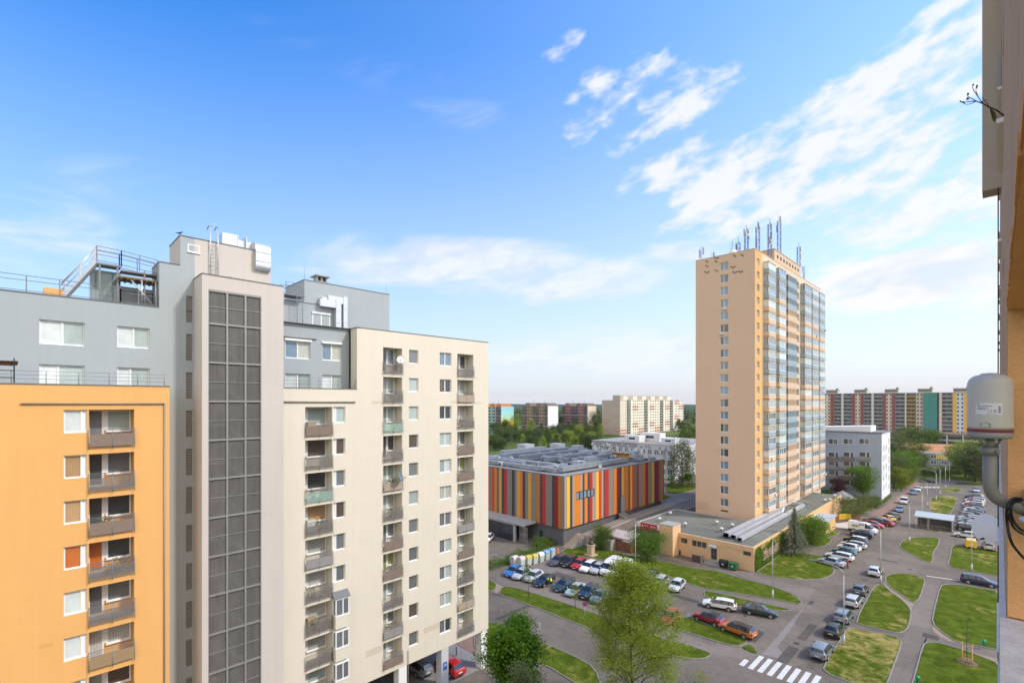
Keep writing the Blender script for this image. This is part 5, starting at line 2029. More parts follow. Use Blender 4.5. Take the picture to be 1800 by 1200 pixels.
# stone steps and retaining wall at the hall corner
st = thing('stone_steps', 'pale stone steps with side walls at the corner of the striped hall', 'steps', tuple(gp(990, 960)))
p0 = gp(992, 962)
b = MB()
for q in range(12):
    b.box(p0.x - 2.6, p0.x + 1.4, p0.y + q * .38, p0.y + 5.6, q * .155, (q + 1) * .155)
b.build('step_flight', mat('stone_buff', (.36, .30, .235), .85, .18, 2.0), st)
b = MB()
for xx in (p0.x - 2.95, p0.x + 1.42):
    for q in range(12):
        b.box(xx, xx + .32, p0.y + q * .46, p0.y + (q + 1) * .46, 0, .35 + q * .155)
b.build('side_wall', CONC, st)
b = MB()
x = p0.x + 2.0
for q in range(8):
    b.box(x + q * .55, x + q * .55 + .05, p0.y + 2.0, p0.y + 2.05, 0, 1.9)
for z in (.9, 1.85):
    b.box(x, x + 3.95, p0.y + 2.0, p0.y + 2.05, z, z + .05)
tag(b.build('railing', RAIL), 'dark metal railing panel right of the stone steps by the striped hall', 'railing')

# ------------------------------------------------------------------ farther buildings
F_DK = mat('far_window_dark', (0.045, 0.05, 0.055), .15, 0, spec=.5)
F_WH = mat('far_white', (.66, .66, .64), .8, .05, .3)
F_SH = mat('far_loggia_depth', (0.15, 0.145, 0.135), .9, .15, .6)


def face(mb, plane, c, u0, u1, z0, z1, m, out=0.05):
    """thin panel standing proud of a wall plane"""
    if plane == 'x':
        mb.box(c + .002, c + out, u0, u1, z0, z1, m)
    else:
        mb.box(u0, u1, c - out, c - .002, z0, z1, m)


def win_grid(mb, plane, c, u0, u1, ncol, z0, fh, nf, m, fw=.55, hh=.5, out=.03, skip=None):
    w_ = (u1 - u0) / ncol
    for k in range(nf):
        for i in range(ncol):
            if skip and skip(i, k):
                continue
            uc = u0 + (i + .5) * w_
            face(mb, plane, c, uc - w_ * fw / 2, uc + w_ * fw / 2, z0 + k * fh + fh * .3, z0 + k * fh + fh * (.3 + hh), m, out)


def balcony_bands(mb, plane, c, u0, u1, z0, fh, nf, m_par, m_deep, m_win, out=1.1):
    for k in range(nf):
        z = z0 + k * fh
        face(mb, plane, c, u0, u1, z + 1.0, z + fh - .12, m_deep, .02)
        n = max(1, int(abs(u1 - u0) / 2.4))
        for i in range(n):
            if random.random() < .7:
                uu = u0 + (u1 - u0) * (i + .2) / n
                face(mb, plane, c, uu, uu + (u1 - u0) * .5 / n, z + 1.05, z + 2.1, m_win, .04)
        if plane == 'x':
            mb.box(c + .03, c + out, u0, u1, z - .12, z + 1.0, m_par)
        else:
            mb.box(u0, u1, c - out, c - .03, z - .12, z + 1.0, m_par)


def pigeon(name, col, var=.06):
    return mat(name, col, .85, var, .3, spec=.15)


# --- beige-red long slab (centre)
X0, Y0 = -236.6, 371.6
b = thing('panel_building', 'long beige and cream panel apartment block with red window patterns in the middle distance', 'building', (X0 - 8, 430, 0))
xl = PX(1058, Y0)
y_end = PY(1201, X0)
mb = MB()
mb.box(xl, X0, Y0, y_end, 0, 31.0, 0)
mb.box(PX(1077, Y0), X0 - .01, Y0 + .01, y_end - 28, 31.0, 35.3, 0)
mb.build('wall', [pigeon('slab_taupe', (.46, .38, .31))], b)
mb = MB()
CRM, REDP = pigeon('slab_cream', (.80, .72, .60)), pigeon('slab_red', (.55, .26, .20))
GRN = pigeon('slab_greygreen', (.33, .36, .31))
face(mb, 'x', X0, Y0, y_end, 0, 31.0, 0, .1)
L = y_end - Y0
nb = 12
for s in range(nb):
    u0, u1 = Y0 + L * s / nb, Y0 + L * (s + 1) / nb
    bal = s in (1, 4, 7, 9)
    if bal:
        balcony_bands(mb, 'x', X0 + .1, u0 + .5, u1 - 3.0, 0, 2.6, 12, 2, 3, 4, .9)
    else:
        win_grid(mb, 'x', X0 + .1, u0, u1, 3, 0, 2.6, 12, 4, .42, .5)
        for k in range(12):
            if (k // 2 + s) % 3 == 0 and k not in (6, 7):
                for i in range(3):
                    uc = u0 + (i + .5) * (u1 - u0) / 3
                    face(mb, 'x', X0 + .1, uc - 1.5, uc - .75, k * 2.6 + .6, k * 2.6 + 2.4, 1, .025)
                    face(mb, 'x', X0 + .1, uc + .75, uc + 1.5, k * 2.6 + .6, k * 2.6 + 2.4, 1, .025)
                    face(mb, 'x', X0 + .1, uc - 1.5, uc + 1.5, k * 2.6 + 2.1, k * 2.6 + 2.6, 1, .022)
for q in range(6):
    u = Y0 + L * (q + .3) / 7.5
    face(mb, 'x', X0 + .05, u, u + 7, 31.2, 34.6, 0, .2)
mb.build('facade', [CRM, REDP, GRN, F_SH, F_DK], b)
mb = MB()
w_ = X0 - xl
for (fx, z, on) in ((.18, 28.6, 0), (.62, 28.6, 0), (.10, 25.6, 0), (.62, 25.6, 0), (.62, 16, 1), (.05, 12.8, 1), (.05, 10, 1), (.68, 6.2, 1), (.02, 3.6, 1), (.68, 3.2, 1), (.3, .5, 1)):
    mb = MB()
    face(mb, 'y', Y0, xl + w_ * fx, xl + w_ * (fx + .30), z, z + .95, 0, .05)
    mb.build('gable_panel', [REDP if on else pigeon('slab_pale_red', (.47, .33, .27))], b)


def slab_small(px0, pxc, px1, ytop, yd, cols, gable, label, top=None, extra=None):
    """block with its long face to -y (px0..pxc) and a gable to +x (pxc..px1)"""
    P = at(pxc, HZP, yd)
    Xc, Yc = P.x, P.y
    z1 = PZ(ytop, Xc, Yc)
    xa = PX(px0, Yc)
    yb_ = PY(px1, Xc)
    b = thing('panel_building', label, 'building', ((xa + Xc) / 2, (Yc + yb_) / 2, 0))
    mb = MB()
    mb.box(xa, Xc, Yc, yb_, 0, z1)
    mb.build('wall', [pigeon('slab_grey_%d' % px0, cols[0][1])], b)
    mb = MB()
    mats_ = [F_SH, F_DK, F_WH]
    nf = 9 if z1 < 26 else 10
    fh = z1 / nf
    n = len(cols)
    W_ = Xc - xa
    for i, (frac, c, kind) in enumerate(cols):
        u0 = xa + W_ * sum(q[0] for q in cols[:i])
        u1 = u0 + W_ * frac
        mats_.append(pigeon('slab_%d_%d' % (px0, i), c))
        mi = len(mats_) - 1
        face(mb, 'y', Yc, u0, u1, 0, z1, mi, .12)
        if kind == 'b':
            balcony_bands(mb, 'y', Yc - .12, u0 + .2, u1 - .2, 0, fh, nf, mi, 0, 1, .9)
        else:
            win_grid(mb, 'y', Yc - .12, u0, u1, 2, 0, fh, nf, 1, .5, .5)
            win_grid(mb, 'y', Yc - .12, u0, u1, 2, 0, fh, nf, 2, .62, .1)
    for zz_ in (fh * 3.02, fh * 6.02):
        face(mb, 'y', Yc - .12, xa, Xc, zz_ - .2, zz_, 2, 1.0)
    mb.build('facade', mats_, b)
    gable(b, Xc, Yc, yb_, z1)
    for q in (.12, .55, .8):
        mb = MB()
        mb.box(xa + W_ * q, xa + W_ * (q + .17), Yc + .5, yb_ - 2, z1, z1 + 2.6)
        mb.build('roof_house', [pigeon('slab_roof_%d' % px0, top or (.23, .185, .15))], b)
    for q in range(4):
        mb = MB()
        x = xa + W_ * (.15 + .22 * q)
        mb.tube([(x, Yc + 3, z1 + 2), (x, Yc + 3, z1 + 4 + (q % 2) * 2)], .12, 5)
        mb.build('aerial', MAST, b)
    return b


def gable_rainbow(b, X, y0, y1, z):
    mb = MB()
    bands = [(0, .05, (.75, .36, .05)), (.05, .14, (.85, .55, .06)), (.14, .26, (.72, .20, .05)), (.26, .33, (.86, .58, .08)), (.33, .36, (.68, .40, .05)), (.36, .48, (.85, .62, .08)), (.48, .55, (.74, .66, .22)),
             (.55, .66, (.46, .66, .42)), (.66, .85, (.34, .64, .62)), (.85, 1, (.30, .58, .64))]
    for i, (a, c, col) in enumerate(bands):
        face(mb, 'x', X, y0, y1, z * a, z * c, i, .05)
    mb.build('gable_painting', [pigeon('rainbow_%d' % i, c[2]) for i, c in enumerate(bands)], b)


def gable_white(b, X, y0, y1, z):
    mb = MB()
    face(mb, 'x', X, y0, y1, 0, z, 0, .05)
    mb.build('gable_wall', [pigeon('gable_white', (.70, .71, .73))], b)


def gable_cream(b, X, y0, y1, z):
    mb = MB()
    face(mb, 'x', X, y0, y1, 0, z, 0, .05)
    d = y1 - y0
    for q, (a, c, e, f) in enumerate(((.55, .8, .25, .40), (.7, .95, .34, .52), (.3, .6, .02, .2), (.5, .75, .12, .26))):
        face(mb, 'x', X + .05, y0 + d * a, y0 + d * c, z * e, z * f, 1, .03)
    mb.build('gable_wall', [pigeon('gable_cream', (.70, .60, .48)), pigeon('gable_coral', (.70, .30, .20))], b)


slab_small(838, 881, 903, 714.5, 430, [(.45, (.20, .17, .14), 'b'), (.35, (.32, .47, .42), 'w'), (.2, (.19, .18, .17), 'b')], gable_rainbow, 'far panel block with a turquoise to yellow painted gable at the left', (.55, .23, .09))
slab_small(918, 963, 981, 713.5, 415, [(.2, (.21, .155, .125), 'b'), (.22, (.36, .26, .15), 'w'), (.25, (.19, .145, .12), 'b'), (.2, (.34, .25, .16), 'w'), (.13, (.21, .15, .12), 'b')], gable_white, 'far brown panel block with a blank white gable')
slab_small(988, 1033, 1048, 713.5, 445, [(.15, (.17, .13, .12), 'b'), (.22, (.36, .16, .15), 'w'), (.27, (.15, .14, .14), 'b'), (.2, (.40, .20, .18), 'w'), (.16, (.16, .145, .14), 'b')], gable_cream, 'far dark and maroon panel block with a cream gable carrying coral shapes')

# --- very long slab on the right
Y0 = 436.0
b = thing('panel_building', 'very long red, grey and yellow panel block behind the five-storey apartment house', 'building', (-40, 442, 0))
LX = lambda zx: PX(1440 + zx / 6.43, Y0)
xa, xb = -118.0, 24.0
z1, nf = 35.6, 13
fh = z1 / nf
mb = MB()
mb.box(xa, xb, Y0, Y0 + 13, 0, z1)
mb.build('wall', [pigeon('long_grey', (.30, .29, .27))], b)
mats_ = [F_SH, F_DK, F_WH, pigeon('long_red', (.30, .10, .095)), pigeon('long_par', (.27, .27, .275)), pigeon('long_cream', (.58, .50, .40)), pigeon('long_ochre', (.36, .24, .07)), pigeon('long_yellow', (.72, .43, .10)),
         pigeon('long_white_blue', (.55, .60, .68)), pigeon('long_pillar', (.62, .58, .52))]
mb = MB()


def tower_seg(zx0, zx1, edge, mid):
    u0, u1 = LX(zx0), LX(zx1)
    face(mb, 'y', Y0, u0, u1, 0, z1, edge, .35)
    w_ = u1 - u0
    face(mb, 'y', Y0 - .35, u0 + w_ * .27, u0 + w_ * .73, 0, z1 - .5, mid, .03)
    win_grid(mb, 'y', Y0 - .38, u0 + w_ * .22, u0 + w_ * .78, 2, 0, fh, nf, 1, .42, .45)
    win_grid(mb, 'y', Y0 - .38, u0 + w_ * .40, u0 + w_ * .60, 1, 0, fh, nf, 2, .7, .35)


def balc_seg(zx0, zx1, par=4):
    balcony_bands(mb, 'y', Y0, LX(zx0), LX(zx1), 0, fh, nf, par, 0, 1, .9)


def pillar(zx, w_=.7, m_=9):
    mb.box(LX(zx) - w_, LX(zx) + w_, Y0 - 1.1, Y0 - .02, 0, z1, m_)


balc_seg(-240, 14)
tower_seg(20, 165, 3, 5)
balc_seg(170, 258)
pillar(265)
balc_seg(273, 370)
tower_seg(375, 500, 3, 5)
balc_seg(505, 600)
pillar(606)
balc_seg(613, 718)
tower_seg(722, 855, 3, 5)
balc_seg(860, 970)
pillar(978, .4)
balc_seg(986, 1090, 6)
face(mb, 'y', Y0, LX(1095), LX(1178), 0, z1, 5, .3)
win_grid(mb, 'y', Y0 - .3, LX(1095), LX(1178), 2, 0, fh, nf, 0, .6, .5)
pillar(1362, 1.2, 5)
pillar(1345, .4, 7)
balc_seg(1385, 1505)
tower_seg(1508, 1680, 7, 8)
balc_seg(1685, 1800)
mb.box(xa, xb, Y0 - .2, Y0 + 13.1, z1, z1 + .35, 4)
mb.build('facade', mats_, b)
nm = bpy.data.materials.new('scaffold_net')
nm.use_nodes = True
t_ = NT(nm.node_tree)
pn_ = nm.node_tree.nodes['Principled BSDF']
pn_.inputs['Roughness'].default_value = .9
ps_ = t_.new('ShaderNodeNewGeometry').outputs['Position']
sx_ = t_.new('ShaderNodeSeparateXYZ')
t_.put(sx_.inputs[0], ps_)
nz = t_.noise(ps_, .4, 4)
f_ = t_.step(t_.m('ADD', sx_.outputs[2], t_.m('MULTIPLY', nz, 6.0)), 13.0, 19.0)
t_.l.new(t_.mix(t_.m('MULTIPLY', nz, .7), t_.mix(f_, (.07, .17, .33, 1), (.05, .22, .16, 1)), (.10, .28, .26, 1)), pn_.inputs['Base Color'])
mb = MB()
mb.box(LX(1182), LX(1338), Y0 - 1.5, Y0 - 1.35, 3, z1 + .2)
mb.build('scaffold_net', nm, b)
for zx in (135, 460, 810, 1190, 1600):
    u = LX(zx)
    mb = MB()
    mb.box(u - 3.8, u + 3.8, Y0 + 2, Y0 + 9, z1 + .35, z1 + 2.9, 0)
    mb.box(u - 3.6, u + 3.6, Y0 + 1.9, Y0 + 2, z1 + 1.2, z1 + 2.3, 1)
    mb.box(u - 4.2, u + 4.2, Y0 + 1.6, Y0 + 9.4, z1 + 2.9, z1 + 3.15, 0)
    mb.box(u + 2.5, u + 3.8, Y0 + 3, Y0 + 4.5, z1 + 3.15, z1 + 4.2, 1)
    mb.build('roof_house', [pigeon('roof_house_pale', (.50, .46, .40)), F_SH], b)
# low gallery block in front of it
b = thing('gallery_building', 'low brown-grey gallery block with white pillars in front of the long red slab', 'building', (-25, 425, 0))
mb = MB()
GXa, GXb, GY = PX(1560, 420), 30.0, 420.0
mb.box(GXa, GXb, GY, GY + 14, 0, 8.4, 0)
mb.box(GXa - .5, GXb, GY - 1.6, GY + 14.2, 8.4, 9.6, 1)
mb.build('wall', [pigeon('gallery_grey', (.30, .28, .26)), pigeon('gallery_brown', (.33, .25, .21))], b)
mb = MB()
for z in (1.4, 4.4):
    mb.box(GXa, GXb, GY - 1.2, GY - .9, z, z + 1.1, 0)
    face(mb, 'y', GY, GXa, GXb, z + 1.3, z + 2.7, 1, .05)
for q in range(12):
    x = GXa + (GXb - GXa) * q / 11
    mb.box(x - .3, x + .3, GY - 1.5, GY - .85, 0, 8.4, 2)
mb.build('gallery', [pigeon('gallery_par', (.43, .41, .38)), F_DK, F_WH], b)
# low school with an orange roof
b = thing('school_building', 'low grey school with an orange roof and a yellow panel behind the green trees', 'building', (-24, 303, 0))
x0, x1, Ys = PX(1578, 299), PX(1690, 299), 299.0
mb = MB()
mb.box(x0, x1, Ys, Ys + 14, 0, 6.6, 0)
face(mb, 'y', Ys, x0, x1, 5.6, 6.6, 1, .4)
face(mb, 'y', Ys, PX(1645, Ys), PX(1672, Ys), 3.4, 5.6, 2, .08)
mb.build('wall', [pigeon('school_grey', (.27, .275, .285)), F_WH, pigeon('school_yellow', (.70, .50, .10))], b)
mb = MB()
mb.poly([(x0 - .3, Ys - .5, 6.62), (x1 + .3, Ys - .5, 6.62), (x1 + .3, Ys + 14.5, 9.2), (x0 - .3, Ys + 14.5, 9.2)])
mb.box(x0 - .3, x1 + .3, Ys + 14.4, Ys + 14.6, 0, 9.2)
mb.build('roof', [pigeon('school_roof', (.50, .24, .12))], b)
for z in (.9, 3.5):
    for q in range(6):
        uc = x0 + (x1 - x0) * (q + .6) / 6.2
        window(b, 'y', Ys, uc, z, 2.0, 1.5, 2, (P_DARK, P_DARK), inset=-.12)

# --- five-storey block by the street
GX, GY, GZ = -25.2, 183.9, 20.2
b = thing('apartment_house', 'five-storey white apartment house with shaded blue-grey front and stacked balconies right of the tan tower', 'building', (-35, 192, 0))
GXl = -60.0
mb = MB()
mb.box(GXl, GX, GY, 200, 0, GZ, 0)
face(mb, 'x', GX, GY, 200, 0, GZ - .05, 1, .05)
mb.box(GXl - .1, GX + .25, GY - .25, 200.2, GZ, GZ + .3, 2)
mb.build('wall', [pigeon('block_white_shaded', (.35, .40, .465)), pigeon('block_white', (.66, .68, .70)), pigeon('block_roof', (.20, .20, .205))], b)  # front is white too; its shade is put into the blue-grey colour
mb = MB()
xw0, xw1 = PX(1444, GY), PX(1528.5, GY)
q = [(xw0 - 14, GY + 2.0, GZ + .3), (xw1, GY + 2.0, GZ + .3), (xw1, GY + 2.0, GZ + 2.1), (xw0 - 14, GY + 2.0, GZ + .6)]
mb.poly(q)
mb.poly([(x, y + 9, z) for x, y, z in q][::-1])
mb.poly([q[3], q[2], (q[2][0], q[2][1] + 9, q[2][2]), (q[3][0], q[3][1] + 9, q[3][2])])
mb.poly([q[1], (q[1][0], q[1][1] + 9, q[1][2]), (q[2][0], q[2][1] + 9, q[2][2]), q[2]])
mb.build('roof_house', [mat('roof_house_white', (.74, .74, .73), .6, .05)], b)
BAL = MB()
BAL.box(-1.6, 1.6, -1.15, -.003, -.1, 0.02, 0)
BAL.box(-1.6, 1.6, -1.15, -1.11, .08, 1.0, 1)
for s in (-1.6, 1.56):
    BAL.box(s, s + .04, -1.10, -.01, .08, 1.0, 1)
bal_me = BAL.mesh('balcony', [CONC, PNL['grey']])
for cx_ in (1464.5, 1491, 1519):
    xc = PX(cx_, GY)
    window(b, 'y', GY, xc, PZ(780.5, xc, GY), 2.6, 1.75, 2, (P_DARK, P_MID), inset=-.1)
    for k in range(4):
        zf = PZ(801, xc, GY) - 1.2 - 2.95 * k
        window(b, 'y', GY, xc - .45, zf + .9, 1.7, 1.5, 1, (random.choice([P_DARK, P_MID, P_BROWN]),), inset=-.1)
        window(b, 'y', GY, xc + 1.0, zf + .05, .8, 2.35, 1, (P_DARK,), inset=-.1, name='balcony_door')
        if k < 4:
            inst('balcony', bal_me, b, (xc - org(b)[0], GY - org(b)[1], zf), mats=[None, random.choice([PNL['grey'], PNL['mesh'], PNL['grey']])])
for yy in (187, 191.5, 197):
    for k in range(6 if yy > 195 else 5):
        window(b, 'x', GX + .05, yy, 2.6 + 3.0 * k if yy < 195 else 1.6 + 2.95 * k, 1.1, 1.9, 1, (random.choice([P_MID, P_GREEN, P_DARK]),), inset=-.1)
# --- white school with grey dots
X0, Y0 = -88.0, 176.5
b = thing('school_building', 'grey and white school with a pattern of pale squares behind the striped hall', 'building', (-107, 185, 0))
xl = PX(1041, Y0)
mb = MB()
mb.box(xl, X0, Y0, Y0 + 40, 0, 12.8, 0)
face(mb, 'x', X0, Y0, Y0 + 40, 0, 12.75, 1, .06)
mb.box(xl - .1, X0 + .15, Y0 - .15, Y0 + 40, 12.8, 13.0, 3)
xm = PX(1120, Y0)
face(mb, 'y', Y0, xl, xm, 8.8, 12.8, 2, .05)
face(mb, 'y', Y0, xl, xm - 10, 0, 8.8, 2, .05)
rs = random.Random(4)
for q in range(95):
    t = rs.random() ** 1.3
    x = xl + (X0 - xl) * t
    z = rs.uniform(5.5, 12.2)
    s = rs.uniform(.25, .5)
    on_dark = x < xm
    face(mb, 'y', Y0, x - s, x + s, z - s, z + s, 1 if on_dark else 2, .08)
mb.build('wall', [pigeon('dots_white', (.56, .56, .57)), pigeon('dots_end_white', (.70, .69, .67)), pigeon('dots_grey', (.29, .30, .325)), pigeon('dots_roof', (.33, .31, .29))], b)
for k in range(3):
    for q in range(13):
        x = xl + 2 + (X0 - xl - 4) * q / 12
        window(b, 'y', Y0, x, 1.6 + 3.6 * k, 1.9, 2.1, 2, (random.choice([P_DARK, P_MID, P_WHITE]), random.choice([P_DARK, P_MID])), inset=-.12)
for (fx, w_, h_, dy) in ((.45, 7, 2.6, 4), (.58, 9, 3.6, 10), (.86, 6, 2.2, 5), (.75, 4, 1.4, 14)):
    x = xl + (X0 - xl) * fx
    mb = MB()
    mb.box(x - w_ / 2, x + w_ / 2, Y0 + dy, Y0 + dy + 5, 13.0, 13.0 + h_, 0)
    mb.box(x - w_ * .2, x + w_ * .2, Y0 + dy - .06, Y0 + dy - .003, 13.0 + h_ * .4, 13.0 + h_ * .7, 1)
    mb.build('roof_house', [F_WH, F_DK], b)

# ------------------------------------------------------------------ trees, shrubs, hedges
BARK = mat('bark', (0.085, 0.066, 0.05), .95, .3, 3.0, obj=True, spec=.1)
L_FRESH = leaf_mat('leaf_fresh', (0.20, 0.265, 0.026), (0.345, 0.395, 0.065), .42)
L_DEEP = leaf_mat('leaf_deep', (0.040, 0.120, 0.008), (0.140, 0.260, 0.018), .38)
L_MID = leaf_mat('leaf_mid', (0.060, 0.105, 0.014), (0.150, 0.205, 0.030), .35)
L_BRIGHT = leaf_mat('leaf_bright', (0.075, 0.155, 0.012), (0.165, 0.250, 0.030), .4)
L_OLIVE = leaf_mat('leaf_olive', (0.085, 0.105, 0.032), (0.165, 0.185, 0.065), .3)
L_BLUE = leaf_mat('leaf_blue_green', (0.115, 0.145, 0.09), (0.25, 0.28, 0.18), .15)
L_PURPLE = leaf_mat('leaf_purple', (0.045, 0.012, 0.014), (0.10, 0.028, 0.030), .25)
L_YELLOW = leaf_mat('leaf_yellow_green', (0.15, 0.18, 0.018), (0.27, 0.28, 0.035), .4)
L_FAR = leaf_mat('leaf_far', (0.050, 0.085, 0.018), (0.120, 0.155, 0.038), .25)
L_PALE = leaf_mat('leaf_pale', (0.105, 0.145, 0.060), (0.20, 0.235, 0.115), .35)


def leaf_mesh(name, pts, size, m, seed=0, flat_=0.35, aspect=.62):
    """many leaf-sized faces (bent quads) centred on pts"""
    rs = np.random.RandomState(seed)
    P = np.asarray(pts, dtype=np.float64)
    n = len(P)
    a = rs.normal(size=(n, 3))
    a[:, 2] *= 0.6
    a /= np.linalg.norm(a, axis=1)[:, None]
    c = rs.normal(size=(n, 3))
    c -= a * np.sum(a * c, axis=1)[:, None]
    c /= np.linalg.norm(c, axis=1)[:, None] + 1e-9
    s = size * rs.uniform(.6, 1.3, n)[:, None]
    A, C = a * s * .5, c * s * .5 * aspect
    V = np.empty((n, 4, 3))
    V[:, 0] = P - A
    V[:, 1] = P + C * 1.0 + A * .05
    V[:, 2] = P + A
    V[:, 3] = P - C * 1.0 + A * .05
    me = bpy.data.meshes.new(name)
    me.vertices.add(n * 4)
    me.vertices.foreach_set('co', V.reshape(-1))
    me.loops.add(n * 4)
    me.loops.foreach_set('vertex_index', np.arange(n * 4, dtype=np.int32))
    me.polygons.add(n)
    me.polygons.foreach_set('loop_start', np.arange(0, n * 4, 4, dtype=np.int32))
    me.polygons.foreach_set('loop_total', np.full(n, 4, dtype=np.int32))
    me.update(calc_edges=True)
    me.validate()
    me.materials.append(m)
    return me


def grow(h, rad_at, trunk_h, seed, levels=3, n0=16, tr=0.16, up=.55, lean=0.0):
    """trunk with limbs; returns the wood mesh builder and the twig ends"""
    rs = random.Random(seed)
    wood = MB()
    tips = []
    p = Vector((0, 0, 0))
    trunk = []
    for i in range(9):
        t = i / 8
        trunk.append(Vector((math.sin(t * 2.3 + seed) * .02 * h * t + lean * t, math.cos(t * 1.9 + seed) * .02 * h * t, t * h * .93)))
    wood.tube(trunk, [tr * (1 - .88 * i / 8) + .008 for i in range(9)], 8)

    def on_trunk(z):
        t = max(0, min(.999, z / (h * .93))) * 8
        i = int(t)
        return trunk[i].lerp(trunk[i + 1], t - i)

    def limb(a, d, L, r, lev):
        pts = [a]
        q = a.copy()
        dd = d.copy()
        k = 4
        for i in range(k):
            dd = (dd + Vector((rs.uniform(-.22, .22), rs.uniform(-.22, .22), rs.uniform(-.08, .2)))).normalized()
            q = q + dd * L / k
            pts.append(q.copy())
        wood.tube(pts, [r * (1 - .75 * i / k) + .003 for i in range(k + 1)], 5 if lev > 0 else 6, caps=False)
        if lev >= levels - 1:
            tips.extend(pts[2:])
            return
        nb = 4 if lev == 0 else 3
        for j in range(nb):
            f = .35 + .6 * (j + rs.random() * .7) / nb
            b_ = pts[min(k, int(f * k))]
            az_ = rs.uniform(0, 6.28)
            side_ = Vector((math.cos(az_), math.sin(az_), rs.uniform(-.1, .6)))
            limb(b_, (dd * .7 + side_ * .75).normalized(), L * rs.uniform(.42, .62), r * .5, lev + 1)
        tips.append(pts[-1])

    ang = rs.uniform(0, 6.28)
    for i in range(n0):
        z = trunk_h + (h * .92 - trunk_h) * (i + rs.random() * .6) / n0
        L = max(.25, rad_at((z) / h)) * rs.uniform(.78, 1.12)
        ang += 2.4
        d = Vector((math.cos(ang), math.sin(ang), up * rs.uniform(.6, 1.3) + .5 * (z / h) ** 2)).normalized()
        limb(on_trunk(z), d, L, tr * .36 * (1.1 - z / h), 0)
    return wood, tips


def tree(name, label, loc, h, width, leafm, n_leaf, leaf, seed, trunk_h=.18, shape='round', tr=None, n0=15, spread=.07, cat='tree', group=None, up=.55, levels=3, droop=0.0, lean=0.0, parts=None):
    R = width / 2
    fn = {'round': lambda t: R * math.sqrt(max(.02, 1 - ((t - .55) / .52) ** 2)),
          'ovoid': lambda t: R * max(.12, math.sin(math.pi * min(1, max(0, (t + .12) / 1.14)) ** .75)),
          'column': lambda t: R * (1.0 if t < .8 else .6),
          'cone': lambda t: R * max(.06, 1.02 - t)}[shape]
    wood, tips = grow(h, fn, trunk_h * h, seed, levels, n0, tr or h * .018, up, lean)
    rs = np.random.RandomState(seed + 50)
    T = np.array([tuple(p) for p in tips])
    # clumpiness: some tips carry many leaves, some few
    wgt = rs.gamma(1.3 if levels < 3 else 2.2, 1.0, len(T))
    wgt /= wgt.sum()
    idx = rs.choice(len(T), n_leaf, p=wgt)
    J = rs.normal(size=(n_leaf, 3)) * (spread * width)
    J[:, 2] *= .75
    Pt = T[idx] + J
    if droop:
        r_ = np.linalg.norm(Pt[:, :2], axis=1)
        Pt[:, 2] -= droop * rs.random_sample(n_leaf) * (.3 + r_ / R)
    Pt[:, 2] = np.maximum(Pt[:, 2], .06 * h if trunk_h > .05 else .05)
    me_l = leaf_mesh(name + '_crown', Pt, leaf, leafm, seed)
    me_w = wood.mesh(name + '_trunk', [BARK])
    t = thing(name, label, cat, loc, group, rotz=0.0)
    for nm, me in (('trunk', me_w), ('crown', me_l)):
        o = bpy.data.objects.new(nm, me)
        COL.objects.link(o)
        o.parent = t
    return t


def copy_tree(src, loc, rz, sc, label, group=None, leafm=None, cat=None):
    t = src.copy()
    COL.objects.link(t)
    t.location = loc
    t.rotation_euler = (0, 0, rz)
    t.scale = (sc, sc, sc * random.uniform(.92, 1.08))
    t['label'] = label
    if cat:
        t['category'] = cat
    if group:
        t['group'] = group
    elif 'group' in t:
        del t['group']
    for c in src.children:
        k = c.copy()
        COL.objects.link(k)
        k.parent = t
        if leafm and c.name.startswith('crown'):
            k.material_slots[0].link = 'OBJECT'
            k.material_slots[0].material = leafm
    return t


big = tree('deciduous_tree', 'tall airy yellow-green tree in sparse spring leaf at the bottom of the picture', at(1112, 1276, 45), 15.2, 10.6, L_FRESH, 64000, .15, 3, .10, 'ovoid', .13, 44, .040, up=.7, levels=3)
tree('deciduous_tree', 'dense dark green tree under the corner of the cream apartment wing', at(903, 1244, 47.5), 7.2, 5.6, L_DEEP, 32000, .24, 8, .04, 'round', .12, 34, .075)
tree('shrub_tree', 'pale green shrubby tree low in front of the dense dark green tree', at(920, 1318, 41.5), 6.4, 4.6, L_PALE, 7500, .15, 12, .15, 'round', .08, 14, .06)
p = gp(929, 1051)
tree('young_tree', 'thin young tree on the grass strip in front of the blue car', p, 5.0, 2.0, L_BRIGHT, 700, .16, 21, .42, 'column', .045, 9, .10, levels=2)
p = gp(1011.5, 1070)
tree('young_tree', 'thin young yellow-green tree on the grass strip by the no-stopping sign', p, 3.6, 1.4, L_YELLOW, 650, .14, 22, .35, 'column', .04, 8, .11, levels=2)
# spruce
p = gp(1396.5, 974)


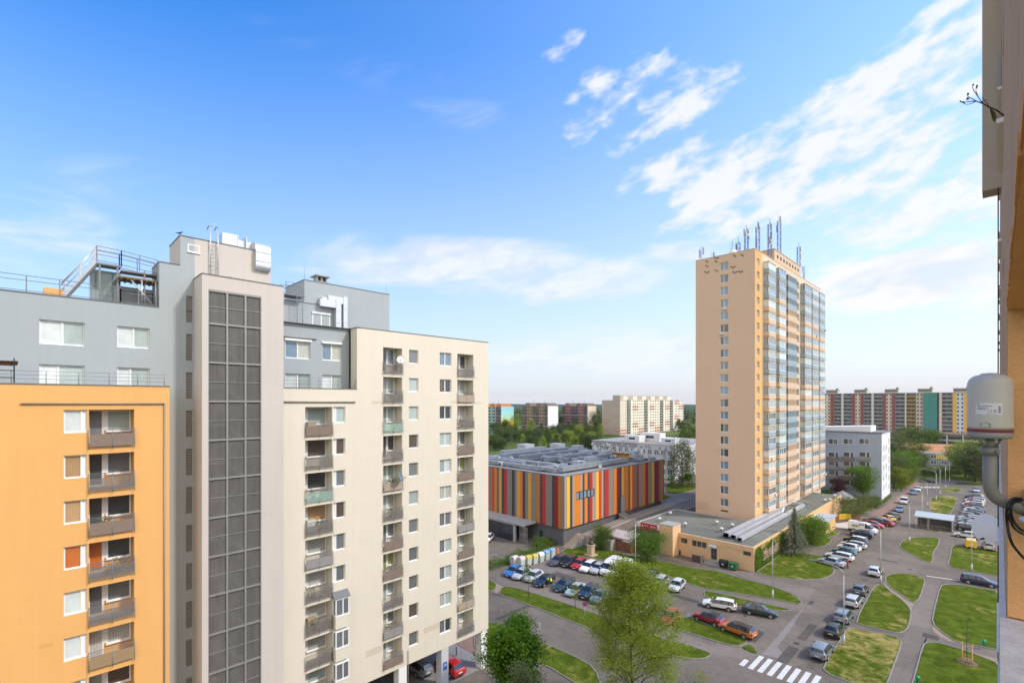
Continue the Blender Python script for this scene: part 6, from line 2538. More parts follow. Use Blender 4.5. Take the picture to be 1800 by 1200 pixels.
def spruce(loc, h, w_, label):
    t = thing('spruce_tree', label, 'tree', loc)
    rs = random.Random(5)
    wood = MB()
    wood.tube([(0, 0, 0), (0.03, 0, h * .5), (0, 0, h)], [.16, .1, .02], 8)
    pts = []
    for i in range(46):
        z = 1.3 + (h - 1.5) * i / 45
        R = w_ / 2 * (1 - (z - 1.0) / (h - .6)) ** 1.05 * rs.uniform(.6, 1.25)
        for j in range(5):
            a = i * 2.1 + j * 1.257 + rs.uniform(-.25, .25)
            L = R * rs.uniform(.7, 1.1)
            e = Vector((L * math.cos(a), L * math.sin(a), z - .32 * L))
            s = Vector((0, 0, z))
            wood.tube([s, e], [.03, .006], 4, caps=False)
            nl = int(9 + 26 * L)
            for q in range(nl):
                f = rs.random() ** .7
                pp_ = s.lerp(e, f)
                pts.append((pp_.x + rs.gauss(0, .10), pp_.y + rs.gauss(0, .10), pp_.z + rs.gauss(-.10, .08)))
    o = bpy.data.objects.new('trunk', wood.mesh('trunk', [BARK]))
    COL.objects.link(o)
    o.parent = t
    o = bpy.data.objects.new('crown', leaf_mesh('crown', pts, .26, L_BLUE, 3, aspect=.35))
    COL.objects.link(o)
    o.parent = t
    return t


spruce(p, 9.3, 6.4, 'grey-green spruce standing by the ivy wall of the annexe')


def bush(label, px, py, w_, h, leafm, n, leaf, seed, name='bush', cat='bush', yd=None):
    n = int(n * 1.7)
    loc = gp(px, py) if yd is None else at(px, HZP + EYE * FPX / yd, yd)
    return tree(name, label, loc, h, w_, leafm, n, leaf, seed, .02, 'round', h * .02, 18, .12, cat=cat, up=.35, levels=2)


bush('large bright green bush right of the spruce', 1426, 955, 6.4, 3.7, L_BRIGHT, 5200, .26, 31)
bush('round green bush beside the red-brown pub terrace', 1059, 965, 4.6, 3.6, L_MID, 3600, .22, 32)
bush('light green bush in front of the tan chimney tower', 1137, 986, 6.2, 3.8, L_BRIGHT, 4600, .24, 33)
tree('deciduous_tree', 'fresh green maple in front of the five-storey apartment house', at(1517, 0, 152), 9.0, 8.4, L_BRIGHT, 6500, .36, 41, .2, 'round', .16, 16, .08).location = (PX(1517, 176.0), 176.0, 0)
tree('purple_tree', 'small dark purple-leaved tree at the foot of the five-storey apartment house', (PX(1473, 172.0), 172.0, 0), 5.6, 5.0, L_PURPLE, 3200, .32, 42, .1, 'round', .1, 13, .09)
for i, (px_, Y_, w_, h_, m_, lab) in enumerate((
        (1449, 170, 4.5, 2.6, L_MID, 'clipped green shrub between the tower and the purple tree'),
        (1513, 158, 7.5, 2.6, L_OLIVE, 'wide spreading juniper on the bank before the white gable'),
        (1492, 148, 7.0, 3.0, L_OLIVE, 'spreading juniper above the brown terrace fence'),
        (1536, 170, 4.5, 2.2, L_MID, 'dark low shrub against the corner of the five-storey house'),
        (1503, 171, 3.0, 2.0, L_FAR, 'dark shrub left of the maple trunk by the five-storey house'))):
    tree('shrub', lab, (PX(px_, Y_), Y_, 0), h_, w_, m_, 2600, .28, 60 + i, .02, 'round', .05, 12, .10, cat='shrub', up=.3, levels=2)
# willow and neighbours behind the striped hall
tree('willow_tree', 'drooping grey-green willow between the striped hall and the tower', at(1198, 0, 176), 13.0, 13.5, L_OLIVE, 9500, .40, 71, .1, 'round', .2, 18, .07, droop=4.5).location = (PX(1200, 165.0), 165.0, 0)
tree('young_tree', 'small bright green tree on the lawn below the willow', gp(1209, 858), 4.6, 4.0, L_BRIGHT, 1500, .34, 72, .3, 'round', .07, 10, .09, levels=2)
tree('young_tree', 'small bright tree close to the far corner of the striped hall', gp(1181, 860), 4.2, 2.6, L_BRIGHT, 900, .32, 73, .3, 'round', .06, 9, .09, levels=2)

# prototypes for the tree belts
q0 = tree('deciduous_tree', 'tall dark tree at the left end of the belt below the painted gable', (PX(885, 300.0), 300.0, 0), 11.5, 12.0, L_MID, 3400, .75, 81, .1, 'round', .22, 12, .09, group='belt of trees before the far panel blocks', levels=2)
q1 = tree('deciduous_tree', 'yellow-green poplar standing before the brown panel block', (PX(934, 285.0), 285.0, 0), 16.5, 8.0, L_FRESH, 2000, .72, 82, .1, 'ovoid', .2, 14, .09, group='belt of trees before the far panel blocks', levels=2)
q2 = tree('deciduous_tree', 'broad green tree beside the street at the far crossing', (PX(1580, 225.0), 225.0, 0), 9.5, 9.0, L_BRIGHT, 3200, .5, 83, .1, 'round', .2, 14, .085, group='trees along the far street', levels=2)
rs_ = random.Random(21)
belt = 'belt of trees before the far panel blocks'
row = [(868, 290, 1.15), (895, 270, .95), (905, 250, .8), (918, 262, .9), (930, 255, .85), (945, 262, .95), (952, 300, .85), (963, 280, .8), (972, 310, .9), (984, 300, .95), (995, 315, 1.0), (1006, 300, .95), (1018, 310, 1.05),
       (1028, 330, 1.1), (1036, 320, 1.2), (1045, 335, 1.5), (1052, 345, 1.35), (1014, 345, 1.15), (960, 345, 1.0), (940, 335, .95), (904, 330, 1.0), (1000, 350, 1.05), (975, 350, 1.0), (908, 360, 1.35), (985, 365, 1.35), (898, 300, .9),
       (1048, 300, 1.0), (1056, 310, 1.05)]
row += [(862 + 5.1 * i_ + rs_.uniform(-2, 2), rs_.choice([222, 236, 248, 262, 275, 318, 340]), rs_.uniform(.7, 1.05)) for i_ in range(38)] + [(856 + 4 * i_, rs_.choice([205, 215, 225]), rs_.uniform(.6, .8)) for i_ in range(8)]
for (px_, Y_, sc) in row:
    Y_ = float(Y_) + rs_.uniform(-3, 3)
    copy_tree(rs_.choice([q0, q0, q1]), (PX(px_, Y_), Y_, 0), rs_.uniform(0, 6.28), sc * rs_.uniform(.64, .84), 'green tree in the belt before the far brown and maroon panel blocks', belt, rs_.choice([L_MID, L_FAR, L_MID, L_FRESH, L_FAR]))
for (px_, Y_, sc) in ((1206, 330, 1.0), (1212, 300, .95), (1219, 340, 1.1), (1209, 250, .7), (1216, 270, .75), (1221, 230, .7)):
    copy_tree(q0, (PX(px_, float(Y_)), float(Y_), 0), rs_.uniform(0, 6.28), sc * .8, 'dark green tree in the gap between the cream panel block and the tower', 'trees left of the tower', rs_.choice([L_FAR, L_MID]))
far_st = 'trees along the far street'
for (px_, Y_, sc, m_) in ((1571, 215, 1.0, L_OLIVE), (1574, 245, 1.5, L_OLIVE), (1588, 235, 1.05, L_BRIGHT), (1597, 255, .95, L_MID), (1584, 208, .75, L_YELLOW), (1606, 262, .9, L_MID), (1602, 235, .6, L_YELLOW), (1592, 215, .55, L_MID),
                          (1612, 300, 1.0, L_MID), (1622, 278, .55, L_MID), (1642, 405, 1.0, L_MID), (1634, 400, 1.2, L_BRIGHT), (1610, 395, 1.25, L_MID), (1590, 400, 1.3, L_MID)):
    copy_tree(q2, (PX(px_, float(Y_)), float(Y_), 0), rs_.uniform(0, 6.28), sc, 'green tree in the group along the far side of the street beside the five-storey house', far_st, m_)
for (px_, Y_, sc, m_, lab) in ((1697, 262, 1.35, L_FRESH, 'large light green tree on the far lawn left of the grey aerial pole'), (1714, 250, 1.3, L_OLIVE, 'olive green tree on the far lawn just left of the grey aerial pole'),
                               (1686, 275, 1.0, L_MID, 'rounder mid-green tree left of the large light green tree'), (1740, 258, 1.4, L_MID, 'green tree seen behind the grey aerial pole'), (1727, 244, 1.15, L_OLIVE, 'dark-stemmed tree at the right end of the far lawn')):
    copy_tree(q2, (PX(px_, float(Y_)), float(Y_), 0), rs_.uniform(0, 6.28), sc, lab, far_st, m_)
# hedge along the far lawn
def hedge(name, label, pts, w_, h, leafm, n, leaf, seed, kind=None):
    rs = np.random.RandomState(seed)
    P = []
    seg = [(Vector(a), Vector(b_)) for a, b_ in zip(pts[:-1], pts[1:])]
    tot = sum((b_ - a).length for a, b_ in seg)
    for a, b_ in seg:
        k = int(n * (b_ - a).length / tot)
        d = (b_ - a).normalized()
        nrm = Vector((d.y, -d.x, 0))
        for _ in range(k):
            f = rs.rand()
            c = a.lerp(b_, f)
            u, v = rs.uniform(-1, 1), rs.rand()
            lump_ = .75 + .3 * math.sin(f * (b_ - a).length * 1.1 + seed) + .15 * math.sin(f * (b_ - a).length * 3.7)
            c = c + nrm * (u * w_ / 2 * math.sqrt(max(0, 1 - (v * .8) ** 2)))
            P.append((c.x, c.y, .05 + v * h * lump_))
    me = leaf_mesh(name, P, leaf, leafm, seed)
    o = bpy.data.objects.new(name, me)
    COL.objects.link(o)
    tag(o, label, 'hedge')
    return o


hedge('hedge', 'long dark hedge along the far lawn before the grey school', [gp(1622, 834), gp(1700, 833), gp(1764, 833)], 3.5, 3.0, L_FAR, 4500, .5, 5)
hedge('hedge', 'ragged green hedge between the loading yard and the recycling bins', [gp(858, 1002), gp(900, 985), gp(955, 966)], 2.0, 1.7, L_BRIGHT, 3800, .22, 6)
hedge('hedge', 'leafy green hedge at the wall left of the stone steps', [gp(944, 964), gp(976, 953)], 3.4, 2.1, L_BRIGHT, 3000, .24, 7)
hedge('hedge', 'small hedge below the white gable of the five-storey house', [gp(1552, 884), gp(1566, 870)], .8, .7, L_MID, 500, .22, 8)
# ivy on the annexe wall
rsv = np.random.RandomState(9)
P = []
y0, y1 = PY(1325.5, AX1), PY(1384, AX1)
while len(P) < 6500:
    y, z = rsv.uniform(y0, y1), rsv.uniform(0, 4.1)
    inmural = (m0 + 1.0 < y < m1 - .5) and (1.0 < z < 2.75)
    if inmural and rsv.rand() > .12:
        continue
    if z > 3.1 + .9 * math.sin(y * .9) and rsv.rand() > .35:
        continue
    P.append((AX1 + .12 + abs(rsv.normal()) * .10, y, z))
o = bpy.data.objects.new('ivy', leaf_mesh('ivy', P, .26, L_BRIGHT, 9))
COL.objects.link(o)
tag(o, 'bright green ivy covering the street wall of the tan annexe', 'ivy')
# far woodland between the blocks: one mass
rsw = np.random.RandomState(14)
P = []
for _ in range(520):
    a = rad(rsw.uniform(-8, 46))
    r = rsw.uniform(520, 1150)
    R, Fw = r * math.sin(a), r * math.cos(a)
    cx_, cy_ = (R - Fw) / SQ, (R + Fw) / SQ
    hh, ww = rsw.uniform(7, 13), rsw.uniform(5, 9)
    n = 42
    d = rsw.normal(size=(n, 3))
    d /= np.linalg.norm(d, axis=1)[:, None]
    d *= rsw.uniform(.6, 1, n)[:, None]
    for q in d:
        P.append((cx_ + q[0] * ww, cy_ + q[1] * ww, max(.5, hh * .55 + q[2] * hh * .5)))
o = bpy.data.objects.new('far_wood', leaf_mesh('far_wood', P, 4.2, L_FAR, 14, aspect=.9))
COL.objects.link(o)
o['kind'] = 'stuff'

# ------------------------------------------------------------------ cars
GLASS = mat('car_glass', (0.018, 0.022, 0.026), .05, 0, spec=.6, coat=.5)
RIM = mat('wheel_rim', (.42, .43, .44), .35, 0, metal=.6)
HEADL = mat('headlight_glass', (.72, .74, .76), .12, 0, spec=.6, coat=.6)
TAILL = mat('taillight_red', (.42, .014, .012), .2, 0, spec=.6, coat=.6)
PLATE = mat('number_plate', (.72, .72, .70), .5, 0)
PAINTS = {'white': (.78, .78, .77), 'silver': (.47, .49, .50), 'lightsilver': (.58, .60, .61), 'grey': (.20, .215, .23), 'darkgrey': (.075, .08, .087), 'black': (.013, .014, .016), 'navy': (.013, .022, .06), 'blue': (.03, .16, .46),
          'red': (.46, .012, .012), 'crimson': (.30, .012, .03), 'orange': (.52, .15, .018), 'yellow': (.72, .46, .04), 'teal': (.010, .125, .135), 'darkgreen': (.016, .045, .045), 'palegreen': (.36, .47, .44), 'beige': (.43, .36, .30),
          'bluegrey': (.16, .22, .27), 'darkteal': (.016, .04, .052)}

# stations: x from nose to tail, floor z, belt z, top z, half width, half width at top; g = glazed from this station to the next ('w' screen, 's' sides, 'r' rear)
SHAPES = {
    'hatch': [(2.0, .34, .58, .60, .62, .50, ''), (1.90, .24, .66, .70, .78, .64, ''), (1.25, .20, .82, .90, .86, .72, ''), (1.02, .20, .88, .96, .87, .74, 'w'), (.34, .20, .93, 1.40, .87, .60, 's'), (-.38, .20, .95, 1.48, .87, .60, ''),
              (-.48, .20, .95, 1.48, .87, .60, 's'), (-1.32, .20, .98, 1.43, .87, .58, ''), (-1.50, .20, .99, 1.38, .86, .57, 'r'), (-1.88, .24, .98, 1.04, .83, .66, ''), (-2.0, .34, .80, .84, .76, .62, '')],
    'estate': [(2.25, .34, .56, .58, .62, .50, ''), (2.14, .24, .64, .68, .78, .64, ''), (1.40, .20, .80, .88, .87, .74, ''), (1.12, .20, .86, .94, .88, .76, 'w'), (.36, .20, .92, 1.38, .88, .62, 's'), (-.36, .20, .94, 1.46, .88, .62, ''),
               (-.46, .20, .94, 1.46, .88, .62, 's'), (-1.30, .20, .96, 1.45, .88, .61, ''), (-1.38, .20, .96, 1.45, .88, .61, 's'), (-1.88, .20, .98, 1.40, .87, .60, ''), (-1.98, .22, .98, 1.36, .86, .59, 'r'), (-2.24, .26, .96, 1.02, .83, .66, ''),
               (-2.33, .36, .78, .82, .76, .62, '')],
    'sedan': [(2.25, .34, .55, .57, .62, .50, ''), (2.14, .24, .63, .67, .78, .64, ''), (1.40, .20, .79, .87, .87, .74, ''), (1.08, .20, .85, .93, .88, .76, 'w'), (.34, .20, .90, 1.36, .88, .60, 's'), (-.36, .20, .92, 1.43, .88, .60, ''),
              (-.46, .20, .92, 1.43, .88, .60, 's'), (-1.10, .20, .94, 1.38, .88, .58, 'r'), (-1.66, .20, .97, 1.04, .88, .72, ''), (-2.14, .24, .94, .99, .84, .70, ''), (-2.26, .36, .74, .78, .76, .62, '')],
    'suv': [(2.15, .40, .72, .74, .68, .56, ''), (2.06, .30, .84, .88, .84, .70, ''), (1.35, .28, .98, 1.05, .90, .78, ''), (1.08, .28, 1.04, 1.12, .91, .78, 'w'), (.48, .28, 1.08, 1.60, .91, .66, 's'), (-.32, .28, 1.10, 1.67, .91, .66, ''),
            (-.43, .28, 1.10, 1.67, .91, .66, 's'), (-1.46, .28, 1.12, 1.63, .91, .65, ''), (-1.62, .28, 1.12, 1.58, .90, .64, 'r'), (-1.98, .32, 1.10, 1.16, .87, .72, ''), (-2.1, .42, .86, .90, .80, .66, '')],
    'van': [(2.70, .38, .74, .78, .78, .66, ''), (2.60, .28, .94, 1.00, .92, .80, ''), (2.05, .26, 1.14, 1.22, .97, .86, 'w'), (1.35, .26, 1.18, 1.98, .98, .76, 's'), (.62, .26, 1.20, 2.28, .98, .80, ''), (.52, .26, 1.20, 2.32, .98, .82, ''),
            (-1.0, .26, 1.20, 2.38, .98, .84, ''), (-2.55, .26, 1.20, 2.36, .98, .84, ''), (-2.72, .34, 1.20, 2.28, .95, .82, '')],
    'boxvan': [(2.05, .36, .70, .74, .70, .58, ''), (1.95, .26, .86, .92, .84, .72, ''), (1.45, .24, 1.00, 1.08, .88, .78, 'w'), (.78, .24, 1.04, 1.72, .89, .70, 's'), (-.02, .24, 1.06, 1.82, .89, .72, ''), (-.10, .24, 1.06, 1.82, .89, .72, 's'),
               (-.95, .24, 1.06, 1.82, .89, .72, ''), (-1.85, .24, 1.06, 1.80, .89, .72, ''), (-2.05, .32, 1.04, 1.72, .86, .70, '')],
}
WHEELS = {'hatch': (1.24, -1.22, .31), 'estate': (1.38, -1.32, .32), 'sedan': (1.38, -1.28, .32), 'suv': (1.32, -1.28, .36), 'van': (1.78, -1.62, .35), 'boxvan': (1.28, -1.28, .32)}
_CM = {}


def car_meshes(kind):
    if kind in _CM:
        return _CM[kind]
    st = SHAPES[kind]
    body, glass = MB(), MB()

    def ring(s):
        x, zb, zl, zt_, w_, wt, g = s
        zm = zb + (zl - zb) * .30
        zs = zb + (zl - zb) * .72
        half = [(w_ * .86, zb), (w_ * .985, zm), (w_, zs), (w_ * .965, zl), (wt, zt_), (wt * .62, zt_ + (.035 if zt_ > 1.2 else .028)), (0, zt_ + (.045 if zt_ > 1.2 else .038))]
        return [(x, -y, z) for y, z in half] + [(x, y, z) for y, z in half[-2::-1]]
    R = [ring(s) for s in st]
    n = len(R[0])
    for i in range(len(R) - 1):
        g = st[i][6]
        for k in range(n - 1):
            q = [R[i][k], R[i + 1][k], R[i + 1][k + 1], R[i][k + 1]]
            side = k in (3, n - 5)
            roofy = 4 <= k <= n - 6
            isg = (g == 's' and side) or (g in 'wr' and g and roofy) or (g == 'w' and side)
            if isg:
                # window set in a painted surround
                c = [sum(p[j] for p in q) / 4 for j in range(3)]
                f = 1.0 if roofy else .93
                inn = [tuple(c[j] + (p[j] - c[j]) * f for j in range(3)) for p in q]
                glass.poly(inn, 0, False)
                for e in range(4):
                    e2 = (e + 1) % 4
                    body.poly([q[e], q[e2], inn[e2], inn[e]], 0 if roofy else 1, False)
            else:
                m_ = 0
                if k in (0, n - 2) or (side and abs(st[i][0] - st[i + 1][0]) < .13 and st[i][3] > 1.2 and st[i + 1][3] > 1.2 and kind != 'van'):
                    m_ = 1
                if roofy and st[i][3] > 1.2 and st[i + 1][3] > 1.2:
                    m_ = 2
                body.poly(q, m_, True)
    body.poly(R[0], 0)
    body.poly(R[-1][::-1], 0)
    L0, L1 = st[0][0], st[-1][0]
    zb = st[2][1]
    body.poly([(r[0][0], r[0][1], r[0][2]) for r in (R[0], R[-1])] + [(r[-1][0], r[-1][1], r[-1][2]) for r in (R[-1], R[0])], 1)
    # grille, lower intake, bumper insert, arches, mirrors
    body.box(L0 - .02, L0 + .012, -.34, .34, st[0][1] + .06, st[0][2] - .06, 1)
    body.box(L1 - .012, L1 + .03, -.5, .5, st[-1][1] + .0, st[-1][1] + .13, 1)
    xw0, xw1, r_ = WHEELS[kind]
    W_ = st[3][4]
    for xw in (xw0, xw1):
        for s in (-1, 1):
            pts = [(xw + (r_ + .07) * math.cos(a), s * (W_ + .012), r_ + (r_ + .07) * math.sin(a)) for a in [math.pi * q / 12 for q in range(13)]] + [(xw - r_ - .07, s * (W_ + .012), .18), (xw + r_ + .07, s * (W_ + .012), .18)]
            body.poly(pts if s > 0 else pts[::-1], 1)
    xm = next(s[0] for s in st if s[6] == 'w') - .18
    zm = next(s[2] for s in st if s[6] == 'w')
    for s in (-1, 1):
        body.box(xm - .1, xm + .08, s * (W_ + .03), s * (W_ + .22), zm + .02, zm + .17, 0)
    wheel = MB()
    wheel.tube([(0, -.01, 0), (0, .2, 0)], r_, 20)
    rim = MB()
    rim.tube([(0, -.022, 0), (0, .02, 0)], r_ * .68, 16)
    hl, tl, pl = MB(), MB(), MB()
    z = st[1][2]
    hl.box(-.09, .035, -.17, .17, -.09, .07)
    tl.box(-.05, .05, -.10, .10, -.14, .14)
    pl.box(-.01, .012, -.26, .26, -.055, .055)
    _CM[kind] = dict(body=body.mesh('body', [WHITE, DARK, WHITE]), glass=glass.mesh('window', [GLASS]), wheel=wheel.mesh('wheel', [BLACK]), rim=rim.mesh('rim', [RIM]), hl=hl.mesh('headlight', [HEADL]), tl=tl.mesh('taillight', [TAILL]),
                     pl=pl.mesh('number_plate', [PLATE]), st=st, w=WHEELS[kind], W=W_)
    return _CM[kind]


ANG = {}


def car(kind, col, x, y, head, label, group=None, roof=None, sc=1.0, cat='car'):
    """head: direction of the bonnet in degrees from +x"""
    M_ = car_meshes(kind)
    nm = {'van': 'parked_van', 'boxvan': 'small_van'}.get(kind, 'parked_car')
    t = thing(nm, label, 'van' if 'van' in kind else cat, (x, y, 0.004), group, rad(head))
    if sc != 1.0:
        t.scale = (sc, sc, sc)
    pm = paint(col, PAINTS[col])
    rm = paint(roof, PAINTS[roof]) if roof else pm
    inst('body', M_['body'], t, mats=[pm, None, rm])
    inst('window', M_['glass'], t)
    x0, x1, r_ = M_['w']
    W_ = M_['W']
    for xx in (x0, x1):
        for s in (-1, 1):
            o = inst('wheel', M_['wheel'], t, (xx, s * (W_ + .022), r_), 0 if s < 0 else math.pi)
            inst('rim', M_['rim'], o)
    st = M_['st']
    for s in (-1, 1):
        inst('headlight', M_['hl'], t, (st[1][0] + .01, s * (st[1][4] * .74), st[1][2] - .05), rad(-14 * -s))
        inst('taillight', M_['tl'], t, (st[-2][0] - .03, s * (st[-2][4] * .87), st[-2][2] - .12), 0)
    inst('number_plate', M_['pl'], t, (st[-1][0] - .012, 0, st[-1][2] - .12))
    inst('number_plate', M_['pl'], t, (st[0][0] + .012, 0, st[0][1] + .06))
    return t


def car_px(kind, col, px, py, head, label, group=None, **kw):
    p = gp(px, py, .72)
    return car(kind, col, p.x, p.y, head, label, group, **kw)


gA = 'cars in the upper row of the fenced lot'
H = -82
for (kd, co, px, py, lab) in (
        ('estate', 'darkgrey', 981, 983, 'dark blue-grey estate next to the blue recycling bins'),
        ('suv', 'black', 1001.5, 986, 'black car between the dark estate and the red hatchback'),
        ('hatch', 'red', 1018.5, 989.5, 'bright red hatchback in the upper row beside a white estate'),
        ('estate', 'white', 1034.5, 994, 'white estate right of the red hatchback in the upper row'),
        ('hatch', 'silver', 1051.5, 997.5, 'silver hatchback squeezed between white estate and white van'),
        ('van', 'white', 1074, 999, 'large white van in the upper row of the lot'),
        ('van', 'white', 1094, 1004, 'second white van, half hidden by the airy tree top'),
        ('suv', 'black', 1143.5, 1013, 'black car emerging right of the airy tree top'),
        ('estate', 'silver', 1159, 1022, 'silver estate next to the black car right of the tree top'),
        ('hatch', 'lightsilver', 1190, 1027, 'light silver hatchback at the right end of the upper row')):
    car_px(kd, co, px, py, H, lab, gA)
gB = 'cars in the lower row of the fenced lot'
for (kd, co, px, py, lab) in (
        ('hatch', 'blue', 903, 1002, 'bright blue hatchback at the left end of the lower row'),
        ('hatch', 'silver', 917, 1007, 'silver hatchback right beside the bright blue one'),
        ('hatch', 'lightsilver', 938, 1011, 'pale silver hatchback behind the thin young tree'),
        ('sedan', 'black', 957, 1018, 'black sedan left of the empty bay with two workers'),
        ('estate', 'darkgreen', 991.5, 1026, 'dark green estate right of the empty bay'),
        ('sedan', 'palegreen', 1012, 1034, 'pale green sedan between dark estate and navy car'),
        ('suv', 'navy', 1036, 1039, 'navy car right of the pale green sedan'),
        ('hatch', 'bluegrey', 1054, 1046, 'blue-grey hatchback partly behind the airy tree'),
        ('hatch', 'white', 1124, 1067, 'white car seen through the airy tree crown'),
        ('hatch', 'navy', 1160, 1072, 'dark blue car just right of the airy crown'),
        ('hatch', 'red', 1178.5, 1082, 'scarlet hatchback by the lamp head right of the airy tree')):
    car_px(kd, co, px, py, H, lab, gB)
car_px('estate', 'white', 1264, 1059.5, 197, 'white estate parked along the narrow grass strip')
car_px('sedan', 'darkteal', 1335, 1070.5, 17, 'dark teal sedan in front of the white estate on the narrow strip')
car_px('hatch', 'crimson', 1246, 1083.5, 176, 'dark red car with a black roof on the lower kerb', roof='black')
car_px('estate', 'orange', 1295, 1103, 174, 'orange car with a black roof at the kerb near the zebra crossing', roof='black', cat='car')
car_px('hatch', 'white', 858, 944, -60, 'white car peeping out behind the cream wing beside the dark glazing')
car('estate', 'grey', -46.0, 30.9, 178, 'silver-grey estate in the shade beneath the cream wing')
car('hatch', 'red', -43.2, 33.4, 178, 'red hatchback beneath the cream wing behind the parking sign column')
gK = 'cars parked along the right kerb of the street'
for (kd, co, px, py, lab) in (
        ('estate', 'bluegrey', 1445, 1139, 'blue-grey estate nearest the zebra crossing at the kerb'),
        ('hatch', 'black', 1466.5, 1104, 'black hatchback with tall red tail lights behind the near lamp post'),
        ('estate', 'bluegrey', 1483, 1079, 'grey-blue car between the black hatchback and the silver estate'),
        ('estate', 'silver', 1500.5, 1053, 'silver estate behind the dark estate at the kerb'),
        ('hatch', 'darkgrey', 1512, 1034, 'charcoal car at the kerb just before the grass corner'),
        ('hatch', 'lightsilver', 1538.5, 1002, 'pale silver car standing at the mouth of the junction')):
    p = gp(px, py, .72)
    car(kd, co, p.x, p.y, 90, lab, gK)
gD = 'cars nose-in along the left side of the street'
for (kd, co, px, py, hd, lab) in (
        ('sedan', 'silver', 1462, 985.5, 164, 'silver sedan at the round lawn next to the red-clad person'),
        ('estate', 'white', 1475, 975.5, 172, 'white estate second from the round lawn'),
        ('hatch', 'teal', 1484, 967.5, 172, 'teal hatchback in the nose-in row'),
        ('hatch', 'white', 1492, 960.5, 172, 'white hatchback behind the teal one'),
        ('estate', 'silver', 1499, 955.5, 172, 'silver estate between white hatchback and two-tone car'),
        ('suv', 'black', 1504.5, 949, 172, 'black car with a white roof in the nose-in row'),
        ('suv', 'navy', 1515, 937.5, 172, 'navy car beside the big white van'),
        ('hatch', 'red', 1536, 920.5, -8, 'red car on the far side of the big white van'),
        ('estate', 'darkgrey', 1535.5, 914.5, 172, 'dark grey car just behind the red car by the big van'),
        ('sedan', 'silver', 1548, 913.5, 172, 'silver car between the dark grey car and the crimson one'),
        ('hatch', 'crimson', 1556, 917.5, 150, 'crimson car with its tail in the street near the yellow car'),
        ('hatch', 'yellow', 1561, 909.5, 130, 'small yellow hatchback in the row by the street'),
        ('suv', 'darkgrey', 1570, 906, 120, 'dark off-roader right behind the yellow hatchback')):
    p = gp(px, py, .72)
    car(kd, co, p.x, p.y, hd, lab, gD, roof='white' if 'white roof' in lab else None)
p = gp(1517, 926.5, 1.1)
vn = car('van', 'white', p.x, p.y, -8, 'big white panel van with dark lettering on its side', gD)
# dark lettering blurred by distance on the van side: short strokes
lv = MB()
rl_ = random.Random(2)
xx = -2.0
for i in range(6):
    wv = rl_.choice([.16, .22, .12])
    lv.box(xx, xx + .05, -1.002, -.99, 1.28, 1.62)
    lv.box(xx + .06, xx + wv + .06, -1.002, -.99, 1.28 + rl_.choice([0, .14, .28]), 1.36 + rl_.choice([0, .14, .26]))
    xx += wv + .13
lv.box(-1.5, -.7, -1.002, -.99, 1.08, 1.13)
lme_ = lv.mesh('lettering', [LETTERD])
inst('lettering', lme_, vn)
lv = MB()
lv.box(-.5, .45, -.93, -.88, 1.75, 1.98)
inst('side_window', lv.mesh('side_window', [GLASS]), vn)
gS = 'vehicles on the carriageway'
for (kd, co, px, py, hd, lab) in (
        ('sedan', 'bluegrey', 1581, 893.5, -86, 'dark blue-grey car parked before the white minivan on the street'),
        ('boxvan', 'white', 1589, 880, -88, 'white minivan facing the camera at the street side'),
        ('hatch', 'bluegrey', 1605, 864, -86, 'grey car in front of a white one farther up the street'),
        ('hatch', 'white', 1613, 858.5, -86, 'white car directly behind the grey one far up the street'),
        ('estate', 'darkgrey', 1630, 843.5, 178, 'dark car crossing at the far end of the street')):
    p = gp(px, py, .75)
    car(kd, co, p.x, p.y, hd, lab, gS)
car_px('estate', 'navy', 1721.5, 1019, 2, 'dark blue car crossing in the side road by the big lawn')
gR = 'cars in the right-hand parking row'
p = gp(1700, 939.5, .7)
car('estate', 'lightsilver', -5.0, 146.5, 180, 'light silver estate nearest in the right-hand parking row, beside the dish', gR)
cols = [('suv', 'black', 'black car second nearest in the right-hand row'), ('estate', 'silver', 'silver estate behind the nearest black car in the right-hand row'), ('hatch', 'lightsilver', 'pale silver hatchback left of the satellite dish rim'),
        ('sedan', 'bluegrey', 'blue-grey sedan above the satellite dish'), ('hatch', 'silver', 'silver hatchback just above the dish in the right-hand row'), ('estate', 'silver', 'silver estate in the middle of the right-hand row'),
        ('hatch', 'grey', 'mid-grey hatchback in the middle of the right-hand row'), ('sedan', 'navy', 'navy sedan before a white car in the right-hand row'), ('estate', 'darkgrey', 'dark grey estate in the middle of the right-hand row'),
        ('hatch', 'white', 'white hatchback amid dark cars in the right-hand row'), ('sedan', 'bluegrey', 'slate-coloured sedan behind the white hatchback'), ('suv', 'navy', 'navy off-roader next to the maroon car'),
        ('hatch', 'crimson', 'maroon car in the upper right-hand row'), ('estate', 'white', 'long white estate behind the maroon car'), ('suv', 'white', 'white off-roader in the upper part of the right-hand row'),
        ('hatch', 'red', 'red car peeping out by the white off-roader'), ('estate', 'white', 'white estate near the far end of the right-hand row'), ('hatch', 'darkgrey', 'dark hatchback near the far end of the right-hand row'),
        ('sedan', 'navy', 'dark blue sedan last but one in the right-hand row'), ('hatch', 'lightsilver', 'light hatchback at the far end of the right-hand row')]
for i, (kd, co, lab) in enumerate(cols):
    car(kd, co, -5.0 + random.uniform(-.25, .25), 154.3 + i * 2.85, 180 if i % 3 else 0, lab, gR)
car_px('hatch', 'silver', 1716, 860.5, -88, 'silver car facing the camera beyond the right-hand row')
car_px('boxvan', 'yellow', 1707, 955, 92, 'small yellow van behind the lamp post by the right lawn')
car_px('hatch', 'beige', 1737, 958.5, 95, 'small beige hatchback right of the yellow van')

# ------------------------------------------------------------------ lamps, signs, bins, shelter, people
LAMPM = mat('lamp_post_grey', (.50, .51, .50), .5, .06, 2.0, metal=.2)


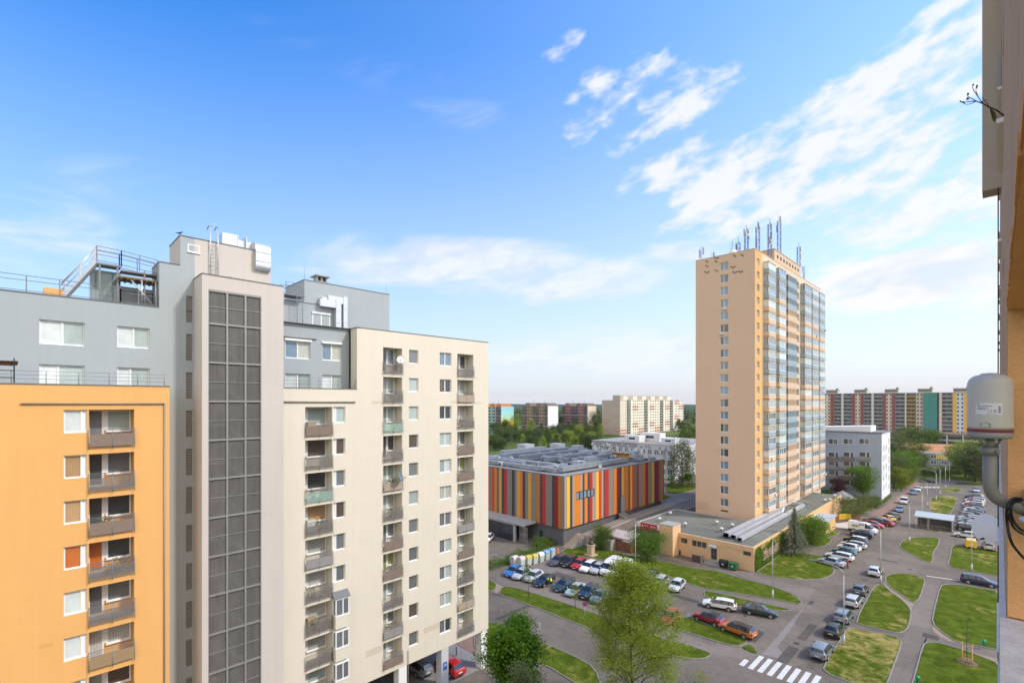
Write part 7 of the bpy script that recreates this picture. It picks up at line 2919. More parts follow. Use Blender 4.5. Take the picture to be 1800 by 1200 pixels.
def lamp(px, base_py, top_py, label, arm=(-1, 0), L=2.6, yd=None, x=None, y=None):
    if yd is None:
        p = gp(px, base_py)
        ydp = (p.y - p.x) / SQ
    else:
        p = at(px, HZP + EYE * FPX / yd, yd)
        ydp = yd
    h = EYE + (HZP - top_py) / FPX * ydp
    t = thing('street_lamp', label, 'street lamp', (p.x, p.y, 0), 'grey street lamps')
    b = MB()
    b.tube([(p.x, p.y, 0), (p.x, p.y, 1.3)], .14, 10)
    b.tube([(p.x, p.y, 1.3), (p.x, p.y, 1.45)], [.14, .075], 10)
    b.tube([(p.x, p.y, 1.4), (p.x, p.y, h - .5)], [.075, .05], 8)
    b.build('post', LAMPM, t)
    b = MB()
    ax, ay = arm
    pts = [(p.x, p.y, h - .5), (p.x + ax * .12, p.y + ay * .12, h - .05), (p.x + ax * .5, p.y + ay * .5, h + .28), (p.x + ax * L * .55, p.y + ay * L * .55, h + .5), (p.x + ax * L, p.y + ay * L, h + .62)]
    b.tube(pts, [.05, .045, .04, .035, .03], 8)
    b.build('arm', LAMPM, t)
    e = Vector(pts[-1])
    b = MB()
    d = Vector((ax, ay, 0))
    nrm = Vector((-ay, ax, 0)) * .14
    a0, a1 = e - d * .12, e + d * .75
    b.poly([a0 - nrm * .7 + Vector((0, 0, -.06)), a0 + nrm * .7 + Vector((0, 0, -.06)), a1 + nrm + Vector((0, 0, -.06)), a1 - nrm + Vector((0, 0, -.06))])
    top = [a0 - nrm * .5 + Vector((0, 0, .07)), a0 + nrm * .5 + Vector((0, 0, .07)), a1 + nrm * .7 + Vector((0, 0, .08)), a1 - nrm * .7 + Vector((0, 0, .08))]
    bot = [a0 - nrm * .7 + Vector((0, 0, -.06)), a0 + nrm * .7 + Vector((0, 0, -.06)), a1 + nrm + Vector((0, 0, -.06)), a1 - nrm + Vector((0, 0, -.06))]
    b.poly(top)
    for i in range(4):
        j = (i + 1) % 4
        b.poly([bot[i], bot[j], top[j], top[i]])
    b.build('lamp_head', RAIL, t)
    return t


lamp(1483, 1134, 1003, 'street lamp at the kerb beside the black hatchback', (-1, 0), 3.0)
lamp(1548, 1025, 927, 'street lamp at the grass corner of the junction', (-1, 0), 2.4)
lamp(1598.7, 954, 886, 'street lamp on the rounded grass island', (-1, 0), 2.4)
lamp(1621, 922, 864, 'lamp post carrying the no-stopping sign by the bus shelter', (-1, 0), 2.0)
lamp(1630, 891, 848, 'street lamp just behind the bus shelter', (-1, 0), 2.0)
lamp(1645.5, 880, 829, 'tall street lamp in the dry strip behind the shelter', (-1, .2), 2.6)
lamp(1652.5, 870, 823, 'second street lamp in the dry strip, farther back', (-1, .2), 2.6)
lamp(1662, 860, 816, 'street lamp near the far zebra crossing', (-1, 0), 2.4)
lamp(1669, 846, 810, 'farthest street lamp beyond the crossing', (-1, 0), 2.2)
lamp(1708, 1004, 924, 'street lamp in front of the yellow van and the dish', (1, 0), 1.2)
lamp(1358, 1052, 945, 'street lamp on the grass wedge before the ivy wall', (-.7, -.7), 1.2)
lamp(1117, 1001, 915, 'street lamp above the white vans by the pub front', (.3, -1), 1.0)
lamp(1164, 0, 1096, 'near street lamp half wrapped by the airy tree', (.55, .85), 2.2, yd=46.5)
lamp(856, 0, 979, 'street lamp reaching out from behind the cream wing', (.9, .45), 1.8, yd=68)
RED_S = mat('sign_red_ring', (.45, .02, .03), .5)
BLUE_S = MATS['sign_blue']


def round_sign(px, py_base, zc, r, label, back=False):
    p = gp(px, py_base)
    t = thing('road_sign', label, 'road sign', (p.x, p.y, 0))
    b = MB()
    b.tube([(p.x, p.y, 0), (p.x, p.y, zc + r)], .035, 8)
    b.build('post', LAMPM, t)
    d = Vector((.7, -.7, 0))
    c = Vector((p.x, p.y, zc)) + d * .05
    b = MB()
    b.tube([c, c + d * .02], r, 24, 0)
    if not back:
        b.tube([c + d * .021, c + d * .026], r * .74, 24, 1)
        s_ = Vector((.7, .7, 0))
        for sg in (1, -1):
            u = (s_ + Vector((0, 0, sg))).normalized()
            v = u.cross(d)
            q = c + d * .03
            b.poly([q - u * r * .8 - v * .04, q - u * r * .8 + v * .04, q + u * r * .8 + v * .04, q + u * r * .8 - v * .04])
    b.build('sign_plate', [RED_S if not back else STEEL, BLUE_S], t)


round_sign(1028, 1091, 2.35, .33, 'round blue and red no-stopping sign on the grass strip')
round_sign(1619, 924, 2.35, .42, 'round red and blue no-stopping sign beside the bus shelter')
for k, (px_, lab) in enumerate(((945.5, 'thin post with the back of a small sign, left of a pair'), (949, 'thin post with the back of a small sign, right of a pair'))):
    p = gp(px_, 1128)
    t = thing('sign_post', lab, 'road sign', (p.x, p.y, 0))
    b = MB()
    b.tube([(p.x, p.y, 0), (p.x, p.y, 2.5)], .03, 6)
    b.build('post', LAMPM, t)
    b = MB()
    b.box(p.x - .26, p.x + .02, p.y - .26, p.y - .24, 1.9, 2.4)
    b.build('sign_plate', STEEL, t)
# recycling containers
colr = [('pinkish-white', (.62, .55, .52), 904, 993, 'pale pinkish recycling container at the left end of the row'), ('pink', (.62, .53, .50), 916, 994, 'pinkish-topped recycling container second from the left'), ('yellow', (.52, .43, .09), 927.5, 992, 'left one of the two yellow-topped recycling containers'),
        ('yellow', (.66, .54, .09), 938.5, 989.5, 'right one of the two yellow-topped recycling containers'), ('white', (.66, .68, .66), 949.5, 986.5, 'white-topped recycling container between yellow and blue tops'),
        ('blue', (.20, .36, .48), 959.5, 982.5, 'left one of the two blue-topped recycling containers'), ('blue', (.22, .44, .62), 969, 979, 'right one of the two blue-topped recycling containers')]
BINB = mat('bin_grey_green', (.46, .50, .47), .6, .08, 2.0, obj=True)
for (nm, c, px_, py_, lab) in colr:
    p = gp(px_, py_)
    t = thing('recycling_container', lab, 'recycling bin', (p.x, p.y, 0), 'recycling containers beside the car park')
    b = MB()
    pf = [(-.52, .12), (.52, .12), (.60, 1.15), (-.60, 1.15)]
    lo_ = [(p.x - .52, p.y - .52, .08), (p.x + .52, p.y - .52, .08), (p.x + .52, p.y + .52, .08), (p.x - .52, p.y + .52, .08)]
    hi_ = [(p.x - .60, p.y - .60, 1.2), (p.x + .60, p.y - .60, 1.2), (p.x + .60, p.y + .60, 1.2), (p.x - .60, p.y + .60, 1.2)]
    for i in range(4):
        j = (i + 1) % 4
        b.poly([lo_[i], lo_[j], hi_[j], hi_[i]])
    b.poly(lo_[::-1])
    for sx in (-.4, .4):
        b.box(p.x + sx - .08, p.x + sx + .08, p.y - .5, p.y + .5, 0, .09)
    b.build('bin_body', BINB, t)
    b = MB()
    ks = [(.61, 1.2), (.60, 1.38), (.52, 1.58), (.36, 1.70), (.14, 1.75)]
    for (r0, z0), (r1, z1) in zip(ks[:-1], ks[1:]):
        A = [(p.x + sx * r0, p.y + sy * .61, z0) for sx, sy in ((-1, -1), (1, -1), (1, 1), (-1, 1))]
        B = [(p.x + sx * r1, p.y + sy * .61, z1) for sx, sy in ((-1, -1), (1, -1), (1, 1), (-1, 1))]
        for i in range(4):
            j = (i + 1) % 4
            b.poly([A[i], A[j], B[j], B[i]])
    b.poly([(p.x + sx * .14, p.y + sy * .61, 1.75) for sx, sy in ((-1, -1), (1, -1), (1, 1), (-1, 1))])
    b.build('bin_lid', mat('lid_' + nm, c, .5, .05), t)
    b = MB()
    b.box(p.x - .16, p.x + .16, p.y - .625, p.y - .612, 1.28, 1.46)
    b.build('opening', DARK, t)
# dumpsters by the annexe
for (px_, py_, c, nm, lab) in ((1272, 997, (.03, .032, .034), 'black', 'black wheeled dumpster beside the annexe door'), (1289, 1001, (.03, .15, .07), 'green', 'green wheeled dumpster against the annexe wall')):
    p = gp(px_, py_)
    t = thing('dumpster', lab, 'dumpster', (p.x, p.y, 0))
    dm = mat('dumpster_' + nm, c, .5, .08)
    b = MB()
    lo_ = [(p.x - .58, p.y - .42, .22), (p.x + .58, p.y - .42, .22), (p.x + .58, p.y + .42, .22), (p.x - .58, p.y + .42, .22)]
    hi_ = [(p.x - .68, p.y - .52, 1.15), (p.x + .68, p.y - .52, 1.15), (p.x + .68, p.y + .52, 1.15), (p.x - .68, p.y + .52, 1.15)]
    for i in range(4):
        j = (i + 1) % 4
        b.poly([lo_[i], lo_[j], hi_[j], hi_[i]])
    b.poly(lo_[::-1])
    b.box(p.x - .72, p.x + .72, p.y - .56, p.y + .56, 1.13, 1.19)
    b.build('bin_body', dm, t)
    b = MB()
    for i in range(6):
        a0, a1 = math.pi * i / 6, math.pi * (i + 1) / 6
        b.poly([(p.x - .68, p.y - .52 * math.cos(a0), 1.2 + .24 * math.sin(a0)), (p.x + .68, p.y - .52 * math.cos(a0), 1.2 + .24 * math.sin(a0)), (p.x + .68, p.y - .52 * math.cos(a1), 1.2 + .24 * math.sin(a1)), (p.x - .68, p.y - .52 * math.cos(a1), 1.2 + .24 * math.sin(a1))])
    for s in (-.68, .68):
        b.poly([(p.x + s, p.y - .52 * math.cos(math.pi * i / 8), 1.2 + .24 * math.sin(math.pi * i / 8)) for i in range(9)])
    b.build('bin_lid', dm, t)
    for sx in (-.45, .45):
        for sy in (-.3, .3):
            b = MB()
            b.tube([(p.x + sx - .03, p.y + sy, .11), (p.x + sx + .03, p.y + sy, .11)], .11, 10)
            b.build('wheel', BLACK, t)
    b = MB()
    b.box(p.x - .16, p.x + .16, p.y - .49, p.y - .475, .62, .86)
    b.build('sticker', mat('sticker_white', (.6, .6, .58), .6), t)
# bus shelter
pA, pB = gp(1612, 911.5), gp(1659, 923.5)
hx0, hx1 = pA.x + .3, pB.x
hy0, hy1 = (pA.y + pB.y) / 2 - 1.6, (pA.y + pB.y) / 2 + 1.4
hx0, hx1 = -14.0, -7.6
hy0, hy1 = 150.2, 153.6
t = thing('bus_shelter', 'grey-roofed open bus shelter on the dry grass by the street', 'bus shelter', ((hx0 + hx1) / 2, (hy0 + hy1) / 2, 0))
b = MB()
b.poly([(hx0 - .3, hy0 - .3, 2.75), (hx1 + .3, hy0 - .3, 2.75), (hx1 + .3, hy1 + .3, 3.35), (hx0 - .3, hy1 + .3, 3.35)])
b.poly([(hx0 - .3, hy0 - .3, 2.55), (hx0 - .3, hy1 + .3, 3.15), (hx1 + .3, hy1 + .3, 3.15), (hx1 + .3, hy0 - .3, 2.55)])
q = [(hx0 - .3, hy0 - .3), (hx1 + .3, hy0 - .3), (hx1 + .3, hy1 + .3), (hx0 - .3, hy1 + .3)]
zz2 = [2.55, 2.55, 3.15, 3.15]
for i in range(4):
    j = (i + 1) % 4
    b.poly([(q[i][0], q[i][1], zz2[i]), (q[j][0], q[j][1], zz2[j]), (q[j][0], q[j][1], zz2[j] + .2), (q[i][0], q[i][1], zz2[i] + .2)])
b.build('roof', mat('shelter_roof', (.40, .45, .48), .5, .06, 1.0), t)
b = MB()
for x in (hx0, (hx0 + hx1) / 2 - 1, hx1):
    for y in (hy0, hy1):
        b.box(x - .06, x + .06, y - .06, y + .06, 0, 2.6)
b.build('post', LAMPM, t)
b = MB()
b.box(hx0, hx1, hy1 - .03, hy1 - .01, .2, 2.5)
b.box(hx1 - .03, hx1 - .01, hy0 + .1, hy1 - .1, .2, 2.5)
b.build('rear_panel', mat('shelter_panel', (.11, .105, .10), .3, .1, spec=.5), t)
b = MB()
b.box(hx0 + 2, hx1 - 1.2, hy1 - .7, hy1 - .3, .42, .48, 0)
for x in (hx0 + 2.2, hx1 - 1.5):
    b.box(x, x + .08, hy1 - .65, hy1 - .35, 0, .42, 0)
b.build('bench', mat('bench_ochre', (.45, .30, .06), .7), t)
flat('path', [(hx0 - .6, hy0 - .2), (hx1 + .3, hy0 - .2), (hx1 + .3, hy1 + .4), (hx0 - .6, hy1 + .4)], .125, ASPH2)
# green litter bins on posts, orange bin
for (px_, py_, lab) in ((1726, 1139.5, 'green litter bin on a post at the path across the lawn'), (1609, 1205, 'green litter bin at the bottom edge beside the footpath')):
    p = gp(px_, py_)
    t = thing('litter_bin', lab, 'litter bin', (p.x, p.y, .07))
    b = MB()
    b.tube([(p.x, p.y, .0), (p.x, p.y, 1.15)], .03, 6)
    b.build('post', LAMPM, t)
    b = MB()
    b.lathe([(.14, .45), (.19, .95), (.21, 1.0), (.20, 1.15), (.02, 1.22)], 14, (p.x + .2, p.y - .1, 0))
    b.build('bin_body', mat('bin_green', (.03, .33, .13), .5, .05), t)
p = gp(980.5, 972)
b = MB()
b.lathe([(.30, 0), (.30, .05), (.20, .08), (.24, .95), (.15, 1.05)], 14, (p.x, p.y, 0))
tag(b.build('litter_bin', mat('bin_orange', (.55, .17, .05), .6)), 'small orange litter bin at the path below the stone steps', 'litter bin')
# sapling inside a wooden guard
p = gp(1700, 1164)
t = thing('sapling', 'thin sparse sapling rising from the wooden tree guard', 'tree', (p.x, p.y, .07))
w_, tips_ = grow(5.2, lambda f: .55, 2.4, 17, 2, 9, .035, .9)
o = bpy.data.objects.new('trunk', w_.mesh('trunk', [BARK]))
COL.objects.link(o)
o.parent = t
Tp = np.array([tuple(v) for v in tips_])
rs2 = np.random.RandomState(6)
Pp = Tp[rs2.choice(len(Tp), 330)] + rs2.normal(size=(330, 3)) * .13
o = bpy.data.objects.new('crown', leaf_mesh('crown', Pp, .10, L_MID, 6))
COL.objects.link(o)
o.parent = t
t = thing('tree_guard', 'pale wooden stake frame around the sapling on the near lawn', 'tree guard', (p.x, p.y, .07))
b = MB()
for sx in (-.42, .42):
    for sy in (-.42, .42):
        b.tube([(p.x + sx, p.y + sy, .02), (p.x + sx, p.y + sy, 2.15)], .05, 7)
b.build('stake', mat('stake_wood', (.50, .34, .17), .8, .12, 4.0), t)
for z in (.35, .62, 2.0):
    b = MB()
    for s in (-.42, .42):
        b.box(p.x - .45, p.x + .45, p.y + s - .02 + .05 * (1 if s > 0 else -1), p.y + s + .02 + .05 * (1 if s > 0 else -1), z, z + .1)
        b.box(p.x + s - .02 + .05 * (1 if s > 0 else -1), p.x + s + .02 + .05 * (1 if s > 0 else -1), p.y - .45, p.y + .45, z + .002, z + .098)
    b.build('rail', MATS['stake_wood'], t)
flat('path', [(p.x + .95 * math.cos(a), p.y + .95 * math.sin(a)) for a in [2 * math.pi * i / 20 for i in range(20)]], .078, mat('bare_soil', (.17, .12, .075), .95, .3, 3.0))
# bust on a plinth
p = gp(1038.5, 976)
t = thing('statue', 'dark bust on a tall sandstone plinth on the grass above the car park', 'statue', (p.x, p.y, .05))
b = MB()
b.box(p.x - 1.0, p.x + 1.0, p.y - 1.0, p.y + 1.0, .02, .3)
b.box(p.x - .55, p.x + .55, p.y - .55, p.y + .55, .3, 2.0)
b.box(p.x - .68, p.x + .68, p.y - .68, p.y + .68, 2.0, 2.15)
b.build('plinth', mat('sandstone', (.45, .345, .235), .85, .12, 2.0), t)
b = MB()
b.lathe([(.50, 0), (.56, .25), (.50, .5), (.24, .66), (.17, .78), (.17, .86), (.24, .95), (.27, 1.12), (.24, 1.3), (.12, 1.4), (.02, 1.42)], 16, (p.x, p.y, 2.15), sx=1.0, sy=.7)
b.tube([(p.x + .02, p.y - .2, 3.2), (p.x + .02, p.y - .27, 3.16)], [.06, .03], 6)
b.build('bust', mat('bronze_dark', (.10, .065, .045), .5, .15, 3.0, metal=.4), t)
# pub terrace: brown wooden enclosure with a pale awning
p = gp(1094, 968)
t = thing('terrace_hut', 'red-brown wooden terrace enclosure with a pale awning edge by the pub front', 'terrace', (p.x, p.y, 0))
WD = mat('terrace_wood', (.22, .085, .05), .8, .18, 2.0)
b = MB()
x0, x1, y0, y1 = p.x - 3.4, p.x + 2.0, p.y - .2, p.y + 3.2
for q in range(14):
    b.box(x0 + (x1 - x0) * q / 14, x0 + (x1 - x0) * (q + .92) / 14, y0, y0 + .08, .15, 2.0)
for q in range(8):
    b.box(x1, x1 + .08, y0 + (y1 - y0) * q / 8, y0 + (y1 - y0) * (q + .92) / 8, .15, 2.0)
b.build('board_fence', WD, t)
b = MB()
for x in (x0, x1):
    for y in (y0 + .1, y1):
        b.box(x - .06, x + .06, y - .06, y + .06, 0, 2.9)
b.build('post', DARK, t)
b = MB()
b.poly([(x0 - .2, y0 + .1, 2.55), (x1 + .2, y0 + .1, 2.55), (x1 + .2, y1 + .2, 3.15), (x0 - .2, y1 + .2, 3.15)])
b.box(x0 - .2, x1 + .2, y0 + .02, y0 + .1, 2.3, 2.6)
b.build('awning', mat('awning_mauve', (.44, .38, .38), .7, .12), t)
# brown railing of the sunken yard in front of the annexe
pa, pb = gp(1159, 981), gp(1216, 997)
t = thing('yard_railing', 'rust-brown railing along the sunken yard before the annexe wall', 'railing', (pa.x, pa.y, .06))
b = MB()
RB = mat('rail_rust', (.17, .075, .05), .7, .12)
d = pb - pa
n = 22
for i in range(n + 1):
    q = pa.lerp(pb, i / n)
    b.tube([(q.x, q.y, .06), (q.x, q.y, 1.05)], .022, 5)
for z in (1.05, .2):
    b.tube([(pa.x, pa.y, z), (pb.x, pb.y, z)], .045 if z > 1 else .03, 6)
b.build('rails', RB, t)
pc, pd = gp(1211, 988), gp(1246, 985)
t = thing('yard_railing', 'dark panelled railing of the stair beside the annexe door', 'railing', (pc.x, pc.y, .06))
b = MB()
b.box(pc.x, pc.x + 1.7, AY0 - 1.9, AY0 - 1.84, .1, 1.25)
b.box(pc.x + 1.9, dx0_ - .75, AY0 - 1.9, AY0 - 1.84, .45, 1.5)
b.build('panel', mat('panel_brown', (.11, .07, .055), .7, .1), t)
b = MB()
b.box(pc.x + 1.7, pc.x + 1.9, AY0 - 1.95, AY0 - 1.78, 0, 1.6)
b.box(pc.x + 1.9, dx0_ - .72, AY0 - 2.0, AY0 - 1.92, 0, .5)
b.build('pier', CONC, t)
# pavilion, fence and banner by the street
px0_, Yv = 1481, 166.0
x = PX(px0_, Yv)
t = thing('pavilion', 'six-sided wooden pavilion with a grey tent roof beside the annexe', 'pavilion', (x, Yv, 0))
b = MB()
P6 = [(x + 3.6 * math.cos(a), Yv + 3.6 * math.sin(a)) for a in [math.pi / 3 * i for i in range(6)]]
for i in range(6):
    j = (i + 1) % 6
    b.poly([(P6[i][0], P6[i][1], 2.5), (P6[j][0], P6[j][1], 2.5), (x, Yv, 4.4)])
b.poly([(q_[0], q_[1], 2.48) for q_ in P6[::-1]])
b.build('roof', mat('pavilion_roof', (.24, .235, .24), .8, .1), t)
b = MB()
for q_ in P6:
    b.box(x + (q_[0] - x) * .88 - .08, x + (q_[0] - x) * .88 + .08, Yv + (q_[1] - Yv) * .88 - .08, Yv + (q_[1] - Yv) * .88 + .08, 0, 2.5)
for i in range(6):
    a, c = P6[i], P6[(i + 1) % 6]
    a = (x + (a[0] - x) * .86, Yv + (a[1] - Yv) * .86)
    c = (x + (c[0] - x) * .86, Yv + (c[1] - Yv) * .86)
    b.poly([(a[0], a[1], .1), (c[0], c[1], .1), (c[0], c[1], 1.1), (a[0], a[1], 1.1)])
b.build('timber_frame', mat('pavilion_wood', (.16, .085, .05), .8, .12), t)
pa, pb = gp(1461, 916), gp(1513, 913)
t = thing('wooden_fence', 'brown board fence of the terrace with a yellow banner, behind the big white van', 'fence', (pa.x, pa.y, 0))
b = MB()
FB = mat('fence_brown', (.26, .11, .065), .8, .14, 1.5)
n = 18
for i in range(n):
    a, c = pa.lerp(pb, i / n), pa.lerp(pb, (i + .93) / n)
    b.poly([(a.x, a.y, .05), (c.x, c.y, .05), (c.x, c.y, 1.5), (a.x, a.y, 1.5)])
    b.poly([(a.x, a.y + .05, .05), (a.x, a.y + .05, 1.5), (c.x, c.y + .05, 1.5), (c.x, c.y + .05, .05)])
    b.poly([(a.x, a.y, 1.5), (c.x, c.y, 1.5), (c.x, c.y + .05, 1.5), (a.x, a.y + .05, 1.5)])
b.build('board_panel', FB, t)
b = MB()
a, c = pa.lerp(pb, .27), pa.lerp(pb, .68)
b.prism([(a.x, a.y - .06), (c.x, c.y - .06), (c.x, c.y - .02), (a.x, a.y - .02)], .3, 1.75)
b.build('banner', mat('banner_yellow', (.66, .43, .035), .6, .25, 1.2), t)
flat('path', ground_poly([(1458, 921), (1494, 916), (1496, 929), (1470, 926)]), .006, mat('pale_paving', (.50, .46, .42), .85, .08))
# bollards under the cream wing
for k, (px_, lab) in enumerate(((842, 'dark bollard nearer to the red car under the cream wing'), (827, 'dark bollard farther from the street under the cream wing'))):
    b = MB()
    x, y = -45.3 - 1.8 * k, 36.0
    b.lathe([(.06, 0), (.06, 1.0), (.04, 1.06)], 10, (x, y, 0))
    tag(b.build('bollard', DARK), lab, 'bollard')
flat('pavement', [(-54.4, 14.8), (-41.2, 14.8), (-41.2, 37.6), (-54.4, 37.6)], .012, mat('undercroft_tiles', (.27, .255, .24), .85, .12, 1.0))
flat('pavement', [(-54.4, 37.7), (-40.2, 37.7), (-40.2, 41.5), (-54.4, 41.5)], .012, BRICK)


# ------------------------------------------------------------------ people
SKIN = mat('skin', (.48, .29, .20), .6)


def person(x, y, face_deg, label, top, legs, hair, h=1.74, pose='stand', vest=None):
    t = thing('person', label, 'person', (x, y, 0.02), None, rad(face_deg))
    k = h / 1.74
    bend = 0.0 if pose == 'stand' else .55
    J = {}
    J['pel'] = Vector((0, 0, .93))
    def up(d, f=0.0):
        return J['pel'] + Vector((math.sin(bend) * d + f, 0, math.cos(bend) * d))
    J['wai'], J['che'], J['neck'], J['head'], J['crown'] = up(.18), up(.40), up(.56), up(.66), up(.79)
    V, E, R = [], [], []

    def add(p, r, par=None):
        V.append(tuple(p * k))
        R.append(r * k)
        if par is not None:
            E.append((par, len(V) - 1))
        return len(V) - 1
    p0 = add(J['pel'], .125)
    w0 = add(J['wai'], .115, p0)
    c0 = add(J['che'], .135, w0)
    n0_ = add(J['neck'], .058, c0)
    h0 = add(J['head'], .075, n0_)
    h1 = add(J['head'].lerp(J['crown'], .55), .098, h0)
    add(J['crown'], .06, h1)
    for s in (-1, 1):
        sh = add(J['che'] + Vector((.0, s * .17, .09)), .062, c0)
        el_ = add(J['che'] + Vector((.03 + .25 * bend, s * .235, -.20)), .045, sh)
        wr = add(J['che'] + Vector((.12 + .35 * bend, s * .21, -.43)), .034, el_)
        hd = add(J['che'] + Vector((.15 + .38 * bend, s * .20, -.51)), .038, wr)
        for q in range(4):
            add(J['che'] + Vector((.165 + .38 * bend + .012 * q, s * (.225 - .017 * q), -.59 + .008 * abs(q - 1.5))), .010, hd)
        add(J['che'] + Vector((.19 + .38 * bend, s * .17, -.53)), .010, hd)
        hp = add(J['pel'] + Vector((0, s * .09, -.06)), .095, p0)
        kn = add(Vector((.03, s * .11, .49)), .062, hp)
        an = add(Vector((-.02 + (.06 if s > 0 else -.03), s * .12, .09)), .044, kn)
        add(Vector((.12 + (.06 if s > 0 else -.03), s * .135, .045)), .04, an)
    me = bpy.data.meshes.new('body')
    me.from_pydata(V, E, [])
    o = bpy.data.objects.new('body', me)
    COL.objects.link(o)
    md = o.modifiers.new('skin', 'SKIN')
    md.use_smooth_shade = True
    for i, sv in enumerate(me.skin_vertices[0].data):
        sv.radius = (R[i], R[i])
        sv.use_root = (i == 0)
    o.modifiers.new('sub', 'SUBSURF').levels = 1
    o.modifiers['sub'].render_levels = 1
    dg = bpy.context.evaluated_depsgraph_get()
    me2 = bpy.data.meshes.new_from_object(o.evaluated_get(dg))
    bpy.data.objects.remove(o)
    for m_ in (top, legs, SKIN, BLACK):
        me2.materials.append(m_)
    hz = J['neck'].z * k
    for pl in me2.polygons:
        c = pl.center
        near_hand = min((Vector(c) - Vector(v)).length for i, v in enumerate(V) if R[i] <= .0381 * k and i > 8)
        if c.z > hz + .01 and abs(c.y) < .13:
            pl.material_index = 2
        elif near_hand < .05 and c.z > .3:
            pl.material_index = 2
        elif c.z < .10 * k:
            pl.material_index = 3
        elif c.z < .92 * k and abs(c.y) < .185 and (c - Vector((0, 0, c.z))).length < .26:
            pl.material_index = 1
        else:
            pl.material_index = 0
    b = bpy.data.objects.new('body', me2)
    COL.objects.link(b)
    b.parent = t
    hb = MB()
    hc = J['head'].lerp(J['crown'], .62) * k
    hb.lathe([(.105 * k, -.03 * k), (.112 * k, .02 * k), (.10 * k, .07 * k), (.06 * k, .115 * k), (.01, .13 * k)], 12, (hc.x - .018, hc.y, hc.z))
    hm = hb.mesh('hair', [hair])
    q = bpy.data.objects.new('hair', hm)
    COL.objects.link(q)
    q.parent = t
    fb = MB()
    for s in (-1, 1):
        fb.box(hc.x + .088 * k, hc.x + .10 * k, s * .034 - .011, s * .034 + .011, hc.z - .045 * k, hc.z - .033 * k)
    fb.tube([(hc.x + .085 * k, 0, hc.z - .05 * k), (hc.x + .118 * k, 0, hc.z - .085 * k)], [.008, .016], 6)
    fb.box(hc.x + .07 * k, hc.x + .094 * k, -.022, .022, hc.z - .118 * k, hc.z - .11 * k)
    q = bpy.data.objects.new('face', fb.mesh('face', [mat('face_dark', (.20, .09, .07), .6)]))
    COL.objects.link(q)
    q.parent = t
    if vest:
        vb = MB()
        ca, cb = J['wai'] * k, J['che'] * k
        d = (cb - ca)
        vb.tube([ca - d * .5, ca, cb, cb + d * .42], [.150 * k, .150 * k, .172 * k, .12 * k], 12, 0, caps=False)
        q = bpy.data.objects.new('vest', vb.mesh('vest', [vest]))
        COL.objects.link(q)
        q.parent = t


p = gp(1490, 999.5)
person(p.x, p.y, 160, 'person in a red jacket and dark trousers standing behind the silver sedan', mat('cloth_red', (.42, .03, .03), .8), mat('cloth_dark', (.05, .035, .035), .8), mat('hair_brown', (.06, .035, .02), .7))
VEST = mat('hi_vis_vest', (.62, .80, .06), .7)
p = gp(964, 1030)
person(p.x, p.y, -60, 'person in a lime hi-vis vest in the empty bay, left of the two', mat('cloth_grey', (.10, .10, .11), .8), mat('cloth_navy', (.03, .035, .06), .8), mat('hair_dark', (.03, .02, .015), .7), 1.75, 'stand', VEST)
p = gp(969, 1032)
person(p.x, p.y, 150, 'person in a lime hi-vis vest bending forward in the empty bay, right of the two', mat('cloth_grey', (.10, .10, .11), .8), mat('cloth_navy', (.03, .035, .06), .8), mat('hair_dark', (.03, .02, .015), .7), 1.72, 'bend', VEST)
p = gp(943.5, 969)
person(p.x, p.y, -30, 'person all in black walking past the recycling containers', mat('cloth_black', (.014, .014, .016), .8), mat('cloth_black', (.014, .014, .016), .8), mat('hair_dark', (.03, .02, .015), .7))

# ------------------------------------------------------------------ things fixed on the balconies and roofs
def dish(c, r, aim, label, m_, mount):
    t = thing('satellite_dish', label, 'satellite dish', tuple(c))
    aim = Vector(aim).normalized()
    a = aim.cross(Vector((0, 0, 1))).normalized()
    u = a.cross(aim).normalized()
    b = MB()
    rings = []
    for i in range(6):
        f = i / 5
        rings.append([Vector(c) + (a * math.cos(t_) + u * math.sin(t_)) * r * f + aim * (.16 * r * f * f) for t_ in [2 * math.pi * k / 32 for k in range(32)]])
    for i in range(5):
        for k in range(32):
            k2 = (k + 1) % 32
            if i == 0:
                b.poly([rings[0][0], rings[1][k], rings[1][k2]], 0, True)
            else:
                b.poly([rings[i][k], rings[i + 1][k], rings[i + 1][k2], rings[i][k2]], 0, True)
    for i in range(5):
        for k in range(32):
            k2 = (k + 1) % 32
            off_ = -aim * .008
            if i == 0:
                b.poly([rings[0][0] + off_, rings[1][k2] + off_, rings[1][k] + off_], 0, True)
            else:
                b.poly([rings[i][k2] + off_, rings[i + 1][k2] + off_, rings[i + 1][k] + off_, rings[i][k] + off_], 0, True)
    b.tube(rings[5] + [rings[5][0]], .008 + r * .012, 6, 0)
    b.build('reflector', m_, t)
    b = MB()
    foc = Vector(c) + aim * r * 1.05 - u * r * .55
    b.tube([Vector(c) - u * r * .98 + aim * .1 * r, foc], .018, 6)
    b.tube([foc, foc - aim * .12 + u * .05], .035, 8)
    b.tube([Vector(c) - u * r * .7 - aim * .0, Vector(c) - u * r * .8 - aim * .1, Vector(mount)], .02, 6)
    b.build('feed_arm', DARK, t)


y = PY(704, XC)
dish((XC + .62, PY(705, XC + .6), PZ(632, XC + .6, PY(705, XC + .6))), .40, (.75, -.62, .35), 'white satellite dish on the topmost cream loggia of its column', mat('dish_white', (.72, .72, .70), .4), (XC + .05, PY(708, XC), PZ(632, XC, y)))
dish((XC + .62, PY(703, XC + .6), PZ(837, XC + .6, PY(703, XC + .6))), .48, (.75, .55, .35), 'dark grey satellite dish on a lower cream loggia', mat('dish_grey', (.15, .18, .20), .4), (XC + .05, PY(708, XC), PZ(840, XC, y)))
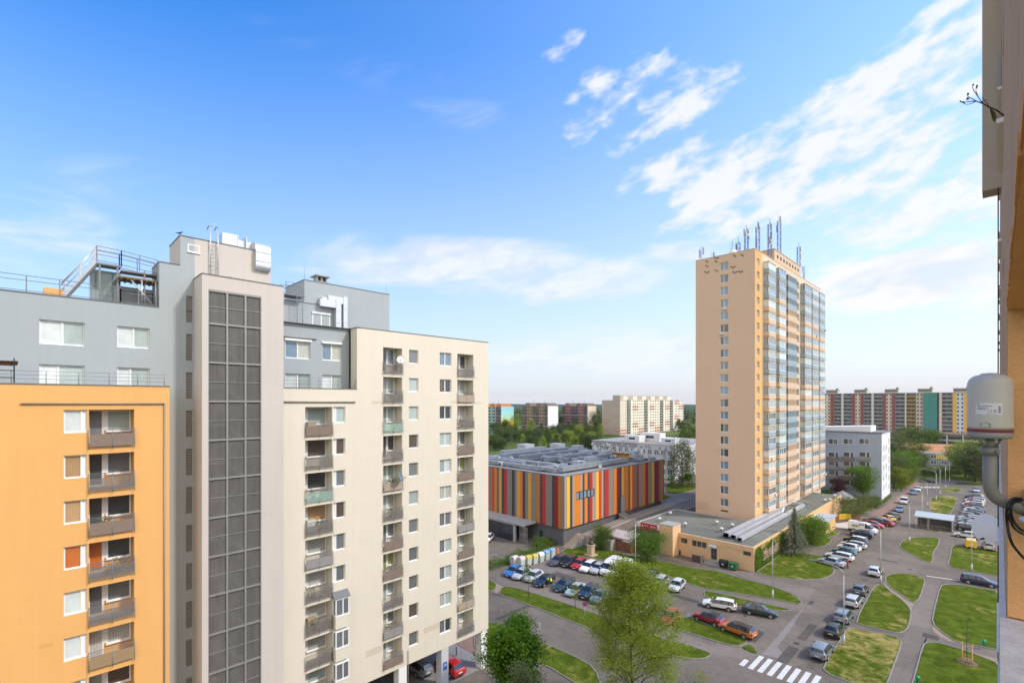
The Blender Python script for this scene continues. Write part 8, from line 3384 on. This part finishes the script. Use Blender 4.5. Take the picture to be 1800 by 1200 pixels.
# bicycle leaning in a loggia
yb0 = (c2a + c2b) / 2 + .15
zb0 = zt(1) - 2.35 + .04
t = thing('bicycle', 'dark bicycle parked in the second loggia from the top of the cream wing', 'bicycle', (XC - .35, yb0, zb0))
for s in (-.52, .52):
    b = MB()
    b.tube([(XC - .35, yb0 + s + .33 * math.cos(a), zb0 + .34 + .33 * math.sin(a)) for a in [2 * math.pi * k / 20 for k in range(21)]], .025, 5)
    for k in range(4):
        a = math.pi * k / 4
        b.tube([(XC - .35, yb0 + s + .33 * math.cos(a), zb0 + .34 + .33 * math.sin(a)), (XC - .35, yb0 + s - .33 * math.cos(a), zb0 + .34 - .33 * math.sin(a))], .004, 4)
    b.build('wheel', BLACK, t)
b = MB()
Q = lambda dy, dz: (XC - .35, yb0 + dy, zb0 + dz)
for a, c in ((Q(-.52, .34), Q(-.18, .85)), (Q(-.18, .85), Q(.36, .88)), (Q(.36, .88), Q(.02, .32)), (Q(.02, .32), Q(-.18, .85)), (Q(-.52, .34), Q(.02, .32)), (Q(.36, .98), Q(.52, .34))):
    b.tube([a, c], .02, 6)
b.tube([(XC - .6, yb0 + .36, zb0 + 1.02), (XC - .1, yb0 + .36, zb0 + 1.02)], .016, 6)
b.build('frame', mat('bike_frame', (.03, .05, .09), .4), t)
b = MB()
b.box(XC - .42, XC - .28, yb0 - .33, yb0 - .08, zb0 + .92, zb0 + .97)
b.build('saddle', BLACK, t)
# pot plants, boxes and washing on loggias
rb_ = random.Random(8)
GREENL = L_MID
for n_, (X, ya, yb, z0, h, kind, k) in enumerate(LOG):
    if kind == 'orange' and k not in (2, 3):
        continue
    if kind == 'cream_wide' and k not in (4, 5, 7, 8):
        continue
    if kind == 'cream' and k not in (5, 7, 9, 11, 4):
        continue
    y = ya + (yb - ya) * rb_.uniform(.3, .7)
    lab = {('orange', 2): 'green potted plant on the third orange balcony', ('orange', 3): 'green potted plant on the balcony with orange blinds'}.get((kind, k), 'green potted plant standing on a cream loggia floor')
    t = thing('potted_plant', lab, 'plant', (X - .35, y, z0 + .04), 'potted plants on the balconies')
    b = MB()
    b.lathe([(.12, 0), (.17, .3), (.18, .3)], 12, (X - .35, y, z0 + .04))
    b.build('pot', MATS['terracotta'], t)
    rs3 = np.random.RandomState(n_)
    PP = rs3.normal(size=(130, 3)) * np.array([.14, .22, .2]) + np.array([0, 0, .62])
    o = bpy.data.objects.new('leaves', leaf_mesh('leaves', PP, .13, L_MID, n_))
    COL.objects.link(o)
    o.parent = t
k_ = [q for q in LOG if q[5] == 'orange' and q[6] == 3][0]
b = MB()
for q in range(5):
    y = k_[1] + .7 + .22 * q
    b.box(k_[0] - .5, k_[0] - .2, y, y + .2, k_[3] + .04, k_[3] + .25 + .1 * (q % 3))
tag(b.build('storage_box', mat('box_blue_grey', (.16, .24, .30), .7, .1)), 'blue-grey storage boxes piled on the balcony with orange blinds', 'boxes')
# drying racks and cabinets stored on loggias
names_ = ['left-hand', 'middle', 'right-hand']
cl_ = [(.62, .62, .60), (.14, .20, .34), (.45, .12, .12), (.50, .47, .40)]
for n_, (X, ya, yb, z0, h, kind, k) in enumerate(LOG):
    col_ = 0 if kind == 'cream_wide' else (1 if ya < c3a else 2)
    if kind == 'orange' or (n_ * 7 + k) % 3 != 0:
        continue
    fl = {0: k - 1, 1: k + 1, 2: k - 2}[col_]
    y = ya + .35 + rb_.uniform(0, .25)
    if (n_ + k) % 2:
        t = thing('drying_rack', 'clothes drying rack in the %s cream loggia column, loggia %d from the top' % (names_[col_], fl), 'drying rack', (X - .4, y, z0 + .04), 'drying racks on the cream loggias')
        b = MB()
        for yy_ in (y, y + 1.0):
            b.tube([(X - .62, yy_, z0 + .04), (X - .2, yy_, z0 + .85)], .012, 5)
            b.tube([(X - .2, yy_, z0 + .04), (X - .62, yy_, z0 + .85)], .012, 5)
        for xx_ in (X - .62, X - .48, X - .34, X - .2):
            b.tube([(xx_, y, z0 + .85), (xx_, y + 1.0, z0 + .85)], .007, 4)
        b.build('rack_frame', STEEL, t)
        for q in range(3):
            b = MB()
            b.box(X - .62 + .14 * q, X - .605 + .14 * q, y + .1 + .2 * q, y + .55 + .15 * q, z0 + .3 + .1 * q, z0 + .86)
            b.build('washing', mat('washing_%d' % ((n_ + q) % 4), cl_[(n_ + q) % 4], .9, .1, 4.0), t)
    else:
        t = thing('cabinet', 'storage cabinet in the %s cream loggia column, loggia %d from the top' % (names_[col_], fl), 'cabinet', (X - .6, y, z0 + .04), 'cabinets on the cream loggias')
        b = MB()
        b.box(X - .95, X - .5, y, y + .75, z0 + .04, z0 + 1.05)
        b.build('carcass', mat('cabinet_%d' % (n_ % 2), [(.36, .27, .18), (.50, .50, .48)][n_ % 2], .7, .1, 3.0), t)
        b = MB()
        for q in (.03, .39):
            b.box(X - .499, X - .48, y + q, y + q + .33, z0 + .1, z0 + 1.0)
        b.build('door', mat('cabinet_door_%d' % (n_ % 2), [(.42, .32, .22), (.56, .56, .54)][n_ % 2], .6, .1, 3.0), t)
# bird on the penthouse
p = Vector((XG - .1, PY(317, XG), 42.13))
t = thing('bird', 'small dark bird perched on the left corner of the penthouse roof', 'bird', p)
V = [Vector((0, -.13, .12)), Vector((0, -.05, .13)), Vector((0, .04, .16)), Vector((0, .10, .22)), Vector((0, .14, .25)), Vector((0, -.28, .07))]
b = MB()
b.tube([p + V[5], p + V[0], p + V[1], p + V[2], p + V[3], p + V[4], p + Vector((0, .19, .245))], [.012, .035, .065, .06, .035, .036, .006], 10)
for s in (-.02, .02):
    b.tube([p + Vector((s, .0, .10)), p + Vector((s, .01, .0))], .006, 5)
b.build('body', mat('feather_black', (.025, .024, .026), .6), t)

# ------------------------------------------------------------------ the photographer's own building on the right
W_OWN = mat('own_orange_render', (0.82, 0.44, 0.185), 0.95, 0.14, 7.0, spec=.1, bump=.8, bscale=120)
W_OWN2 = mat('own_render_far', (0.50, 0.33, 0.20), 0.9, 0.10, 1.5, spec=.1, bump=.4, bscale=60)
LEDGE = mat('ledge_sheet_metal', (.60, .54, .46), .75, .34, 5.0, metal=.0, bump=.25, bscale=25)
own = thing('apartment_block', 'rough orange-rendered apartment block with a metal ledge at the right edge', 'building', (1, 5, 0))
XF = 0.036
ZL, ZC = 28.63, 30.6
mb = MB()
hs = []
for k in range(14):
    z = 1.2 + 2.9 * k
    for y in (8.4, 14.0, 19.6, 25.2, 30.8, 36.4, 41.5):
        if z + 1.5 < 39.5:
            hs.append((y - .8, y + .8, z, z + 1.5, .12))
wall_x(mb, XF, 4.4, 46, 0, 39.9, hs, 0, 0, sgn=-1)
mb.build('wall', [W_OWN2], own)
mb = MB()
mb.poly([(XF, 46, 0), (XF, 46, 39.9), (12, 46, 39.9), (12, 46, 0)])
mb.poly([(XF, 4.4, 0), (12, 4.4, 0), (12, 4.4, 39.9), (XF, 4.4, 39.9)])
mb.poly([(12, 4.4, 0), (12, 46, 0), (12, 46, 39.9), (12, 4.4, 39.9)])
mb.poly([(XF, 4.4, 39.9), (12, 4.4, 39.9), (12, 46, 39.9), (XF, 46, 39.9)][::-1])
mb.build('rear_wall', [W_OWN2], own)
# parapet of the balcony above
mb = MB()
mb.box(XF, .34, 1.0, 4.369, ZC, 33.2)
mb.build('upper_parapet', [W_OWN2], own)
# side cheek of the recess and its soffit, in rough render
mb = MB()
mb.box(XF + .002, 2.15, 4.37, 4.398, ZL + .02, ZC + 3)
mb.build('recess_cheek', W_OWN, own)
mb = MB()
mb.box(XF + .004, .33, 1.02, 4.36, ZC - .03, ZC - .003, 0)
# ragged lip of the soffit
rq = random.Random(4)
y = 1.0
while y < 4.3:
    w_ = rq.uniform(.10, .3)
    mb.box(XF - rq.uniform(.001, .006), XF + .02, y, min(4.36, y + w_), ZC - rq.uniform(.005, .03), ZC + rq.uniform(.02, .07), 0)
    y += w_
mb.build('soffit', [W_OWN], own)
# window units of the facade, seen at a grazing angle
for (ya, yb, za, zb, dp) in hs:
    f = MB()
    f.box(XF + .05, XF + .11, ya, yb, za, zb, 0)
    f.box(XF + .045, XF + .049, ya + .1, yb - .1, za + .1, zb - .1, 1)
    f.box(XF - .055, XF + .05, ya - .05, yb + .05, za - .05, za - .002, 0)
    o = f.build('window', [WHITE, P_MID], own)
# parapet ledge of sheet metal
mb = MB()
mb.box(-.002, .30, 1.0, 3.05, ZL - .05, ZL - .02, 0)
mb.box(-.002, .005, 1.0, 4.4, ZL - .22, ZL - .051, 0)
mb.box(.004, .30, 3.05, 4.36, ZL - .055, ZL + .012, 0)
mb.box(XF + .004, .28, 1.02, 4.36, ZL - 1.4, ZL - .056, 1)
mb.build('parapet_ledge', [LEDGE, W_OWN], own)
mb = MB()
rq = random.Random(9)
y = 4.42
while y < 45:
    w_ = rq.uniform(.8, 1.6) * (1 + y * .05)
    mb.box(-.001, XF - .002, y, min(45.5, y + w_ - .012), ZL - .12 - rq.uniform(0, .02), ZL - .02 + rq.uniform(-.01, .02), 0)
    y += w_
mb.build('string_course', [mat('ledge_white', (.80, .70, .57), .7, .2, 5.0, bump=.3)], own)
# projecting balcony cheek higher up
mb = MB()
Yk = 14.9
xk = -.262
mb.box(xk, XF - .002, Yk, Yk + .55, 34.62, 39.9, 0)
mb.build('balcony_cheek', mat('cheek_beige', (.47, .40, .31), .9, .06, 2.0, streak=.06, bump=.2), own)
mb = MB()
mb.box(-.03, XF - .002, Yk - .3, Yk - .02, 35.6, 37.4)
mb.build('blind_box', mat('blind_box_grey', (.40, .37, .33), .7), own)
mb = MB()
mb.tube([(-.012, Yk - .05, 34.6), (-.012, Yk - .05, 20)], .012, 6)
mb.build('facade_cable', BLACK, own)

# aerial can on its bent bracket
GREYP = mat('aerial_can_grey', (.45, .435, .405), .45, .03, 8.0, spec=.4)
c = at(1740, HZP, 2.9)
R_ = 29.5 / FPX * 2.9
zt_, zb_ = EYE + (HZP - 655) / FPX * 2.9, EYE + (HZP - 770) / FPX * 2.9
t = thing('aerial_unit', 'grey cylindrical aerial unit on a bent pipe bracket beside the rough orange wall', 'aerial', (c.x, c.y, zb_))
b = MB()
zr = EYE + (HZP - 757) / FPX * 2.9
prof = [(R_ * .985, zr + .012)] + [(R_, zr + .03), (R_, zt_ - .07)]
for i in range(1, 8):
    a = rad(90 * i / 7)
    prof.append((R_ - .055 * (1 - math.cos(a)), zt_ - .07 + .058 * math.sin(a)))
prof += [(R_ * .4, zt_ - .004), (.001, zt_)]
b.lathe(prof, 64, (c.x, c.y, 0))
b.build('radome', GREYP, t)
b = MB()
b.lathe([(R_ * 1.012, zr - .004), (R_ * 1.012, zr + .012)], 64, (c.x, c.y, 0))
b.build('red_ring', mat('ring_red', (.19, .035, .035), .5), t)
b = MB()
b.lathe([(R_ * .70, zb_), (R_ * .93, zb_ + .004), (R_ * .985, zb_ + .014), (R_, zr - .004)], 64, (c.x, c.y, 0))
b.build('base_collar', mat('can_base_grey', (.24, .24, .235), .5, .05), t)
PIPEG = mat('bracket_pipe_grey', (.185, .18, .168), .5, .10, 6.0, metal=.2)
b = MB()
rp = 8.3 / FPX * 2.9
z1 = EYE + (HZP - 792) / FPX * 2.9
z2 = EYE + (HZP - 848) / FPX * 2.9
b.tube([(c.x, c.y, zb_ + .01), (c.x, c.y, z1)], rp * .72, 20)
e = at(1812, 900, 2.86)
pts = [Vector((c.x, c.y, z1 + .01)), Vector((c.x, c.y, z2))]
p1, p2 = Vector((c.x, c.y, z2)), e
mid = Vector((c.x, c.y, z2 - .085))
for i in range(1, 7):
    f = i / 6
    pts.append((p1 * (1 - f) + mid * f) * (1 - f) + (mid * (1 - f) + (mid + (p2 - mid) * .35) * f) * f)
pts.append(p2)
b.tube(pts, rp * 1.18, 22)
b.lathe([(rp * 1.45, z1 - .022), (rp * 1.45, z1 + .022)], 28, (c.x, c.y, 0))
d_ = Vector((1, 1, 0)).normalized()
for s in (-1, 1):
    b.tube([Vector((c.x, c.y, z1 + .02)) + d_ * s * rp * 1.2, Vector((c.x, c.y, zb_ + .004)) + d_ * s * R_ * .72], .006, 8)
vw = Vector((1, -1, 0)).normalized()
q = Vector((c.x, c.y, z1)) + vw * rp * 1.42
b.tube([q, q + vw * .012], .011, 10)
b.build('pipe_bracket', PIPEG, t)
b = MB()
q = e
b.box(q.x - .02, q.x + .16, q.y - .06, 4.368, q.z - .12, q.z + .11)
b.build('wall_plate', PIPEG, t)
b = MB()
q = at(1796, 912, 2.74)
b.tube([q, q + vw * .02], .018, 6, smooth=False)
b.tube([q + vw * .02, q + vw * .03], .008, 8)
b.build('bolt', STEEL, t)


def on_can(u, v, lift=.0015):
    """point on the can: u along the curve seen from the camera, v height (photo pixels)"""
    ang0 = math.atan2(-c.y, -c.x)
    s = (u - 1740) / 38.0
    a = ang0 + math.asin(max(-.99, min(.99, s)))
    return Vector((c.x + (R_ + lift) * math.cos(a), c.y + (R_ + lift) * math.sin(a), EYE + (HZP - v) / FPX * (2.9 - R_ * .9)))


def patch(mb, u0, u1, v0, v1, lift, m=0, n=10):
    for i in range(n):
        a, d = u0 + (u1 - u0) * i / n, u0 + (u1 - u0) * (i + 1) / n
        mb.poly([on_can(a, v1, lift), on_can(d, v1, lift), on_can(d, v0, lift), on_can(a, v0, lift)], m, True)


b = MB()
patch(b, 1717.5, 1759.5, 708, 728.5, .001)
lab_o = b.build('label_plate', mat('label_paper', (.60, .60, .63), .5, .03), t)
b = MB()
patch(b, 1719.6, 1723.2, 709.3, 710.8, .0016, n=2)
rt = random.Random(3)
for (v, ue) in ((713.4, 1743.5), (716.6, 1737.5), (719.3, 1734.5)):
    u = 1720.0
    while u < ue:
        w_ = rt.uniform(.6, 1.8)
        patch(b, u, min(u + w_, ue), v - .55, v + .55, .0016, n=1)
        u += w_ + .35
for k in range(3):
    patch(b, 1753.2, 1757, 714 + 4.2 * k, 716.8 + 4.2 * k, .0016, n=2)
patch(b, 1735, 1752, 726.4, 726.9, .0016, n=4)
# CE mark and a ring mark
def arc(mb, cu, cv, r, a0, a1, w_):
    n = 10
    for i in range(n):
        aa, ab = rad(a0 + (a1 - a0) * i / n), rad(a0 + (a1 - a0) * (i + 1) / n)
        mb.poly([on_can(cu + (r - w_) * math.cos(aa), cv - (r - w_) * math.sin(aa), .0017), on_can(cu + r * math.cos(aa), cv - r * math.sin(aa), .0017), on_can(cu + r * math.cos(ab), cv - r * math.sin(ab), .0017),
                 on_can(cu + (r - w_) * math.cos(ab), cv - (r - w_) * math.sin(ab), .0017)])


arc(b, 1738.5, 722.2, 2.1, 70, 290, .55)
arc(b, 1743.2, 722.2, 2.1, 70, 290, .55)
patch(b, 1741.4, 1743.4, 721.9, 722.5, .0017, n=1)
arc(b, 1748.2, 722.2, 2.3, 0, 360, .8)
patch(b, 1746.3, 1750.1, 721.9, 722.5, .0017, n=2)
b.build('label_print', mat('print_grey', (.10, .10, .13), .6), lab_o)
b = MB()
for q_ in range(2):
    arc(b, 1735 + 6 * q_, 746.5, 4.2, 60 + 180 * q_, 120 + 180 * q_, .5)
patch(b, 1728, 1739, 743.5, 744.1, .0012, n=3)
patch(b, 1728, 1742, 750.6, 751.4, .0012, n=3)
arc(b, 1739.8, 746.3, 2.0, 0, 360, 1.9)
patch(b, 1724.6, 1726.4, 744.4, 749, .0012, n=1)
b.build('embossed_mark', mat('emboss_grey', (.17, .17, .165), .6), t)
# cable loops
b = MB()
for (us, r_) in (([(1797, 876), (1781, 876), (1771, 890), (1770, 915), (1777, 950), (1792, 972), (1806, 985)], .0075), ([(1799, 878), (1784, 880), (1777, 893), (1780, 912), (1792, 928), (1806, 936)], .0075),
                 ([(1796, 880), (1779, 885), (1773, 902), (1781, 925), (1794, 936), (1807, 941)], .006)):
    P = [at(u, v, 2.80 + .03 * i % .05) for i, (u, v) in enumerate(us)]
    fine = []
    for i in range(len(P) - 1):
        p0, p1 = P[max(0, i - 1)], P[i]
        p2, p3 = P[i + 1], P[min(len(P) - 1, i + 2)]
        for s in range(6):
            f = s / 6
            fine.append(.5 * ((2 * p1) + (p2 - p0) * f + (2 * p0 - 5 * p1 + 4 * p2 - p3) * f * f + (3 * p1 - p0 - 3 * p2 + p3) * f ** 3))
    fine.append(P[-1])
    b.tube(fine, r_, 8)
tag(b.build('cable', mat('cable_black', (.012, .012, .013), .5)), 'loops of black cable hanging at the pipe bracket on the right edge', 'cable')
# satellite dish farther along the facade
cd = at(1731, 928, 13.2)
dish(cd, .385, (.62, .72, -.12), 'pale grey satellite dish on the facade below the grey aerial unit', mat('dish_pale_grey', (.76, .76, .74), .6, .03, 4.0), (XF, cd.y + .55, cd.z - .25))
# dry sprig growing from the joint
p = at(1764, 203, 4.1)
t = thing('sprig', 'dry twig with a few leaves sprouting from the facade joint at the top right', 'plant', p)
W2 = lambda u, v: at(u, v, 4.05)
b = MB()
st_ = [p, W2(1752, 194), W2(1738, 188), W2(1727, 182), W2(1716, 178), W2(1702, 179), W2(1690, 181)]
b.tube(st_, [.007, .006, .0055, .005, .004, .003, .002], 6)
for us in ([(1727, 182), (1719, 170), (1715, 158)], [(1719, 170), (1712, 160), (1709, 153)], [(1716, 178), (1705, 172), (1700, 169)], [(1716, 178), (1706, 183), (1697, 184)], [(1738, 188), (1734, 180), (1729, 176)], [(1724, 180), (1732, 176), (1736, 175)]):
    b.tube([W2(*u) for u in us], [.0035, .0028, .0018], 5)
b.build('stem', mat('stem_brown', (.10, .075, .05), .8, .1), t)


def leaf_blade(mb, base, tip, w_):
    A, B = W2(*base), W2(*tip)
    d = B - A
    s = d.cross(Vector((1, -1, .2))).normalized() * w_
    f = Vector((1, -1, 0)).normalized() * w_ * .4
    mb.poly([A, A + d * .3 + s * .8 + f, A + d * .65 + s + f, B, A + d * .6], 0, True)
    mb.poly([A, A + d * .6, B, A + d * .65 - s + f, A + d * .3 - s * .8 + f], 0, True)


b = MB()
leaf_blade(b, (1742, 192), (1748, 216), .024)
leaf_blade(b, (1739, 189), (1746, 207), .016)
for a_, c_, w_ in (((1715, 158), (1718, 148), .008), ((1709, 153), (1711, 147), .007), ((1700, 169), (1702, 163), .010), ((1690, 181), (1686, 177), .008), ((1697, 184), (1690, 178), .009), ((1729, 176), (1726, 171), .006), ((1703, 172), (1698, 176), .012)):
    leaf_blade(b, a_, c_, w_)
b.build('leaf', leaf_mat('leaf_dry', (.10, .09, .045), (.19, .16, .09), .3), t)

# ------------------------------------------------------------------ air
HZ = MB()
HZ.box(-3900, 3900, -3900, 3900, -1.2, 75)
hm = bpy.data.materials.new('haze')
hm.use_nodes = True
hm.node_tree.nodes.clear()
ht = NT(hm.node_tree)
ho = ht.new('ShaderNodeOutputMaterial')
hv = ht.new('ShaderNodeVolumePrincipled')
hv.inputs['Color'].default_value = (.96, .98, 1.0, 1)
hv.inputs['Density'].default_value = 0.00006
hv.inputs['Anisotropy'].default_value = 0.2
ht.l.new(hv.outputs[0], ho.inputs['Volume'])
hz_o = HZ.build('haze', hm)
hz_o['kind'] = 'stuff'
